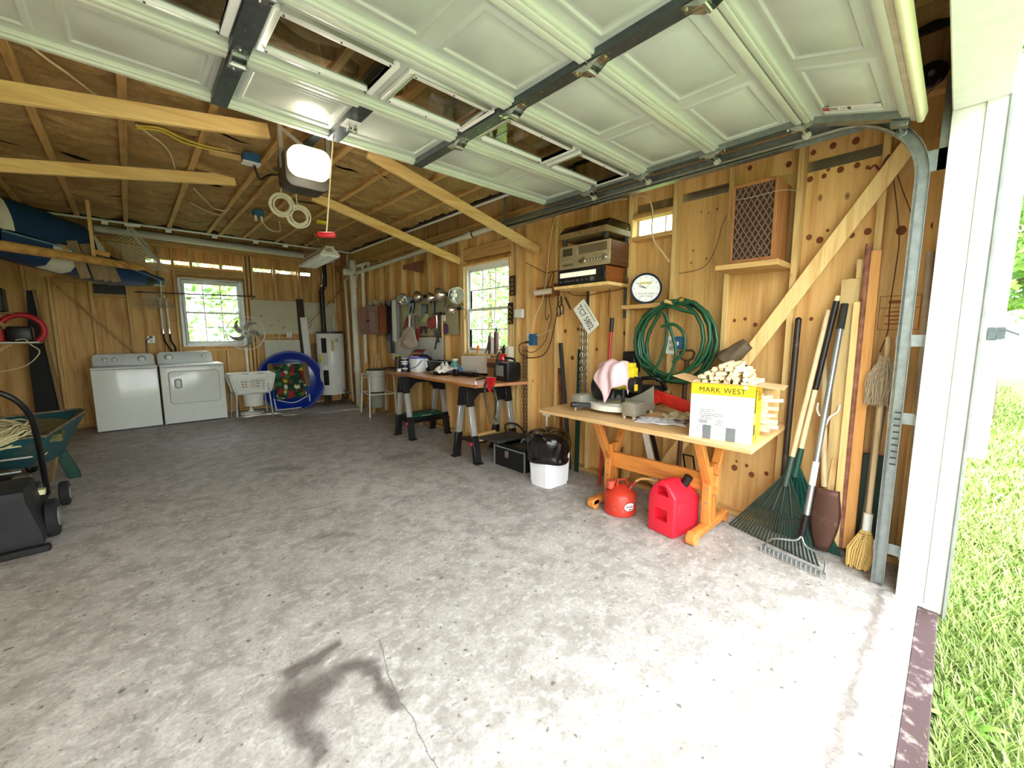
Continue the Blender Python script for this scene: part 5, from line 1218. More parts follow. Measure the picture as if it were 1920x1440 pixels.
# ---------------------------------------------------------------- wine carton full of sticks
A = P1(1292, 817); B = P1(1409, 834); hb = PY(1297, 717, A.y).z-TT
ab = B-A; BWd = ab.length; rz = atan2(ab.y, ab.x); BD = .27
T = thing('wine_carton', 'open white and yellow wine carton on the trestle table', 'carton', (A.x, A.y, TT), rz, world=False)
YEL = M('yellow_print', (244, 206, 30), .5, var=.02); CWH = M('carton_white', (244, 244, 240), .55, var=.02); KR = M('carton_inside', (206, 166, 118), .75, var=.06)
yb_ = hb*.80
MB().bb(0, BWd, 0, .004, 0, yb_).build('front_wall', CWH, T); MB().bb(0, BWd, 0, .004, yb_, hb).build('front_band', YEL, T)
MB().bb(BWd-.004, BWd, .004, BD, 0, hb).build('side_wall', YEL, T); MB().bb(0, .004, .004, BD, 0, hb).build('side_wall', YEL, T); MB().bb(.004, BWd-.004, BD-.004, BD, 0, hb).build('back_wall', KR, T); MB().bb(.004, BWd-.004, .004, BD-.004, 0, .004).build('bottom', KR, T)
MB().prism([(-.004, .0, hb), (BWd, .0, hb), (BWd-.01, -.012, hb+.004), (-.012, -.012, hb+.004)], (0, 0, .003)).build('flap', KR, T)
MB().prism([(BWd, .0, hb), (BWd, BD, hb), (BWd+.13, BD-.02, hb-.012), (BWd+.13, .02, hb-.012)], (0, 0, .003)).build('flap', KR, T)
MB().prism([(0, .0, hb), (0, BD, hb), (-.12, BD-.02, hb+.03), (-.12, .02, hb+.03)], (0, 0, .003)).build('flap', KR, T)
MB().prism([(0, BD, hb), (BWd, BD, hb), (BWd-.02, BD+.1, hb+.01), (.02, BD+.1, hb+.01)], (0, 0, .003)).build('flap', KR, T)
PRK = M('carton_ink', (60, 44, 16), .6, var=0); PRG = M('carton_grey_ink', (84, 84, 86), .6, var=0)
text('lettering', 'MARK WEST', .042, PRK, T, (BWd*.5, -.0012, hb*.888), (pi/2, 0, 0), spacing=1.08)
for k in range(8): MB().bb(BWd*(.17+.085*k), BWd*(.235+.085*k), -.001, 0, hb*.833, hb*.842).build('small_print', M('carton_amber_ink', (190, 140, 20), .6, var=0), T)
for z, x0, x1 in ((.52, .15, .42), (.49, .15, .35), (.455, .15, .55), (.42, .15, .55), (.36, .15, .38), (.30, .42, .55), (.34, .42, .55), (.265, .42, .55)): MB().bb(BWd*x0, BWd*x1, -.001, 0, hb*z, hb*z+.003).build('small_print', PRG, T)
text('lettering', '447421', .018, PRG, T, (BWd*.27, -.0012, hb*.395), (pi/2, 0, 0))
for k in range(14): MB().bb(BWd*.16+.0034*k, BWd*.16+.0034*k+(.0012 if k % 3 else .0022), -.001, 0, hb*.27, hb*.34).build('barcode_bar', PRG, T)
MB().bb(BWd*.4, BWd*.403, -.001, 0, hb*.22, hb*.44).build('small_print', PRG, T)
for x0, x1, z0, z1 in ((.13, .22, .12, .22), (.37, .60, .115, .215)):
    for q in ((x0, x1, z0, z0+.006), (x0, x1, z1, z1+.006), (x0, x0+.006, z0, z1), (x1, x1+.006, z0, z1)): MB().bb(BWd*q[0], BWd*q[1], -.001, 0, hb*q[2], hb*q[3]).build('print_frame', PRG, T)
for x0, x1, z0, z1 in ((.225, .36, -.01, .25), (.60, .75, -.01, .24)): MB().bb(BWd*x0, BWd*x1, -.0014, 0, hb*max(0, z0), hb*z1).build('grey_tape', M('grey_tape', (112, 118, 122), .35, var=.05), T)
# bottle picture and lettering on the yellow end
e = BWd+.0006
MB().prism([(e, .035, hb*.93), (e, .055, hb*.93), (e, .065, hb*.55), (e, .07, hb*.15), (e, .02, hb*.13), (e, .025, hb*.55)], (.001, 0, 0)).build('bottle_print', M('bottle_dark_print', (66, 62, 44), .5, var=.1), T)
MB().bb(e, e+.0016, .02, .072, hb*.33, hb*.52).build('bottle_label_print', M('bottle_label', (236, 200, 110), .5, var=0), T)
for k, (y0, y1, z) in enumerate(((.12, .22, .78), (.12, .23, .70), (.13, .21, .57), (.14, .2, .54), (.1, .18, .86))): MB().bb(e, e+.001, y0, y1, hb*z, hb*z+(.02 if k < 2 else .004)).build('print_line', M('carton_amber_ink', (190, 140, 20), .6, var=0), T)
MB().bb(e, e+.0012, .10, .13, 0, hb*.22).build('grey_tape', M('grey_tape', (112, 118, 122), .35, var=.05), T)
STICKW = wood('pale_stick', (240, 222, 182), (222, 194, 146), 0, 2, 0, .65, rnd=.2)
rn = random.Random(12)
stick = MB().bb(-.13, .13, -.011, .011, -.011, .011).mesh('wood_stick', bev=.001); stick.materials.append(STICKW)
fx = V((cos(rz), sin(rz), 0)); fy = V((-sin(rz), cos(rz), 0))
def put_stick(p, yaw, pitch, roll, label, group, L=1.0):
    o = bpy.data.objects.new('wood_stick', stick); COL.objects.link(o); o.location = p
    o.rotation_euler = (roll, pitch, yaw); o.scale = (L, 1, 1); tag(o, label, 'wood stick', group)
dyaw = rz+pi/2
for row, (cnt, z) in enumerate(((13, -.012), (13, .012), (11, .036), (9, .06), (6, .084), (4, .106))):
    for i in range(cnt):
        u = BWd*.5+(i-(cnt-1)/2)*.0245+rn.uniform(-.004, .004)+.02*(row > 2); v = BD*.53+rn.uniform(-.02, .02)+.03*(row > 3)
        p = A+fx*u+fy*v; put_stick(V((p.x, p.y, TT+hb+z+rn.uniform(-.003, .003))), dyaw+rn.uniform(-.16, .16), rn.uniform(-.07, .03), rn.uniform(-.5, .5), 'pale square wood stick heaped in the wine carton', 'wood sticks in the carton', rn.uniform(.85, 1.05))
# loose sticks stacked behind the carton
for lay in range(9):
    for i in range(6):
        u = BWd+.02+rn.uniform(-.0, .07); v = BD-.10+.30*i/5+rn.uniform(-.02, .02)
        p = A+fx*(BWd-.10+rn.uniform(-.03, .08))+fy*(BD+.035+.052*i)
        put_stick(V((p.x, p.y, TT+.013+.0236*lay+rn.uniform(0, .003))), dyaw+pi/2*(lay % 2)+rn.uniform(-.35, .35), rn.uniform(-.05, .05), rn.uniform(-.2, .2), 'pale wood stick in the loose stack behind the carton', 'wood sticks stacked behind the carton', rn.uniform(.7, .9))

# ---------------------------------------------------------------- mitre saw
GCAST = M('grey_cast_aluminium', (176, 174, 160), .42, .5, var=.06); YELT = M('tool_yellow', (226, 204, 40), .4, var=.04)
T = thing('mitre_saw', 'grey mitre saw with yellow motor on the trestle table', 'mitre saw', (2.82, 1.83, TT))
MB().bb(2.74, 3.02, 1.58, 2.08, TT+.03, TT+.075).build('base', GCAST, T, bev=.01, seg=2)
for y0, y1, z in ((1.54, 1.65, .12), (2.03, 2.13, .13)):
    MB().bb(2.64, 2.80, y0, y1, TT+.022, TT+z).build('end_table', GCAST, T, bev=.008, seg=2)
for x, y in ((2.66, 1.56), (2.66, 2.1), (2.98, 1.6), (2.98, 2.06), (2.66, 1.64)): MB().cyl((x, y, TT), (x, y, TT+.03), .016, n=12).build('foot', GCAST, T)
arc = [(2.80-.155*cos(t), 1.835+.20*sin(t)) for t in [lerp(-1.1, 1.1, i/16) for i in range(17)]]
MB().loft([[(x, y, z) for x, y in arc]+[(2.80, 1.99, z), (2.80, 1.68, z)] for z in (TT+.028, TT+.07)]).build('mitre_scale', M('saw_white', (236, 236, 226), .4), T, bev=.002)
MB().lathe([(0, .07), (.14, .07), (.14, .085), (0, .085)], (2.84, 1.835, TT), 36).build('turntable', GCAST, T)
MB().bb(2.80, 2.90, 1.76, 1.83, TT+.086, TT+.088).build('kerf_plate', M('olive_plate', (196, 196, 110), .5), T)
MB().prism([(2.955, 1.57, TT+.075), (2.955, 2.09, TT+.075), (2.955, 2.09, TT+.13), (2.955, 1.92, TT+.15), (2.955, 1.86, TT+.10), (2.955, 1.78, TT+.10), (2.955, 1.66, TT+.16), (2.955, 1.575, TT+.22)], (.018, 0, 0)).build('fence', GCAST, T, bev=.002)
MB().beam((2.72, 1.95, TT+.05), (2.58, 2.05, TT+.06), .04, .035).cyl((2.60, 2.035, TT+.06), (2.56, 2.065, TT+.06), .022, n=14).build('mitre_lever', BLACKP, T, bev=.004)
bc = V((2.86, 1.97, TT+.20))
MB().cyl(bc+V((0, -.035, 0)), bc+V((0, .035, 0)), .125, n=36).build('blade_guard', BLACKP, T, bev=.012, seg=2)
MB().cyl(bc+V((0, .036, -.01)), bc+V((0, .04, -.01)), .118, n=40).build('blade', GALV, T)
MB().cyl((2.90, 1.73, TT+.235), (2.90, 1.93, TT+.235), .062, n=24).bb(2.86, 2.95, 1.70, 1.77, TT+.28, TT+.36).build('motor', YELT, T, bev=.012, seg=2)
MB().bb(2.87, 2.95, 1.72, 1.80, TT+.355, TT+.395).build('top_cover', YELT, T, bev=.006)
MB().cyl((2.90, 1.665, TT+.225), (2.90, 1.735, TT+.225), .066, n=8).build('motor_end', BLACKP, T, bev=.006)
MB().box((2.84, 1.655, TT+.21), (.03, .012, .05)).build('badge', YELT, T)
MB().beam((2.99, 1.90, TT+.08), (2.95, 1.88, TT+.25), .07, .05).build('pivot_arm', BLACKP, T, bev=.005)
MB().cyl((2.80, 1.74, TT+.09), (2.80, 1.74, TT+.2), .013, n=10).build('hold_down', BLACKP, T)
MB().bb(3.03, 3.10, 2.06, 2.20, TT+.001, TT+.23).build('motor_box', M('grey_box_cast', (150, 146, 128), .5, .2), T, bev=.006)
# pink towel thrown over it
PINK = M('pink_towel', (238, 200, 206), .95, var=.07, nscale=9, bmp=.4)
tc = V((2.86, 1.86, TT+.405))
def towel(u, v):
    a, b = u*2-1, v*2-1; x, y = (a-b)*.7071, (a+b)*.7071; r = sqrt(x*x+y*y); t = atan2(y, x)
    rho = .155*math.tanh(r*1.5)*(1+.16*sin(5*t+1)*min(1, r)+.07*sin(9*t)*min(1, r)); drop = .06*r*r if r < .5 else .015+.24*(r-.5)+.12*max(0, r-.9)
    drop *= .75+.45*max(0, cos(t-3.5))
    return (tc.x+rho*cos(t)*1.05+.012*sin(6*y), tc.y+rho*sin(t)*1.05+.010*sin(7*x), tc.z-drop+.012*sin(5*x+2)+.008*sin(11*y))
solo(MB().grid(towel, 40, 40), 'pink_towel', PINK, 'pink towel thrown over the mitre saw', 'towel', thick=.004, ang=180)
# ---------------------------------------------------------------- chainsaw behind
T = thing('chainsaw', 'black chainsaw with red bar cover behind the mitre saw', 'chainsaw', (3.1, 1.5, TT))
MB().box((3.14, 1.72, TT+.12), (.15, .24, .16)).build('body', BLACKP, T, bev=.03, seg=2)
MB().tube([(3.1, 1.79, TT+.18), (3.08, 1.76, TT+.25), (3.12, 1.62, TT+.26), (3.18, 1.58, TT+.17)], .016, 10, smooth=5).build('front_handle', BLACKM, T)
MB().tube([(3.14, 1.83, TT+.16), (3.14, 1.92, TT+.17), (3.14, 2.0, TT+.10), (3.14, 1.9, TT+.05), (3.14, 1.83, TT+.07)], .02, 10, smooth=4).build('rear_handle', BLACKP, T)
a, b = V((3.06, 1.63, TT+.135)), V((3.02, 1.30, TT+.062)); d = (b-a).normalized(); up_ = V((1, 0, 0)).cross(d).normalized()
if up_.z < 0: up_ = -up_
ol = [a+up_*.045, a+d*.2+up_*.05, b+up_*.045, b+d*.03+up_*.02, b+d*.035-up_*.02, b+d*.01-up_*.043, a+d*.2-up_*.048, a-up_*.045]
MB().prism(ol, (.04, 0, 0)).build('bar_cover', M('orange_red_cover', (214, 48, 36), .35), T, bev=.008, seg=2)
MB().cyl((3.04, 1.60, TT+.10), (3.07, 1.60, TT+.10), .035, n=16).build('sprocket_cover', M('orange_red_cover', (214, 48, 36), .35), T)
# rags between saw and carton, red bottle behind
rag('shop_rag', P1(1238, 792)+V((.02, .0, 0)), .11, .16, .02, 'white rag with blue stains lying flat on the trestle table', M('stained_rag', (222, 220, 228), .9, var=.14, nscale=20, bmp=.2), 21, rz=.3)
rag('work_glove', P1(1272, 792)+V((.04, .01, .012)), .09, .11, .055, 'tan and white work gloves lying beside the wine carton', M('tan_glove', (198, 182, 150), .9, var=.2, nscale=12, bmp=.3), 22, 'gloves', .5)
c = V((3.08, 1.17, TT)); T = thing('oil_bottle', 'dark red oil bottle behind the wine carton', 'bottle', c)
MB().lathe([(0, 0), (.045, 0), (.048, .01), (.048, .13), (.02, .17), (.018, .2), (0, .2)], c, 20).build('body', M('dark_red_plastic', (150, 24, 20), .35), T); MB().cyl(c+V((0, 0, .2)), c+V((0, 0, .22)), .02, n=14).build('cap', BLACKP, T)
# black box and dark bags behind the hose
solo(MB().bb(3.18, 3.28, 1.87, 2.0, TT+.28, TT+.47).bb(3.20, 3.28, 1.88, 1.99, TT+.001, TT+.28), 'black_speaker_box', BLACKP, 'black box standing behind the yellow saw motor', 'box', bev=.012)
rag('tool_bag', V((3.19, 1.06, TT+.29)), .09, .10, .13, 'black tool bag behind the sticks', BLACKP, 31, 'bag')
LEA = M('brown_worn_leather', (92, 76, 52), .6, var=.2, nscale=10, bmp=.4)
T = thing('leather_boot', 'brown worn leather glove gauntlet behind the sticks', 'glove', (3.19, .93, TT+.28))
a = PX(1355, 678, 3.17); b = PX(1402, 645, 3.20); d = (b-a)
def sleeve(u, v):
    t = 2*pi*u; p = a+d*v; r = lerp(.075, .045, v)*(1+.10*sin(5*t+6*v)); q = d.normalized(); s1 = V((1, 0, 0)); s2 = q.cross(s1).normalized()
    return tuple(p+s1*(r*.7*cos(t))+s2*(r*sin(t)))
MB().grid(sleeve, 24, 8).build('cuff', LEA, T, thick=.004, ang=180)
MB().bb(3.14, 3.28, .80, 1.18, TT+.26, TT+.278).build('shelf_board', STUDY, T)
MB().bb(3.262, 3.28, .80, 1.18, TT, TT+.26).build('board_leg', STUD, T)

# ---------------------------------------------------------------- fuel cans under the table
RUSTR = rusty('worn_red_paint', (196, 52, 34), (140, 96, 78), .60, .4, scale=13)
c = V((2.735, 1.70, 0)); r = .125
T = thing('metal_fuel_can', 'round worn red metal fuel can under the trestle table', 'fuel can', c)
MB().lathe([(0, .002), (r-.01, .002), (r, .012), (r, .15), (r-.012, .172), (r-.05, .20), (.04, .222), (0, .226)], c, 40).build('can', RUSTR, T)
MB().lathe([(.03, .2), (.03, .245), (.034, .245), (.034, .262), (0, .265)], c+V((-.05, .055, -.005)), 20).build('filler_cap', M('faded_red_cap', (200, 84, 66), .5), T)
MB().tube([c+V((.02, -.06, .19)), c+V((.04, -.085, .235))], [.02, .014], 12).cyl(c+V((.042, -.088, .236)), c+V((.052, -.102, .262)), .017, n=12).build('spout_neck', M('spout_steel', (150, 60, 46), .5, .3), T)
MB().tube([c+V((.052, -.10, .26)), c+V((.07, -.14, .29)), c+V((.10, -.21, .29)), c+V((.13, -.26, .265))], .010, 10, smooth=5).build('spout', M('amber_hose', (206, 160, 90), .4), T)
MB().tube([c+V((-.05, -.0, .218)), c+V((-.02, .01, .265)), c+V((.04, -.02, .262)), c+V((.055, -.03, .21))], .008, 8).build('handle', RUSTR, T)
ca = atan2(-c.y, -c.x)+.62
def oval(k, off): return [(c.x+(r+off)*cos(ca+k*.36*cos(t)), c.y+(r+off)*sin(ca+k*.36*cos(t)), .088+k*.033*sin(t)) for t in [2*pi*i/28 for i in range(28)]]
O = oval(1, .0012); m = MB(); m.add(O+[(c.x+(r+.0035)*cos(ca), c.y+(r+.0035)*sin(ca), .088)], [(i, (i+1) % 28, 28) for i in range(28)]); m.build('logo_oval', WHITE, T)
MB().tube(oval(1.02, .002), .0022, 6, True).build('logo_ring', M('dark_red_ink', (130, 26, 30), .5, var=0), T)
tn = V((cos(ca), sin(ca), 0)); t_ = text('lettering', 'EAGLE', .026, M('dark_red_ink', (130, 26, 30), .5, var=0), T, tn*(r+.006)+V((0, 0, .092)), (pi/2, 0, ca+pi/2), ext=.001)
MB().prism([V((c.x, c.y, 0))+tn*(r+.005)+V((-sin(ca), cos(ca), 0))*a_+V((0, 0, z_)) for a_, z_ in ((-.025, .074), (.025, .074), (.0, .064))], tn*.001).build('logo_bar', M('dark_red_ink', (130, 26, 30), .5, var=0), T)
def carve(o, cutter):
    co = cutter.build('cutter', WHITE); co.parent = o.parent
    md = o.modifiers.new('cut', 'BOOLEAN'); md.object = co; md.operation = 'DIFFERENCE'; md.solver = 'EXACT'
    dg = bpy.context.evaluated_depsgraph_get(); me = bpy.data.meshes.new_from_object(o.evaluated_get(dg)); o.modifiers.clear()
    me.materials.clear(); me.materials.append(o.data.materials[0]); o.data = me
    for p in me.polygons: p.use_smooth = True
    me.set_sharp_from_angle(angle=radians(38)); bpy.data.objects.remove(co)
A = PZ(1213, 990); B = PZ(1262, 1013); C = PZ(1308, 985); ab = B-A; w = ab.length; rz = atan2(ab.y, ab.x); dd = .30
T = thing('plastic_fuel_can', 'bright red plastic fuel can with moulded handles under the table', 'fuel can', (A.x, A.y, 0), rz, world=False)
prof = [(0, 0), (w, 0), (w, .29), (w*.80, .345), (w*.60, .385), (w*.42, .39), (w*.18, .345), (0, .27)]
REDJ = M('red_polyethylene', (222, 34, 56), .38, var=.04, nscale=5)
body = MB().loft([[(x, y, z*k) for x, z in prof] for y, k in ((0, .985), (.02, 1), (dd*.5, 1), (dd, .86))]).build('body', REDJ, T, bev=.014, seg=3)
cut = MB().bb(w*.26, w*.74, -.05, .055, .10, .185); cut.prism([(w*.30, -.05, .285), (w*.78, -.05, .285), (w*.66, -.05, .35), (w*.36, -.05, .35)], (0, .12, 0))
carve(body, cut)
MB().cyl((w*.72, dd*.62, .335), (w*.86, dd*.66, .405), .03, n=20).build('cap', BLACKP, T, bev=.003)
MB().bb(w+.0005, w+.004, .05, dd-.03, .05, .24).build('side_panel', REDJ, T, bev=.0015)

# ================================================================ shelf with hi-fi
XF = 3.0; zs = PX(1054, 537, XF).z
T = thing('hifi_shelf', 'pine wall shelf carrying the stacked receivers', 'shelf', (3.2, 2.33, zs-.03))
MB().bb(XF-.02, XRS, 2.03, 2.63, zs-.028, zs).build('board', BRIGHTZ, T, bev=.003)
for y in (2.06, 2.47): MB().bb(XR-.006, XR, y-.015, y+.015, zs-.30, zs-.03).build('bracket_strip', GALVD, T)
zb = PX(1054, 508, XF).z
T = thing('black_receiver', 'black stereo tuner with lit cream dial and brown sides', 'receiver', (3.15, 2.33, zs))
MB().bb(XF, 3.30, 2.075, 2.60, zs+.006, zb).build('case', BLACKP, T, bev=.004)
MB().bb(XF+.01, 3.28, 2.068, 2.075, zs+.01, zb-.004).build('wood_side', wood('walnut_side', (150, 84, 40), (112, 56, 24), 0, 1, 0, .4), T, bev=.001)
h = zb-zs
MB().bb(XF-.003, XF, 2.17, 2.57, zs+h*.52, zs+h*.82).build('dial', M('cream_dial', (244, 242, 214), .4, var=0, emit=.25), T)
for k, y in enumerate((2.56, 2.36, 2.31, 2.26, 2.20)): MB().cyl((XF, y, zs+h*.27), (XF-.016, y, zs+h*.27), .008 if k < 4 else .02, n=14).build('knob', GALV, T)
for k in range(8): MB().bb(XF-.004, XF, 2.40+.016*k, 2.406+.016*k, zs+h*.25, zs+h*.30).build('button', GREYP, T)
MB().bb(XF-.002, XF, 2.10, 2.13, zs+h*.3, zs+h*.8).build('meter_window', M('dark_window', (30, 32, 36), .2, var=0), T)
for y, z in ((2.10, .35), (2.0, .35)): pass
CHAMP = M('champagne_aluminium', (190, 176, 140), .35, .6, var=.06)
z0, z1 = zb+.004, PX(1057, 464, XF).z; h = z1-z0
T = thing('silver_receiver', 'champagne silver stereo receiver with many knobs on top of the black tuner', 'receiver', (3.15, 2.3, z0))
MB().bb(XF+.012, 3.30, 2.035, 2.575, z0, z1).build('case', wood('walnut_case', (104, 66, 40), (74, 44, 26), 0, 1, 0, .45), T, bev=.003)
MB().bb(XF, XF+.012, 2.03, 2.58, z0+.002, z1).build('faceplate', CHAMP, T, bev=.002)
MB().bb(XF-.003, XF, 2.06, 2.36, z0+h*.58, z0+h*.92).build('tuning_dial', M('smoked_dial', (110, 96, 72), .25, var=.1), T)
MB().bb(XF-.003, XF, 2.43, 2.54, z0+h*.58, z0+h*.9).build('meter', M('dark_meter', (70, 62, 48), .3, var=.1), T); MB().bb(XF-.004, XF, 2.37, 2.42, z0+h*.6, z0+h*.9).build('button_block', CHAMP, T, bev=.002)
for y, z, rr in ((2.30, .28, .03), (2.08, .30, .026), (2.24, .27, .012), (2.21, .27, .012), (2.18, .27, .012), (2.15, .27, .012), (2.12, .27, .012), (2.33, .26, .02)): MB().cyl((XF, y, z0+h*z), (XF-.022, y, z0+h*z), rr, rr*.9, n=20).build('knob', CHROME, T, bev=.002)
for k in range(9): MB().bb(XF-.008, XF, 2.40+.017*k, 2.408+.017*k, z0+h*.40, z0+h*.46).build('switch', CHROME, T)
for k in range(7): MB().bb(XF-.006, XF, 2.10+.014*k, 2.107+.014*k, z0+h*.45, z0+h*.49).build('switch', CHROME, T)
MB().bb(XF-.003, XF, 2.42, 2.54, z0+h*.14, z0+h*.24).build('socket_strip', M('smoked_dial', (110, 96, 72), .25, var=.1), T)
zt = z1+.004
T = thing('turntable', 'record player with wood base and smoked cover on top of the silver receiver', 'turntable', (3.14, 2.28, zt))
for x in (2.98, 3.28):
    for y in (2.06, 2.5): MB().cyl((x, y, zt), (x, y, zt+.045), .022, n=12).build('foot', BLACKP, T)
MB().bb(2.93, 3.33, 2.02, 2.54, zt+.045, zt+.095).build('plinth', wood('grey_oak_veneer', (130, 108, 64), (96, 76, 42), 0, 1, 0, .45), T, bev=.003)
SMOKE = M('smoked_acrylic', (40, 30, 20), .12, var=.1, alpha=.82)
MB().loft([[(a, b, zt+.096) for a, b in ((2.935, 2.025), (3.325, 2.025), (3.325, 2.535), (2.935, 2.535))], [(a, b, zt+.165) for a, b in ((3.0, 2.035), (3.32, 2.035), (3.32, 2.525), (3.0, 2.525))]]).build('dust_cover', SMOKE, T, bev=.004)
# clock on its ledge
c = PX(1211, 541, 3.22); n = V((-.82, -.57, .10)).normalized(); sdv = n.cross(V((0, 0, 1))).normalized(); upv = sdv.cross(n)
ledge(1.66, 2.03, c.z-.128, .11)
T = thing('wall_clock', 'round white wall clock with dark blue rim on a ledge', 'clock', c)
MB().lathe([(0, -.02), (.128, -.02), (.128, .012), (.118, .018), (.110, .008), (0, .008)], c, 44, axis=n).build('rim', M('navy_rim', (20, 44, 70), .3), T)
MB().lathe([(0, .0085), (.111, .0085), (.111, .0095), (0, .0095)], c, 44, axis=n).build('dial', M('clock_white', (242, 242, 238), .4, var=0), T)
def ck(a, r_, d=.011): return c+sdv*(-r_*sin(a))*-1*-1+upv*(r_*cos(a))+n*d
for k in range(12): MB().cyl(ck(2*pi*k/12, .095), ck(2*pi*k/12, .095, .012), .004, n=8).build('hour_mark', M('clock_ink', (70, 70, 74), .5, var=0), T)
for a, L, wd in ((radians(-72), .062, .005), (radians(-58), .085, .0035), (radians(40), .09, .0016)): MB().beam(c+n*.013, ck(a, L, .013), .001, wd, up=n.cross(ck(a, 1)-c)).build('hand', BLACKP, T)
Rm = Matrix((-sdv, upv, n)).transposed().to_euler() if (-sdv).cross(upv).dot(n) > 0 else Matrix((sdv, upv, n)).transposed().to_euler()
def ctext(body, size, dz, col):
    o = text('lettering', body, size, M('clock_ink_%d' % col[0], col, .5, var=0), T, upv*dz+n*.0108, Rm, ext=.0003); return o
ctext('PICK UP YOUR', .019, -.045, (90, 92, 96)); ctext('COPY TODAY', .019, -.068, (90, 92, 96))
for dx in (-.02, .028): MB().box(c+upv*.045+sdv*dx+n*.0105, (.002, .045, .016), Matrix((n, sdv, upv)).transposed()).build('print_block', M('clock_yellow', (206, 196, 110), .5, var=0), T)
# loudspeaker
z0, z1 = PX(1367, 495, 3.05).z, PX(1375, 350, 3.05).z; y0, y1 = .838, 1.108
ledge(.806, 1.19, z0-.003, .27)
T = thing('loudspeaker', 'wooden loudspeaker with brown diamond lattice grille high on right wall', 'loudspeaker', (3.2, .97, z0))
SPK = wood('speaker_walnut', (158, 104, 58), (120, 72, 36), 2, 1, 0, .5, rnd=0)
MB().bb(3.06, 3.33, y0, y1, z0, z1).build('cabinet', SPK, T, bev=.004)
for q in ((y0, y0+.02, z0, z1), (y1-.02, y1, z0, z1), (y0+.02, y1-.02, z0, z0+.02), (y0+.02, y1-.02, z1-.02, z1)): MB().bb(3.045, 3.06, *q).build('front_frame', SPK, T, bev=.002)
MB().bb(3.055, 3.06, y0+.02, y1-.02, z0+.02, z1-.02).build('cloth', M('dark_speaker_cloth', (58, 42, 32), .9, var=.15, nscale=80), T)
m = MB(); ya, yb2, za, zb2 = y0+.022, y1-.022, z0+.022, z1-.022; W_, H_ = yb2-ya, zb2-za; sl = 1.75; stp = .036
k = -H_/sl
while k < W_:
    for s in (1, -1):
        p = []
        for t in (0, H_): p.append((k+t/sl, t))
        (u0, t0), (u1, t1) = p
        if u0 < 0: t0 = -u0*sl; u0 = 0
        if u1 > W_: t1 = t1-(u1-W_)*sl; u1 = W_
        if u1-u0 > .003:
            f = (lambda u: ya+u) if s == 1 else (lambda u: yb2-u)
            m.beam((3.051, f(u0), za+t0), (3.051, f(u1), za+t1), .006, .005, up=(1, 0, 0))
    k += stp
g = m.build('lattice_grille', M('brown_lattice', (128, 96, 74), .5, var=.05), T); g['kind'] = 'stuff'
MB().bb(3.046, 3.05, y0+.06, y0+.10, z0+.075, z0+.08).build('badge', CHROME, T)

# ================================================================ things hanging on the right wall
GREENH = M('green_garden_hose', (30, 82, 54), .38, var=.08, nscale=30)
c = PX(1262, 645, 3.2); rn = random.Random(5); pts = []
N = 7
for i in range(N*18+1):
    t = 2*pi*i/18; k = t/(2*pi)
    R0 = .305+.022*sin(k*1.7)-.045*((k*1.9) % 1); off = .035*sin(k*2.3)
    pts.append(V((3.255-.016*k+.012*sin(t*.5), c.y+off+R0*1.03*cos(t+.3), c.z+.012*cos(k*2.1)+.02+(R0*1.08)*sin(t+.3))))
inner = [PX(1250, 612, 3.12), PX(1257, 640, 3.11), PX(1248, 670, 3.12), PX(1235, 690, 3.13), PX(1225, 700, 3.14)]
T = thing('garden_hose', 'coiled dark green garden hose hanging on the right wall', 'hose', (3.2, c.y, c.z-.36))
MB().tube(pts, .0145, 10).build('coil', GREENH, T)
inner2 = [PX(a, b, 3.11) for a, b in ((1236, 606), (1252, 604), (1268, 620), (1280, 650), (1272, 680), (1250, 695))]
MB().tube([PX(a, b, 3.12) for a, b in ((1245, 585), (1250, 605), (1249, 640), (1240, 670), (1226, 697))], .012, 10, smooth=6).build('loose_loop', GREENH, T)
MB().tube([PX(a, b, 3.11) for a, b in ((1248, 590), (1258, 620), (1267, 655), (1262, 690), (1250, 712))], .012, 10, smooth=6).build('loose_loop', GREENH, T)
MB().tube([PX(a, b, 3.10) for a, b in ((1240, 612), (1262, 608), (1280, 622), (1285, 645), (1278, 665), (1262, 680))], .012, 10, smooth=6).build('loose_loop', GREENH, T)
tp = [PX(a, b, 3.13) for a, b in ((1214, 590), (1235, 576), (1258, 567), (1275, 563))]
MB().tube(tp, .0125, 10, smooth=6).build('hose_end', GREENH, T); MB().cyl(tp[-1], tp[-1]+(tp[-1]-tp[-2]).normalized()*.025, .014, n=14).build('brass_fitting', M('brass', (206, 176, 90), .3, .8), T)
MB().cyl((3.38, c.y, c.z+.30), (3.05, c.y, c.z+.33), .014, n=10).build('wall_peg', STUDX, T)
T = outlet('wall_outlet', (XR+.0, 1.61, PX(1255, 647, XR).z), 0, 'white wall outlet with blue box inside the hose coil', .085, .15)
oc = T.location.copy(); MB().bb(3.24, 3.30, oc.y-.11, oc.y-.045, oc.z-.03, oc.z+.07).build('blue_box', M('blue_junction_box', (38, 92, 132), .5), T, bev=.004); MB().bb(3.236, 3.24, oc.y-.09, oc.y-.065, oc.z, oc.z+.03).build('blue_box_label', WHITE, T)
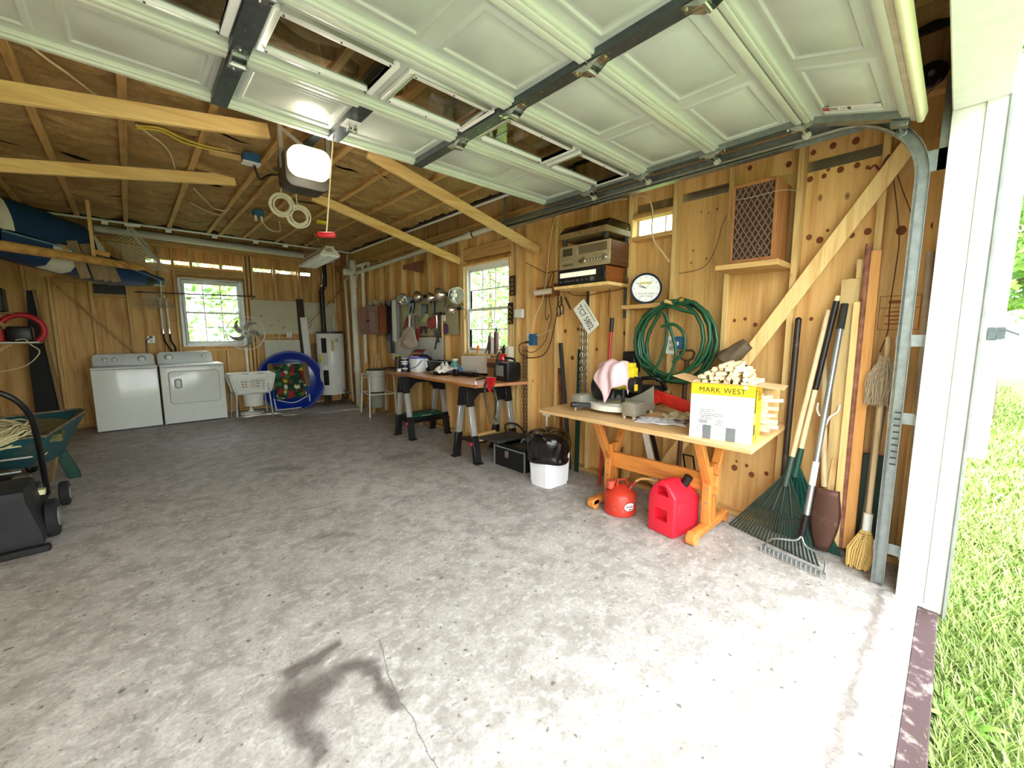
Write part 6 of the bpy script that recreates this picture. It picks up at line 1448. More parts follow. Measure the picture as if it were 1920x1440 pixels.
# D-handled spade leaning behind the hose
T = thing('spade', 'old spade with brown D handle standing behind the hose', 'spade', (3.25, 1.42, 0))
p = [PX(a, b, 3.26) for a, b in ((1275, 660), (1280, 657), (1298, 657), (1302, 661), (1299, 672), (1288, 677), (1277, 672))]
DBR = wood('dark_brown_handle', (84, 56, 36), (56, 36, 24), 2, 1, 0, .5)
MB().tube(p, .010, 8, True).build('grip', DBR, T); q = PX(1288, 677, 3.26); MB().cyl(q, (3.24, q.y+.02, .28), .018, n=12).build('shaft', DBR, T)
MB().prism([(3.24, q.y+.12, .28), (3.24, q.y-.08, .28), (3.22, q.y-.07, .05), (3.22, q.y+.02, .01), (3.22, q.y+.11, .05)], (.006, 0, 0)).build('blade', rusty('rusty_spade', (86, 64, 46), (60, 42, 30), .5, metal=.5), T)
# number plate and chains
T = thing('number_plate', 'white licence plate with dark characters hung askew on a chain', 'licence plate', PX(1100, 628, 3.2))
pc = [PX(a, b, 3.2) for a, b in ((1073, 580), (1096, 563), (1126, 603), (1102, 629))]
e1 = (pc[3]-pc[0]); e2 = (pc[1]-pc[0]); ctr = sum(pc, V())/4
e1n = e1.normalized(); nn = V((-1, 0, 0)); e2n = nn.cross(e1n).normalized()
L_, H2 = .31, .155
def pp(u, v, d=0): return ctr+e1n*u+e2n*v+nn*d
pl = [pp(u, v) for u, v in rrect(-L_/2, L_/2, -H2/2, H2/2, .015)]
MB().prism(pl, (-.002, 0, 0)).build('plate', M('plate_white', (240, 240, 232), .4, var=.02), T)
PG = M('plate_ink', (44, 56, 40), .5, var=0); Re = Matrix((e1n, e2n, nn)).transposed().to_euler()
o = text('lettering', 'TC7 5802', .085, PG, T, pp(0, -.012, .003)-V(T.location), Re, ext=.0004, sx=.78)
MB().prism([pp(u, v, .0026) for u, v in ((-.1, .052), (.1, .052), (.1, .060), (-.1, .060))], (-.0006, 0, 0)).build('print_line', M('plate_green_ink', (120, 150, 90), .5, var=0), T)
for u in (-.10, .10):
    for v in (-.058, .062): MB().cyl(pp(u, v, .002), pp(u, v, .0028), .004, n=8).build('bolt_hole', GREYP, T)
CH2 = M('bright_chain_steel', (150, 150, 144), .3, .85, var=.1)
a, b = PX(1095, 570, 3.245), PX(1099, 568, 3.25)
chain('hanging_chain', 'left bright steel chain below the licence plate', (3.235, PX(1091, 600, 3.235).y, 1.60), 26, CH2, 1.0, .034)
chain('hanging_chain', 'right bright steel chain below the licence plate', (3.245, PX(1100, 600, 3.245).y, 1.60), 25, CH2, 1.0, .034)
# paper roll in a wooden holder, pliers, cords
a = PX(1002, 549, 3.26); b = PX(1046, 545, 3.26)
T = thing('roll_holder', 'wooden roll holder with white paper roll beside the tuner', 'roll holder', (3.25, (a.y+b.y)/2, a.z-.05))
MB().bb(3.285, 3.299, b.y, a.y, a.z-.055, a.z+.055).build('back_board', wood('red_brown_holder', (150, 92, 44), (118, 66, 30), 1, 1, 0, .5), T, bev=.003)
MB().cyl((3.245, a.y-.03, a.z-.005), (3.245, b.y+.05, a.z), .03, n=20).build('roll', M('paper_white', (232, 222, 200), .8, var=.03), T)
MB().bb(3.21, 3.285, b.y+.012, b.y+.04, a.z-.05, a.z+.07).build('end_bracket', wood('red_brown_holder', (150, 92, 44), (118, 66, 30), 1, 1, 0, .5), T, bev=.003)
for k, (x0, y0_, x1, y1_, cc, lb) in enumerate(((1046, 558, 1048, 594, (54, 50, 50), 'left dark pliers hanging below the roll holder'), (1052, 556, 1054, 590, (40, 38, 42), 'right black pliers hanging below the roll holder'), (1060, 558, 1070, 580, (60, 66, 50), 'dark screwdriver hanging at an angle below the tuner'))):
    p, q = PX(x0, y0_, 3.22), PX(x1, y1_, 3.22); T = thing('pliers' if k < 2 else 'screwdriver', lb, 'pliers' if k < 2 else 'screwdriver', q); mt = M('tool_dark_%d' % k, cc, .35, .4)
    if k < 2:
        for s in (-1, 1): MB().tube([p+V((0, s*.006, 0)), lerp(p, q, .3)+V((0, -s*.006, 0)), lerp(p, q, .6)+V((0, s*.022, 0)), q+V((0, s*.012, 0))], .0065, 8, smooth=4).build('grip', mt, T)
        MB().cyl(lerp(p, q, .25)+V((-.01, 0, 0)), lerp(p, q, .25)+V((.01, 0, 0)), .012, n=12).build('pivot', CHROME, T)
    else: MB().tube([p, lerp(p, q, .5), q], [.010, .012, .009], 10).build('grip', mt, T); MB().cyl(p, p+(p-q)*.5, .003, n=8).build('shank', CHROME, T)
def cord(nm, pts, r, mt, label, X=3.285, cat='cord', extra=None):
    o = solo(MB().tube([PX(a, b, (X if len(q) == 0 else q[0])) for a, b, *q in pts], r, 6, smooth=6), nm, mt, label, cat, ang=180); return o
CREAM = M('cream_cable', (226, 206, 160), .5, var=.04); BROWNC = M('dark_brown_cable', (70, 44, 30), .6, var=.05)
cord('wall_cable', [(1052, 403), (1040, 412), (1031, 455), (1026, 510), (1018, 560), (1005, 590), (998, 618), (999, 628), (1012, 628), (1030, 620), (1040, 616)], .006, CREAM, 'cream cable running down the stud beside the roll holder')
cord('wall_cable', [(1115, 384), (1130, 382), (1150, 376), (1176, 373)], .006, CREAM, 'short cream cable above the record player')
cord('wall_cable', [(1190, 368), (1208, 368), (1219, 378), (1224, 400), (1222, 430), (1228, 455), (1240, 470), (1255, 491)], .007, CREAM, 'cream cable looping over the small high window')
cord('appliance_cable', [(1050, 508, 3.15), (1042, 508), (1034, 515), (1026, 540), (1023, 580), (1024, 600), (1030, 590)], .005, BROWNC, 'dark brown cord hanging left of the tuner')
cord('appliance_cable', [(985, 492), (1010, 505), (1025, 512), (1038, 510), (1036, 530), (1030, 560), (1034, 590), (1028, 620), (1022, 640), (1005, 658), (992, 660), (985, 655)], .004, BROWNC, 'thin brown cord from brace end to far bench outlet')
cord('speaker_wire', [(1062, 545, 3.2), (1075, 553, 3.25), (1100, 554), (1130, 548), (1170, 540), (1178, 520)], .004, BROWNC, 'dark wire sagging below the receiver shelf')
cord('speaker_wire', [(1143, 540), (1142, 560), (1140, 580), (1141, 592)], .003, BROWNC, 'thin wire with plug hanging below the receiver shelf')
cord('speaker_wire', [(1260, 514), (1290, 510), (1320, 500), (1340, 470), (1355, 420), (1372, 385), (1368, 358), (1360, 352), (1300, 365)], .0025, M('grey_wire', (110, 96, 70), .6, var=0), 'thin grey wire running up to the loudspeaker', X=3.375)
cord('speaker_wire', [(1500, 358, 3.28), (1470, 356, 3.04), (1440, 362, 3.04), (1410, 370, 3.04), (1380, 375, 3.04)], .0018, M('pale_wire', (170, 160, 140), .5, var=0), 'thin pale wire strung across the loudspeaker grille')
cord('rope_end', [(1668, 290), (1660, 300), (1650, 318), (1640, 310), (1630, 318)], .006, M('red_brown_rope', (96, 44, 30), .7), 'red brown cord looped over the diagonal brace top')
cord('rope_end', [(1668, 290), (1676, 340), (1686, 440), (1680, 500), (1668, 580), (1665, 620), (1650, 660)], .0028, M('dark_string', (84, 56, 34), .7, var=0), 'dark string hanging from the diagonal brace top', X=3.32)
cord('rope_end', [(1672, 290), (1690, 350), (1705, 390), (1708, 400)], .0028, M('dark_string', (84, 56, 34), .7, var=0), 'dark string hanging beside the door track', X=3.3)
# long tools in the gaps between studs
T = thing('breaker_bar', 'red steel bar with black grip standing against the right wall', 'bar', (3.2, 2.1, 0))
a, b = PX(1148, 596, 3.24), PX(1146, 622, 3.235); e = V((3.1, a.y+.0, .0))
MB().cyl(a, b, .019, n=14).build('grip', BLACKP, T, bev=.003); MB().cyl(b, e, .013, n=12).build('shaft', M('red_shaft', (190, 36, 42), .35), T)
solo(MB().beam(PX(1051, 643, 3.26), PX(1067, 772, 3.24)+V((0, -.02, -.6)), .035, .03, up=(1, 0, 0)), 'steel_angle', GALVD, 'grey steel channel leaning by the near stud left of chain', 'channel')
solo(MB().beam(PX(1049, 690, 3.275), PX(1056, 775, 3.27)+V((0, 0, -.5)), .03, .02, up=(1, 0, 0)), 'rusty_strip', rusty('rust_strip', (150, 84, 50), (110, 56, 34), .5), 'rusty strip leaning behind the grey steel channel', 'strip')
solo(MB().beam(PX(1088, 655, 3.275), PX(1082, 770, 3.24)+V((0, 0, -.75)), .05, .015, up=(1, 0, 0)), 'green_stake', M('dark_green_stake', (20, 54, 44), .5), 'dark green stake leaning behind the bright chains', 'stake')
T = thing('white_cane', 'white T-handled cane behind the trash bin', 'cane', (3.1, 2.75, 0)); a = PX(1025, 778, 3.12)
MB().cyl((3.12, a.y, .02), a, .010, n=10).build('shaft', WHITE, T); MB().cyl(a+V((0, .05, .004)), a+V((0, -.04, -.002)), .013, n=12).build('handle', WHITE, T)
# boards stored under the table
for k, (p0, p1, w_, mt, lb) in enumerate((((3.28, 1.83, .62), (3.0, 1.50, .06), .05, WHITE, 'white strip leaning under the trestle table'), ((3.28, 1.77, .62), (3.05, 1.46, .06), .035, BLACKM, 'black strip leaning under the trestle table'), ((3.27, 2.10, .36), (3.2, 2.12, .05), .16, rusty('rusty_plate', (120, 90, 56), (84, 60, 36), .5), 'rusty steel plate leaning at the wall under the table'))):
    solo(MB().beam(p0, p1, w_, .012, up=(-1, 0, .3)), ('white_strip', 'black_strip', 'rusty_plate')[k], mt, lb, 'strip' if k < 2 else 'plate')
solo(MB().tube([(3.285, 1.44, .30), (3.24, 1.44, .42), (3.24, 1.36, .42), (3.285, 1.36, .30)], .008, 8), 'wall_hook', BLACKM, 'black wire hook on the wall under the table', 'hook')
# ================================================================ rakes, shovel, broom, lumber by the door
def pole(T, a, b, r, mt, nm='handle', n=14): return MB().cyl(a, b, r, n=n).build(nm, mt, T)
RK = M('dark_green_rake_plastic', (36, 58, 48), .42, var=.06); RK2 = M('green_rake_plastic', (20, 74, 62), .42, var=.06)
WOODH = wood('grey_wood_handle', (214, 190, 150), (178, 150, 108), 2, 1, 0, .6); CREAMH = wood('cream_wood_handle', (240, 224, 178), (222, 200, 150), 2, 1, 0, .5)
def leafrake(label, top, bl, br, apx, mt, hm, upper=None):
    """fan rake: floor ends bl, br of the tine row, apex point, top of the handle"""
    T = thing('leaf_rake', label, 'rake', (bl+br)/2); n = 25; nrm = (bl-apx).cross(br-apx).normalized()
    if nrm.x > 0: nrm = -nrm
    tips = [lerp(bl, br, i/(n-1)) + (apx-lerp(bl, br, .5)).normalized()*(-.045*(1-(2*i/(n-1)-1)**2)) for i in range(n)]
    for t in tips: t.z = max(t.z, .008)
    f = .56
    m = MB().loft([[apx+(bl-br).normalized()*.02, apx-(bl-br).normalized()*.02], [lerp(apx, tips[0], f), lerp(apx, tips[-1], f)]], caps=False, closed=False)
    ms = [lerp(apx, t, f) for t in tips]
    m = MB(); m.add([apx+(tips[0]-apx).normalized()*.03, apx+(tips[-1]-apx).normalized()*.03]+ms, [tuple([0]+list(range(2, 2+n))+[1])])
    m.build('fan_web', mt, T, thick=.004)
    for k in (0, 5, 10, 14, 19, 24): MB().beam(apx+nrm*.004, ms[k]+nrm*.004, .008, .008).build('web_rib', mt, T)
    for i, t in enumerate(tips):
        a = ms[i]; MB().beam(a, t, .010, .006, up=nrm).beam(t, t+V((-.012, 0, -.006 if t.z > .015 else 0))-nrm*.02, .010, .006).build('tine', mt, T)
    MB().tube([p+nrm*.004 for p in ms], .005, 6).build('cross_bar', mt, T)
    d = (top-apx).normalized(); MB().cyl(apx-d*.10, apx+d*.10, .021, .018, n=14).build('socket', mt, T, bev=.003)
    mid = lerp(apx, top, .45) if upper else top
    pole(T, apx+d*.05, mid, .0145, hm)
    if upper:
        pole(T, mid, lerp(apx, top, .97), .0165, upper, 'sleeve'); pole(T, lerp(apx, top, .97), top, .014, CREAMH, 'tip')
    return T
leafrake('dark leaf rake with wooden handle fanned out on floor, front one', PX(1553, 582, 3.285), PZ(1368, 985), PZ(1533, 1062), V((3.07, .671, .508)), RK, WOODH)
leafrake('dark green leaf rake behind the front one, black and cream handle', PX(1571, 555, 3.28), V((3.24, .80, .01)), V((3.16, .38, .01)), V((3.17, .645, .55)), RK2, CREAMH, BLACKP)
T = thing('bow_rake', 'bow rake with grey metal handle standing before the leaf rakes', 'rake', (2.93, .5, 0))
top = PX(1584, 570, 3.27); s0 = PX(1512, 965, 2.97); s1 = PX(1503, 1004, 2.95)
GREYH = M('grey_metal_pole', (150, 156, 158), .3, .7, var=.05)
pole(T, lerp(top, s0, .12), lerp(top, s0, .75), .0165, GREYH); pole(T, top, lerp(top, s0, .12), .02, M('foam_grip', (46, 46, 40), .8), 'grip'); pole(T, lerp(top, s0, .75), lerp(top, s0, .86), .0175, WHITE, 'white_band'); pole(T, lerp(top, s0, .86), s0, .0172, GREYH, 'lower_pole')
pole(T, s0, s1, .017, BLACKM, 'socket')
l0, l1 = PZ(1428, 1023, .02), PZ(1548, 1076, .02)
MB().tube([s1, PX(1490, 1013, 2.93), PX(1450, 1010, 2.9), lerp(l0, l1, .02)], .006, 8, smooth=5).tube([s1, PX(1512, 1025, 2.92), PX(1545, 1045, 2.9), lerp(l0, l1, .98)], .006, 8, smooth=5).build('bow', GALV, T)
MB().beam(l0, l1, .012, .014).build('head_bar', GREYP, T)
for k in range(15):
    p = lerp(l0, l1, k/14); MB().tube([p, p+V((-.03, -.005, .012)), p+V((-.05, -.01, -.012))], [.006, .005, .003], 6).build('tooth', GREYP, T)
T = thing('shovel', 'brown round-point shovel standing behind the rakes', 'shovel', (3.2, .52, 0))
a = PX(1545, 640, 3.29); b = V((3.2, .50, .42)); pole(T, a, b, .017, WOODH)
def bladef(u, v):
    z = lerp(.42, .02, v); w_ = .08*(sin(pi*min(1, .25+.62*v)) if v > .05 else .8)
    return (3.17-.02*cos((u-.5)*2)-.02*v, .475+(u-.5)*2*w_, z)
MB().grid(bladef, 8, 10).build('blade', rusty('brown_blade', (92, 62, 50), (120, 96, 76), .62, .45, .5), T, thick=.004, ang=180)
T = thing('dark_post', 'dark steel pry bar standing beside the carton', 'pry bar', (3.2, .8, 0)); a = PX(1497, 600, 3.275); b = V((3.22, a.y+.005, .02)); pole(T, a, b, .019, rusty('dark_pole', (52, 44, 40), (92, 78, 66), .6, .4, .3)); MB().ball(a, .019).build('cap', BLACKM, T)
T = thing('wire_bracket', 'white bent wire bracket among the lumber', 'bracket', PX(1555, 800, 3.24))
MB().tube([PX(a, b, 3.24) for a, b in ((1534, 755), (1532, 768), (1537, 780))], .006, 8, smooth=4).build('short_wire', WHITE, T); MB().tube([PX(a, b, 3.235) for a, b in ((1575, 759), (1570, 772), (1556, 782), (1548, 798))], .006, 8, smooth=4).build('bent_wire', WHITE, T)
def lumber(nm, xt, yt, xb, w_, t_, mt, label, X=3.27, zb=.042, cat='board', rnd=False):
    """upright piece from pixel (xt, yt) on the plane X down to the sill"""
    a = PX(xt, yt, X); b = PX(xb, 1000, X); d = (b-a); b = a+d*((zb-a.z)/d.z)
    b.x = X-.035
    if rnd: return solo(MB().cyl(a, b, w_/2, n=14), nm, mt, label, cat)
    return solo(MB().beam(a, b, t_, w_, up=(0, 1, 0)), nm, mt, label, cat, bev=.002)
PALE = wood('pale_grey_board', (206, 178, 122), (180, 150, 98), 2, .8, 0, .7)
lumber('plank', 1596, 523, 1557, .09, .02, PALE, 'wide pale plank leaning at wall behind the grey pole', 3.285)
lumber('plank', 1611, 566, 1570, .05, .03, BRIGHTZ, 'narrow bright yellow board left of the rusty pipe', 3.26)
lumber('rusty_pipe', 1630, 457, 1578, .035, .03, rusty('rust_pipe', (164, 108, 84), (128, 78, 58), .5), 'long rust coloured pipe leaning among the boards', 3.262, rnd=True, cat='pipe')
lumber('plank', 1643, 470, 1594, .055, .035, wood('orange_board', (224, 164, 92), (190, 124, 60), 2, 1, .05, .6), 'orange pine board right of the rusty pipe', 3.27)
lumber('plank', 1617, 486, 1585, .05, .02, PALE, 'tall thin pale board behind the rusty pipe', 3.292)
lumber('lath', 1566, 860, 1545, .035, .012, STUD, 'thin lath leaning behind the shovel blade', 3.25)
solo(MB().beam((3.292, .27, .66), (3.275, .27, .045), .13, .02, up=(-1, 0, 0)), 'green_board', M('dark_green_board', (22, 52, 40), .5), 'dark green board standing behind the broom', 'board', bev=.003)
lumber('grey_pipe', 1656, 760, 1618, .03, .03, M('grey_tube', (110, 112, 106), .4), 'grey plastic pipe leaning behind the broom', 3.2, rnd=True, cat='pipe', zb=.02)
lumber('white_conduit', 1745, 472, 1705, .035, .03, M('greyish_conduit', (190, 180, 166), .5), 'pale conduit leaning between door track and jamb', 3.28, rnd=True, cat='conduit')
# broom
T = thing('broom', 'straw broom with grey wooden handle by the door track', 'broom', PZ(1605, 1070))
b0 = PX(1626, 985, 3.08); tp = PX(1666, 632, 3.24); ft0 = PZ(1606, 1066); d = (tp-b0).normalized()
pole(T, b0, tp, .0135, WOODH); pole(T, b0-d*.03, b0+d*.07, .022, WHITE, 'ferrule')
STRAW = M('straw_bristle', (214, 178, 104), .8, var=.12, nscale=40); m = MB(); rn = random.Random(8)
for i in range(150):
    a_ = rn.uniform(0, 2*pi); r_ = sqrt(rn.random()); s = b0-d*.02+V((.018*r_*cos(a_), .018*r_*sin(a_), 0)); e = ft0+V((.03*r_*cos(a_), .055*r_*sin(a_), .004+rn.uniform(0, .02)))
    md = lerp(s, e, .55)+V((.03*r_*cos(a_), .05*r_*sin(a_), 0))*.6; m.tube([s, md, e], .0032, 4)
o = m.build('bristles', STRAW, T); o['kind'] = 'stuff'
for k in (.18, .23, .28): p = lerp(b0, ft0, k); MB().tube([p+V((.026*cos(t), .03*sin(t), .0)) for t in [2*pi*i/14 for i in range(14)]], .003, 5, True).build('binding', M('binding_wire', (120, 90, 50), .5, var=0), T)
# string mop stored head up
c = PX(1655, 705, 3.2); T = thing('string_mop', 'grey string mop head up behind the door track', 'mop', (c.x, c.y, 0)); MOPM = M('mop_string', (176, 158, 130), .95, var=.15, nscale=50); m = MB(); rn = random.Random(9)
for i in range(170):
    a_ = rn.uniform(0, 2*pi); q0 = c+V((.02*cos(a_), .02*sin(a_), .10+rn.uniform(-.03, .02))); pts = [q0]
    rr = rn.uniform(.03, .065)
    for s in range(1, 6): pts.append(c+V((rr*cos(a_)*min(1, s*.5)+rn.uniform(-.012, .012), rr*1.1*sin(a_)*min(1, s*.5)+rn.uniform(-.012, .012), .11-.055*s+rn.uniform(-.01, .01))))
    m.tube(pts, .004, 4)
o = m.build('strings', MOPM, T); o['kind'] = 'stuff'
pole(T, (c.x+.02, c.y+.015, .02), c+V((0, 0, .10)), .012, GREYH)
# bracket outside the jamb, spring pulley above
T = thing('gate_latch', 'grey metal latch bracket fixed outside the white jamb', 'latch', (2.92, -.12, 1.36)); MB().bb(2.915, 2.934, -.122, -.092, 1.365, 1.425).build('plate', GALVD, T, bev=.003); MB().bb(2.918, 2.934, -.148, -.122, 1.37, 1.425).beam((2.926, -.13, 1.42), (2.926, -.188, 1.39), .02, .010).build('hook', GALVD, T)
T = thing('spring_pulley', 'dark pulley wheel and cable above the door track curve', 'pulley', (3.05, .2, 2.68))
MB().cyl((3.04, .2, 2.68), (3.06, .2, 2.68), .06, n=24).build('wheel', BLACKM, T, bev=.004); MB().cyl((3.02, .2, 2.68), (3.10, .2, 2.68), .012, n=12).build('axle', GALV, T)
MB().cyl((3.05, .14, 2.68), (3.0, .30, 2.45), .003, n=6).build('cable', GALV, T); MB().cyl((3.05, .26, 2.70), (3.05, 1.5, 2.66), .022, n=12).build('spring', BLACKM, T)
# ================================================================ boat hanging on the left
BLUEB = M('blue_canvas', (22, 62, 104), .6, var=.12, nscale=6, bmp=.15); BLUEH2 = M('blue_hull', (24, 58, 104), .35, var=.1)
CANVW = M('white_canvas', (226, 222, 204), .7, var=.05)
BA, BB_ = V((-.93, 6.35, 2.36)), V((.43, 7.62, 2.10)); bd = (BB_-BA); bs = V((bd.y, -bd.x, 0)).normalized()
T = thing('boat', 'small blue boat with pointed bow slung below the ceiling at left', 'boat', (-.3, 6.2, 1.95))
def hull(t):
    w = .24*(1-max(0, (t-.35)/.65)**2.2)+.004; w *= min(1, .8+t); dk = .07+.07*sin(pi*min(1, t*1.1)); kl = -.19*(1-max(0, (t-.5)/.5)**1.6)-.01
    c = BA+bd*t
    return [c+bs*(w*a)+V((0, 0, z)) for a, z in ((-1, .02), (-.9, kl*.5), (-.5, kl*.92), (0, kl), (.5, kl*.92), (.9, kl*.5), (1, .02))], [c+bs*(w*a)+V((0, 0, z)) for a, z in ((1, .022), (.6, .02+dk*.75), (0, .02+dk), (-.6, .02+dk*.75), (-1, .022))]
ts = [i/22 for i in range(23)]
MB().loft([hull(t)[0] for t in ts], closed=False, caps=False).build('hull', BLUEH2, T, thick=.006, ang=60)
MB().loft([hull(t)[1] for t in ts], closed=False, caps=False).build('deck_canvas', BLUEB, T, thick=.004, ang=60)
for s in (0, 4): MB().tube([hull(t)[1][s]+bs*(.004 if s == 0 else -.004) for t in ts], .008, 6).build('gunwale', M('pale_blue_trim', (120, 160, 190), .4), T)
MB().loft([[p+V((0, 0, -.003)) for p in hull(t)[0][3:]] for t in (.20, .24, .28, .32)], closed=False, caps=False).build('white_stripe', CANVW, T, thick=-.004)
MB().loft([[p+V((0, 0, -.003)) for p in hull(t)[0][4:]] for t in (.80, .84, .88)], closed=False, caps=False).build('dark_stripe', BLACKP, T, thick=-.004)
MB().tube([hull(.93)[1][0], hull(.93)[0][5]+V((.01, -.01, -.02)), hull(.95)[0][4]+V((0, 0, -.12))], .006, 6, smooth=4).build('bow_strap', CANVW, T)
# tall canvas cover strapped on deck
T = thing('cockpit_cover', 'bulging blue canvas cover with white end on top of the boat', 'canvas cover', BA+bd*.25+V((0, 0, .08)))
def hoop(t, k=1, w=.21, h=.36):
    c = BA+bd*t+V((0, 0, .05)); return [c+bs*(w*cos(a)*k)+V((0, 0, h*sin(a)*k*(1+.03*sin(7*a+20*t)))) for a in [pi*i/14 for i in range(15)]]
MB().loft([hoop(t) for t in [.05+.40*i/10 for i in range(11)]], closed=False, caps=False).build('cover', BLUEB, T, thick=.004, ang=70)
MB().loft([hoop(.45), hoop(.49, .9), hoop(.53, .7), hoop(.56, .4), hoop(.575, .05)], closed=False, caps=False).build('end_panel', CANVW, T, thick=.004, ang=80)
MB().loft([hoop(.05), hoop(.03, .9), hoop(.01, .6), hoop(.0, .05)], closed=False, caps=False).build('end_panel', CANVW, T, thick=.004, ang=80)
a = PY(-30, 455, 5.7); b = PY(266, 502, 6.75)
RAIL = wood('barked_rail', (206, 158, 88), (160, 110, 54), 1, 1, .05, .7)
T = thing('boat_rail', 'long rounded wooden rail with pointed end carrying the boat', 'rail', (a+b)/2)
d = (b-a).normalized(); MB().tube([a, lerp(a, b, .5), lerp(a, b, .96), b+d*.12], [.048, .045, .042, .006], 12).build('pole', RAIL, T)
MB().beam(a+V((.05, 0, .0)), V((a.x+.05, a.y, JZ)), .05, .03).build('hanger', STUD, T); MB().beam(lerp(a, b, .62)+V((-.0, .07, 0)), V((lerp(a, b, .62).x, lerp(a, b, .62).y+.07, JZ+.03)), .05, .03).build('hanger', STUD, T)
GREYW = wood('grey_slat', (146, 124, 92), (112, 92, 64), 2, 1, .03, .8)
for k, (p, q, yy, lb) in enumerate((((134, 451), (161, 522), 6.55, 'leftmost grey slat hanging below the boat rail'), ((158, 457), (187, 525), 6.6, 'second grey slat hanging below the boat rail'), ((183, 480), (204, 527), 6.65, 'third grey slat hanging below the boat rail'), ((200, 488), (219, 529), 6.7, 'rightmost grey slat hanging below the boat rail'))):
    solo(MB().beam(PY(*p, yy), PY(*q, yy), .085, .02, up=(0, -1, 0)), 'grey_plank', GREYW, lb, 'slat', 'grey slats below the boat', bev=.002)
for p, q, lb in (((103, 461), (130, 466), 'short wooden block left of the grey slats'), ((172, 471), (206, 479), 'short wooden block right of the grey slats')): solo(MB().beam(PY(*p, 6.5), PY(*q, 6.5), .04, .05), 'wood_block', RAIL, lb, 'block', bev=.003)
# wire hangers
HW = M('white_hanger_wire', (220, 216, 200), .4, .3, var=0)
hm = MB().tube([(0, -.2, -.16), (0, .2, -.16), (0, .02, -.02), (0, 0, 0), (0, -.02, -.02)], .0045, 5, True).tube([(0, 0, 0), (0, 0, .03), (0, .018, .05), (0, .02, .07), (0, 0, .085), (0, -.018, .075)], .0045, 5, smooth=3)
HO = hm.mesh('wire_hanger'); HO.materials.append(HW)
def hangers(p, n, dx, rzz, label, group, sc=1):
    for k in range(n):
        o = bpy.data.objects.new('wire_hanger', HO); COL.objects.link(o); o.location = p+dx*k; o.rotation_euler = (0, random.uniform(-.05, .05), rzz+random.uniform(-.08, .08)); o.scale = (sc,)*3
        tag(o, label, 'clothes hanger', group)
hangers(V((PY(268, 545, 8.62).x, 8.62, 1.992)), 9, V((.030, 0, 0)), .75, 'wire hanger in the bunch below the boat bow', 'wire hangers below the bow', .95)
hangers(PY(240, 432, 7.0), 12, V((.016, .012, -.022)), -1.0, 'white hanger in the bunch under the ceiling pipe', 'white hangers under the ceiling', 1.15)
solo(MB().beam(PY(233, 421, 6.98), PY(263, 424, 6.98), .03, .03), 'hanger_bar', WHITE, 'white bar holding the upper bunch of hangers', 'bar')
# ================================================================ left wall: shelf, power tools, leaning boards
T = thing('left_shelf', 'narrow shelf with white edge on the left carrying red power tools', 'shelf', (-1.05, 7.35, 1.3)); e = PY(73, 641, 7.25)
MB().bb(XL+.0, e.x, 7.25, 7.55, e.z-.02, e.z).build('board', OLDZ, T); MB().bb(XL, e.x, 7.238, 7.25, e.z-.012, e.z+.002).build('edge_strip', WHITE, T)
MB().beam((XL, 7.4, e.z-.32), (-1.0, 7.4, e.z-.02), .03, .03).build('bracket', STUD, T)
REDT = M('tool_red', (190, 36, 44), .45, var=.08)
T = thing('power_tool_case', 'red tool case lying on the left shelf', 'case', (-1.2, 7.4, e.z)); MB().bb(XL+.01, -1.03, 7.27, 7.53, e.z+.001, e.z+.15).build('case', REDT, T, bev=.012); MB().bb(XL+.01, -1.03, 7.262, 7.27, e.z+.14, e.z+.18).build('strap', BLACKP, T)
c = V((-.90, 7.38, e.z)); T = thing('string_trimmer', 'black and red power tool with round guard on the left shelf', 'power tool', c)
MB().box(c+V((-.02, 0, .09)), (.2, .2, .178)).build('motor_body', BLACKP, T, bev=.03, seg=2)
MB().tube([c+V((.06*cos(0)-.06+.17*cos(t), 0, .14+.17*sin(t))) for t in [lerp(-.9, 2.6, i/14) for i in range(15)]], .032, 10).build('guard', REDT, T)
MB().tube([c+V((-.05, -.11, .02)), c+V((.02, -.12, .03)), c+V((.06, -.12, -.03)), c+V((.12, -.12, -.12)), c+V((.0, -.11, -.27)), c+V((-.2, -.11, -.33)), c+V((-.4, -.1, -.34))], .006, 6, smooth=6).build('cord', CREAM, T)
T = thing('upper_shelf_radio', 'black box with cream labels on the upper left shelf', 'box', (-1.25, 7.4, 1.66)); MB().bb(XL+.01, -1.0, 7.3, 7.52, 1.665, 1.93).build('box', BLACKP, T, bev=.01); MB().bb(-1.2, -1.06, 7.29, 7.30, 1.72, 1.80).build('label_sheet', M('pale_label', (206, 204, 176), .6), T)
solo(MB().bb(XL, -.94, 7.25, 7.55, 1.64, 1.66), 'upper_shelf', OLDZ, 'thin upper wooden shelf on the left', 'shelf')
solo(trY([(50, 545), (60, 545), (123, 808), (72, 808), (56, 690)], 8.75, .03), 'black_sheet', M('flat_black', (16, 14, 14), .7, var=.2), 'tall black sheet standing in the back left corner', 'panel')  # flat black sheet filling the dark area beside the plank
solo(trY([(60, 543), (67, 543), (131, 809), (122, 809)], 8.70, .04), 'lit_edge_strip', OLDZ, 'lighter strip for the lit edge of the dark leaning plank', 'plank', bev=.003)  # lit edge of the dark plank, put in as a lighter strip
c = PY(88, 768, 8.25); c = V((c.x, c.y, 0)); T = thing('red_bucket', 'dark red plastic bucket on the floor by the black sheet', 'bucket', c)
MB().lathe([(0, 0), (.10, 0), (.13, .27), (.14, .27), (.14, .285), (.125, .285), (.095, .01), (0, .01)], c, 24).build('body', M('dark_red_bucket', (150, 22, 30), .4), T); MB().tube([c+V((-.13, 0, .27)), c+V((-.09, -.1, .2)), c+V((.09, -.1, .2)), c+V((.13, 0, .27))], .004, 6, smooth=5).build('handle', GALV, T)
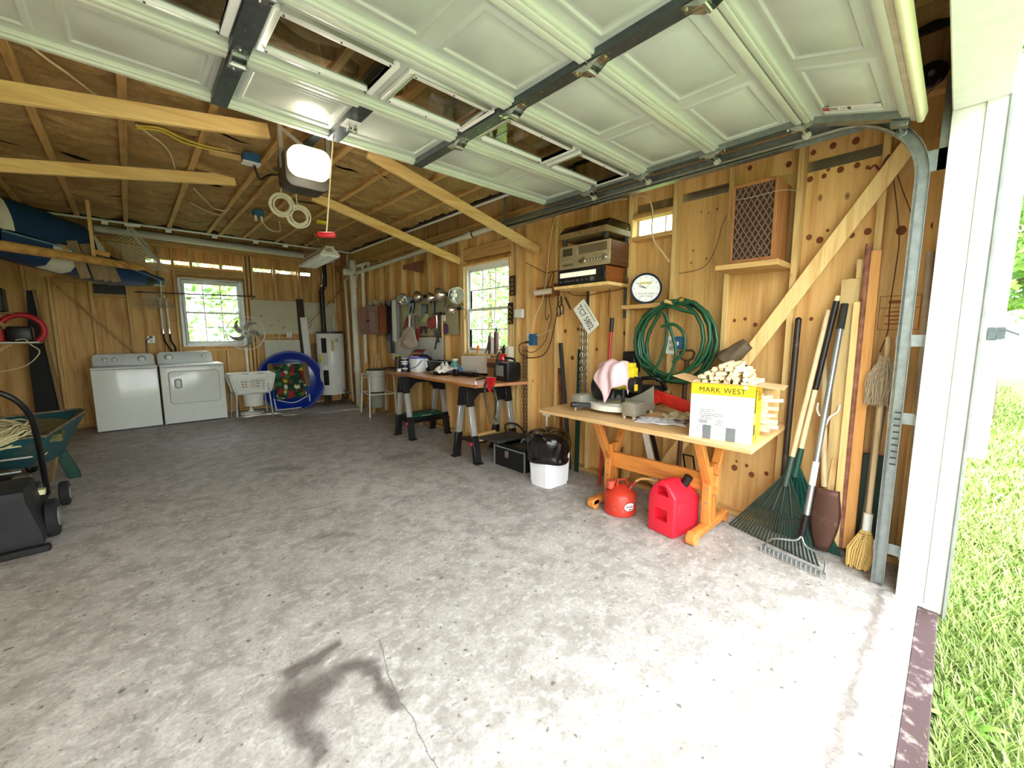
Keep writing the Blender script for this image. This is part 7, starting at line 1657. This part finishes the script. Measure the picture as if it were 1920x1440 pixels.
solo(MB().bb(-.17, -.06, YB-.03, YB-.002, PY(160, 532, YB).z-.0, PY(160, 532, YB).z+.01), 'small_ledge', STUDX, 'small ledge nailed to the back wall left of the hangers', 'ledge')
MB().bb(-.34, .02, YBS-.003, YBS, 2.04, 2.18).build('recess_shade_sheet', BLACKP, WB)  # black sheet stands for the shade inside the recess
solo(MB().bb(-.86, -.74, YB-.02, YB-.001, 2.22, 2.33), 'nailed_block', BRIGHTX, 'small pale block nailed above the diagonal brace at left', 'block')
# ================================================================ wheelbarrow
TEAL = rusty('teal_barrow_paint', (38, 92, 100), (112, 104, 84), .63, .5, scale=7)
T = thing('wheelbarrow', 'teal steel wheelbarrow with rope and clippings at the left', 'wheelbarrow', (-.8, 5.7, 0))
tp = [(-1.22, 5.15, .57), (-.58, 5.12, .56), (-.37, 5.72, .665), (-.45, 6.2, .63), (-1.22, 6.2, .60)]; bt = [(-1.10, 5.4, .27), (-.66, 5.38, .26), (-.56, 5.72, .27), (-.62, 6.0, .27), (-1.10, 6.0, .28)]
tin = [(lerp(x, -.82, .06), lerp(y, 5.68, .06), z-.006) for x, y, z in tp]; bin_ = [(lerp(x, -.82, .06), lerp(y, 5.68, .06), z+.01) for x, y, z in bt]
MB().loft([bt, tp, tin, bin_]).build('tray', TEAL, T, bev=.006, ang=30)
MB().tube([V(p)+V((0, 0, .004)) for p in tp], .012, 8, True).build('rim', rusty('rim_rust', (140, 124, 92), (96, 84, 64), .5), T)
GREENL = M('green_steel_leg', (16, 66, 54), .4)
f = PZ(143, 896); f = V((f.x, f.y, 0))
MB().prism([f+V(q) for q in ((-.05, 0, 0), (.035, 0, .0), (.03, 0, .06), (-.04, 0, .29), (-.13, 0, .29))], (0, .05, 0)).build('leg', GREENL, T, bev=.006)
MB().prism([f+V((-.5, .25, 0))+V(q) for q in ((-.05, 0, 0), (.035, 0, .0), (.03, 0, .06), (-.04, 0, .29), (-.13, 0, .29))], (0, .05, 0)).build('leg', GREENL, T, bev=.006)
MB().beam(PZ(95, 903, .02), V((-.60, 5.70, .30)), .03, .04).build('handle_bar', OLDZ, T, bev=.004)
MB().beam((-.98, 5.2, .25), (-.95, 6.5, .22), .035, .045).build('handle_bar', OLDZ, T, bev=.004)
m = MB(); m.tube([(-.85+.0, 6.42+.17*cos(t), .19+.17*sin(t)) for t in [2*pi*i/28 for i in range(28)]], .035, 10, True); m.build('tyre', RUBBER, T); MB().cyl((-.9, 6.42, .19), (-.8, 6.42, .19), .12, n=20).build('hub', GALV, T)
MB().beam((-.86, 6.42, .19), (-.86, 5.9, .27), .2, .02).build('axle_bracket', GREENL, T)
def heap(u, v): x = lerp(-1.16, -.5, u); y = lerp(5.25, 6.1, v); return (x+.08*v*(1-u), y, .485+.05*sin(pi*u)*sin(pi*v)+.02*sin(13*x+7*y)+.02*u)
o = solo(MB().grid(heap, 20, 20), 'grass_clippings', M('dry_clippings', (116, 112, 68), .95, var=.35, nscale=30, bmp=.8), 'olive dry clippings filling the wheelbarrow', 'clippings', thick=.06); o['kind'] = 'stuff'
ROPE = M('cream_rope', (226, 214, 168), .85, var=.12, nscale=60, bmp=.3); m = MB(); rn = random.Random(6)
for k in range(26):
    cx, cy = -.98+rn.uniform(-.06, .12), 5.25+rn.uniform(-.10, .16); rx, ry = rn.uniform(.13, .26), rn.uniform(.10, .2); ph = rn.uniform(0, 6); z0 = .60+.003*k
    m.tube([V((cx+rx*cos(t), cy+ry*sin(t), z0+.05*sin(t+ph)-(.16*max(0, -sin(t)-.35)+.12*max(0, cos(t)-.5)) )) for t in [2*pi*i/20 for i in range(20)]], .0075, 6, True)
o = solo(m, 'rope_heap', ROPE, 'heap of cream rope lying over the wheelbarrow', 'rope', ang=180); o['kind'] = 'stuff'
# ================================================================ lawn mower
T = thing('lawn_mower', 'black push mower with rear bag in the left foreground', 'lawn mower', (-.8, 4.4, 0))
MG = M('mower_grey_black', (34, 34, 36), .5, .2, var=.15, nscale=10)
MB().bb(-1.12, -.58, 4.25, 4.95, .08, .24).build('deck', MG, T, bev=.05, seg=3)
MB().loft([[(x, y, z) for x, y in ((-1.12, 3.96), (-.52, 3.96), (-.52, 4.30), (-1.12, 4.30))] for z in (.03, .10)]+[[(x, y, z) for x, y in ((-1.08, 3.93), (-.57, 3.93), (-.57, 4.34), (-1.08, 4.34))] for z in (.36, .42)]).build('rear_bag', M('black_bag_fabric', (30, 31, 34), .7, var=.2, nscale=8, bmp=.3), T, bev=.02, seg=2)
MB().bb(-1.14, -.49, 3.91, 3.97, .0, .045).build('bag_lip', BLACKP, T, bev=.01)
for x in (-.50, -1.18):
    for y, r_ in ((4.22, .13), (4.93, .10)):
        W_ = MB().cyl((x-.028, y, r_), (x+.028, y, r_), r_, n=30).build('wheel', RUBBER, T, bev=.008); MB().cyl((x+.028, y, r_), (x+.034, y, r_), r_*.5, n=20).build('hub_cap', GREYP, W_)
MB().cyl((-.85, 4.6, .24), (-.85, 4.6, .42), .15, n=24).build('engine', MG, T, bev=.02); MB().box((-.66, 4.5, .33), (.1, .14, .1)).build('carburettor', GREYP, T, bev=.01)
MB().box((-.555, 4.33, .30), (.05, .06, .035)).build('yellow_tag', M('cream_tag', (226, 220, 170), .5), T)
hp = [PY(90, 925, 4.42), PY(78, 862, 4.22), PY(66, 805, 4.06), PY(54, 776, 4.0), PY(30, 751, 3.96), PY(-10, 734, 3.95), PY(-70, 722, 3.95)]
MB().tube(hp, .017, 10, smooth=5).build('handle', BLACKM, T)
for x, y in ((62, 856), (40, 884)): a = PY(x, y, 4.22); MB().cyl(a, a+V((-.7, 0, .0)), .011, n=10).build('cross_rod', GALV, T)
MB().tube([PY(70, 858, 4.2), PY(60, 872, 4.2), PY(54, 880, 4.2)], .006, 6).build('cable', RUBBER, T)
MB().tube([PY(84, 845, 4.2), PY(88, 848, 4.18), PY(84, 852, 4.18)], .006, 6).build('knob', CHROME, T)
# ================================================================ door opener with lit lamp
OB = M('opener_dark_housing', (62, 56, 50), .5, var=.06)
LENS = M('lit_lamp_lens', (255, 236, 190), .4, var=0, emit=1.5)
T = thing('door_opener', 'ceiling garage door opener with glowing white lamp cover', 'door opener', (.93, 3.05, 2.3))
# body: long box along the depth, lamp cover on the end facing the door
yo = 2.90
prof = rrect(.80, 1.065, 2.335, 2.575, .05)
MB().loft([[(x, yo+.03, z) for x, z in prof], [(x, yo+.20, z) for x, z in prof]]).build('housing', OB, T, bev=.006, seg=2)
pl = rrect(.815, 1.06, 2.395, 2.57, .06)
def sc(p, k, y): return [(.9375+(x-.9375)*k, y, 2.482+(z-2.482)*k) for x, z in p]
MB().loft([sc(pl, 1.02, yo+.05), sc(pl, 1.0, yo-.02), sc(pl, .9, yo-.055), sc(pl, .6, yo-.075), sc(pl, .2, yo-.083)]).build('lamp_lens', LENS, T, ang=60)
MB().bb(.79, .815, yo+.1, yo+.125, 2.45, JZ+.03).build('hanger_strap', GALV, T); MB().bb(1.08, 1.105, yo+.1, yo+.125, 2.50, JZ+.03).build('hanger_strap', GALV, T)
MB().beam((.80, yo+.11, 2.70), (1.10, yo+.11, 2.52), .025, .004, up=(0, -1, 0)).build('hanger_brace', GALV, T)
MB().bb(.965, 1.015, .12, yo+.2, 2.655, 2.685).build('drive_rail', GALVD, T)
MB().bb(.96, 1.02, 2.55, 2.66, 2.625, 2.70).build('trolley', BLACKM, T)
MB().beam((.99, 2.62, 2.63), (.99, 2.36, 2.515), .025, .006, up=(1, 0, 0)).beam((.99, 2.70, 2.60), (.99, 2.62, 2.63), .025, .006, up=(1, 0, 0)).build('door_arm', BLACKM, T)
pt = bpy.data.lights.new('opener_bulb', 'POINT'); pt.energy = 5; pt.color = (1, .93, .80); pt.shadow_soft_size = .09
po = bpy.data.objects.new('opener_bulb', pt); COL.objects.link(po); po.parent = T; po.location = (.94-.93, yo-.15-3.05, 2.47-2.3)
# release cord with red handle
T = thing('release_cord', 'red release handle hanging on a cream cord from the opener', 'release cord', (.99, 2.6, 2.0))
a = V((.99, 2.6, 2.63)); b = PY(612, 440, 2.6); MB().tube([a, b], .004, 6).build('cord', CREAM, T); MB().cyl(b+V((-.04, .03, 0)), b+V((.04, -.03, 0)), .017, n=12).build('handle', M('red_release_handle', (200, 36, 44), .4), T, bev=.004)
# fluorescent fixture
n0, f0 = PZ(619, 474, 2.47), PZ(570, 500, 2.47); d = (f0-n0).normalized(); L = 1.22; s = V((d.y, -d.x, 0))
T = thing('shop_light', 'white louvred fluorescent shop light hanging near the far corner', 'ceiling light', n0)
R = Matrix((d, s, V((0, 0, 1)))).transposed(); ce = n0+d*L/2
MB().box(ce+V((0, 0, .045)), (L, .11, .09), R).build('housing', M('shop_light_white', (214, 212, 196), .4), T, bev=.008)
MB().prism([n0+s*a_+V((0, 0, z)) for a_, z in ((-.055, .06), (.055, .06), (.13, -.02), (-.13, -.02))], d*L).build('reflector', M('shop_light_white', (214, 212, 196), .4), T)
m = MB()
for k in range(25): m.beam(n0+d*(L*(k+.5)/25)+s*.125+V((0, 0, -.03)), n0+d*(L*(k+.5)/25)-s*.125+V((0, 0, -.03)), .006, .03)
for q in (-.12, 0, .12): m.beam(n0+s*q+V((0, 0, -.03)), n0+s*q+d*L+V((0, 0, -.03)), .006, .03)
o = m.build('louvre', WHITEV, T); o['kind'] = 'stuff'
for k in (.12, .88): p = n0+d*L*k; MB().tube([p+V((0, 0, .09)), V((p.x, p.y, JZ+.02))], .004, 6).build('hanging_chain', GALV, T)
# coils of cable
for i, (x, y, lb) in enumerate(((528, 384, 'left coil of white cable hanging below the opener'), (560, 406, 'right coil of white cable hanging below the opener'))):
    c = PY(x, y, 4.1); T = thing('cable_coil', lb, 'cable coil', c-V((0, 0, .1)), group='cable coils'); rn = random.Random(40+i); pts = []
    vw = (V((0, 0, 1.4))-c).normalized(); sx_ = vw.cross(V((0, 0, 1))).normalized(); sz_ = sx_.cross(vw)
    for k in range(9*20): t = 2*pi*k/20; r_ = .078+.018*sin(k*.11)+rn.uniform(-.002, .002); pts.append(c+sx_*(r_*cos(t))+sz_*(r_*sin(t))+vw*(.018*sin(k*.07)))
    MB().tube(pts, .0065, 6).build('coil', M('white_cable', (232, 226, 198), .5, var=.03), T)
    MB().tube([c+V((0, 0, .08)), c+V((.01*(-1)**i, 0, .2)), V((c.x-.02+.02*i, c.y-.1, JZ+.02))], .005, 6, smooth=4).build('lead', M('white_cable', (232, 226, 198), .5, var=.03), T)
BLUEBX = M('blue_junction_box', (38, 92, 132), .5)
c = PZ(470, 298, 2.76); T = thing('junction_box', 'blue ceiling box with white cover and black plug left of the opener', 'junction box', c); MB().box(c+V((0, 0, .0)), (.11, .11, .06)).build('box', BLUEBX, T, bev=.004); MB().box(c+V((0, -.0, -.036)), (.12, .08, .012)).build('cover', WHITE, T)
MB().tube([c+V((.02, 0, -.04)), c+V((.05, .02, -.12)), c+V((.09, .1, -.10)), c+V((.2, .25, .0)), c+V((.33, .1, -.02)), V((.80, 3.2, 2.5))], .009, 8, smooth=6).build('plug_cord', BLACKP, T)
c = PZ(484, 400, 2.765); T = thing('junction_box', 'blue ceiling box with two white plugs left of the cable coils', 'junction box', c); MB().box(c, (.10, .10, .06)).build('box', BLUEBX, T, bev=.004)
for s_ in (-.03, .03): MB().cyl(c+V((s_, 0, -.03)), c+V((s_, -.02, -.09)), .013, n=10).build('plug', WHITE, T)
MB().tube([c+V((.03, -.02, -.09)), c+V((.1, .0, -.16)), c+V((.22, .05, -.15)), c+V((.24, .12, -.02))], .006, 6, smooth=5).build('cord', CREAM, T)
def ccord(pts, r, mt, label, z=2.788): return solo(MB().tube([PZ(a, b, z) for a, b in pts], r, 6, smooth=6), 'ceiling_cable', mt, label, 'cable', ang=180)
YC_ = M('yellow_cable', (226, 200, 70), .5, var=0)
ccord([(55, 85), (90, 112), (130, 140), (182, 180)], .007, CREAM, 'cream cable stapled to the ceiling at upper left')
ccord([(256, 234), (285, 255), (305, 270), (320, 290), (328, 316)], .007, CREAM, 'cream cable curving between joists left of the opener')
ccord([(255, 236), (300, 240), (340, 258), (380, 272), (425, 282)], .007, YC_, 'upper yellow cable stapled left of the opener'); ccord([(254, 240), (300, 245), (340, 265), (375, 276), (420, 288)], .007, YC_, 'lower yellow cable stapled left of the opener', 2.783)
ccord([(363, 353), (385, 375), (400, 390), (420, 395), (428, 392)], .007, CREAM, 'cream cable looping down left of the blue box', 2.78)
ccord([(357, 380), (380, 392), (405, 402), (418, 402), (424, 393)], .006, CREAM, 'thin cream cable loop above the boat', 2.775)
ccord([(590, 438), (596, 450), (600, 458), (606, 462)], .006, CREAM, 'short cream cable feeding the shop light', 2.75)
ccord([(700, 318), (730, 345), (735, 365), (720, 385), (700, 392), (695, 400)], .006, M('tan_cable', (190, 150, 90), .6, var=0), 'tan cable hanging between the two right braces', 2.77)
solo(MB().beam(PZ(392, 284, 2.775), PZ(452, 297, 2.775), .06, .02), 'ceiling_block', BRIGHTX, 'short yellow board on the ceiling left of the opener', 'block')
solo(MB().box(PZ(603, 417, 2.77), (.12, .07, .03)), 'yellow_tag', M('bright_yellow', (240, 226, 50), .5, var=0), 'small bright yellow tag on the ceiling right of the coils', 'tag')
# brace seen through the door windows
solo(MB().beam((1.10, 1.85, 2.775), (2.9, 1.80, 2.70), .038, .06), 'ceiling_brace', wood('red_pine', (196, 128, 76), (160, 92, 48), 0, 1, .05, .6), 'reddish brace above the door seen through its windows', 'brace', 'ceiling braces', bev=.003)
# ================================================================ outside: lawn, trees
def lawn():
    m, nt, b = newmat('lawn_ground'); c = coord(nt); n = noise(nt, c, 1.2, 5, .6); n2 = noise(nt, c, 30, 3)
    col = ramp(nt, n, [(.3, lin((104, 132, 56))), (.7, lin((146, 168, 82)))])
    nt.links.new(mixc(nt, ramp(nt, n2, [(.4, (.6, .6, .6, 1)), (.6, (0, 0, 0, 1))]), col, lin((86, 116, 44))), b.inputs['Base Color']); b.inputs['Roughness'].default_value = .9; return m
LAWN = lawn()
G = MB()
def hz(x, y): return -.10
for (x0, x1, y0, y1) in ((-60, XLS-.1, -60, 60), (XRS+.02, 60, -60, 60), (XLS-.1, XRS+.02, -60, -.056), (XLS-.1, XRS+.02, YBS+.02, 60)):
    G.add([(x0, y0, -.1), (x1, y0, -.1), (x1, y1, -.1), (x0, y1, -.1)], [(0, 1, 2, 3)])
struct(G, 'ground', LAWN)
m, nt, b = newmat('bounce_gravel'); cc_ = coord(nt); n1 = noise(nt, cc_, 60, 4, .7); nt.links.new(ramp(nt, n1, [(.35, lin((120, 116, 110))), (.65, lin((176, 172, 166)))]), b.inputs['Base Color']); b.inputs['Roughness'].default_value = .95; GRAVEL = m
struct(MB().bb(-4.5, 1.35, -40, -.06, -.099, -.09), 'added_driveway', GRAVEL)  # unseen grey strip, added so the bounce light stays neutral
BLADE = []
for i, cc in enumerate(((112, 140, 62), (142, 166, 84), (170, 184, 116))):
    m, nt, b = newmat('grass_blade_%d' % i); b.inputs['Base Color'].default_value = lin(cc); b.inputs['Roughness'].default_value = .6; b.inputs['Subsurface Weight'].default_value = 0
    BLADE.append(m)
rg = random.Random(3); m = MB()
def blade(m, x, y, h, wd, a, ln, z0=-.1):
    dx, dy = cos(a), sin(a); px_, py_ = -dy*wd, dx*wd
    p = [(x-px_, y-py_, z0), (x+px_, y+py_, z0), (x+dx*ln*.45+px_*.8, y+dy*ln*.45+py_*.8, z0+h*.65), (x+dx*ln*.45-px_*.8, y+dy*ln*.45-py_*.8, z0+h*.65), (x+dx*ln, y+dy*ln, z0+h)]
    m.add(p, [(0, 1, 2, 3), (3, 2, 4)])
for i in range(52000):
    t = rg.random(); d = .02+t*t*7
    y = -.06-d; x = rg.uniform(1.3, 4.5+2*d)
    if x > 3.0 and rg.random() < .3: y = -.1-rg.random()*1.0
    m.m = rg.choice((0, 1, 1, 2)); s = rg.uniform(.6, 1.3)
    blade(m, x, y, .075*s, .0035*s+.0012*d, rg.uniform(0, 2*pi), rg.uniform(.02, .09))
g = m.build('lawn_grass', BLADE, ang=180); tag(g, 'sunlit green grass of the lawn outside the door', 'grass'); g['kind'] = 'stuff'
# a few broad-leaved plants in the grass near the threshold
WEED = M('weed_leaf', (120, 180, 60), .5, var=.1)
for (qx, qy, n, r) in ((1800, 1370, 7, .11), (1870, 1330, 6, .09), (1775, 1165, 6, .07)):
    p = PZ(qx, qy, -.1); T = thing('weed_plant', {1800: 'broad-leaved weed in the grass at bottom right', 1870: 'small broad-leaved weed beside the larger weed at bottom right', 1775: 'small weed growing at the foot of white door jamb'}[qx], 'weed', (p.x, p.y, -.1))
    for k in range(n):
        a = 2*pi*k/n+.4; L = r*random.uniform(.8, 1.3)
        def lf(u, v):
            t = u; w = .26*L*sin(pi*min(1, t*.95+.04))*(v-.5)
            return (p.x+cos(a)*L*t-sin(a)*w, p.y+sin(a)*L*t+cos(a)*w, -.095+.55*L*sin(t*1.9)-.02*abs(v-.5))
        MB().grid(lf, 8, 2).build('leaf', WEED, T, ang=180)
LEAF = [M('leaf_a', (120, 160, 70), .55, var=0), M('leaf_b', (150, 186, 90), .55, var=0), M('leaf_c', (84, 124, 56), .55, var=0)]
BARK = wood('tree_bark', (128, 108, 88), (84, 68, 54), 2, 1.4, 0, .9)
def tree(x, y, h, r, label, n=2600, seed=0, low=.25, ls=1):
    rn = random.Random(seed); T = thing('tree', label, 'tree', (x, y, -.1), group='trees outside')
    MB().cyl((x, y, -.1), (x+.1, y, h*.75), .22, .06, n=12).build('trunk', BARK, T)
    m = MB()
    for k in range(9):
        a = rn.uniform(0, 2*pi); z = h*rn.uniform(.3, .75); m.cyl((x, y, z), (x+cos(a)*r*.7, y+sin(a)*r*.7, z+r*.35), .05, .015, n=6)
    m.build('branches', BARK, T)
    m = MB()
    for i in range(n):
        t = rn.uniform(low, 1); rr = r*sin(pi*min(1, max(.05, (t-low)/(1-low)*.85+.15)))*sqrt(rn.random()); a = rn.uniform(0, 2*pi)
        c = V((x+cos(a)*rr, y+sin(a)*rr, h*t)); s = rn.uniform(.10, .24)*ls
        u = V((rn.gauss(0, 1), rn.gauss(0, 1), rn.gauss(0, .5))).normalized(); w = u.orthogonal().normalized(); w = (w+u.cross(w)*rn.uniform(-1, 1)).normalized()
        m.m = rn.choice((0, 1, 1, 2)); m.add([c-u*s, c+w*s*.5, c+u*s, c-w*s*.5], [(0, 1, 2, 3)])
    o = m.build('foliage', LEAF, T, ang=180); o['kind'] = 'stuff'
tree(11.0, -.35, 7, 2.6, 'tree with thick brown trunk seen right of the door jamb', 12000, 1, .26, .5)
tree(15.0, -3.2, 9, 3.6, 'leafy tree farther off at right edge of the photo', 9000, 2, .10, .6)
tree(19.0, 2.0, 10, 4.0, 'tall tree standing behind the thick brown trunk', 7000, 3, .10, .8)
tree(16, 16, 9, 4.2, 'green tree outside the right-hand window', 3000, 4, .08)
tree(20, 24, 9, 4.2, 'far green tree outside the right-hand window', 2600, 5, .08)
tree(1.0, 22, 9, 4.4, 'green tree outside the back window', 3000, 6, .08)
tree(6.5, 24, 9, 4.4, 'green tree outside back window, farther right', 2600, 7, .08)
for k, (x, y) in enumerate(((-8, -16), (2, -20), (11, -15), (-18, -10))): tree(x, y, 8, 4, ('tree across the yard left of the added gravel', 'tree at the far end of the added gravel', 'tree across the yard right of the added gravel', 'tree at far left of the yard')[k], 1500, 20+k, .1)
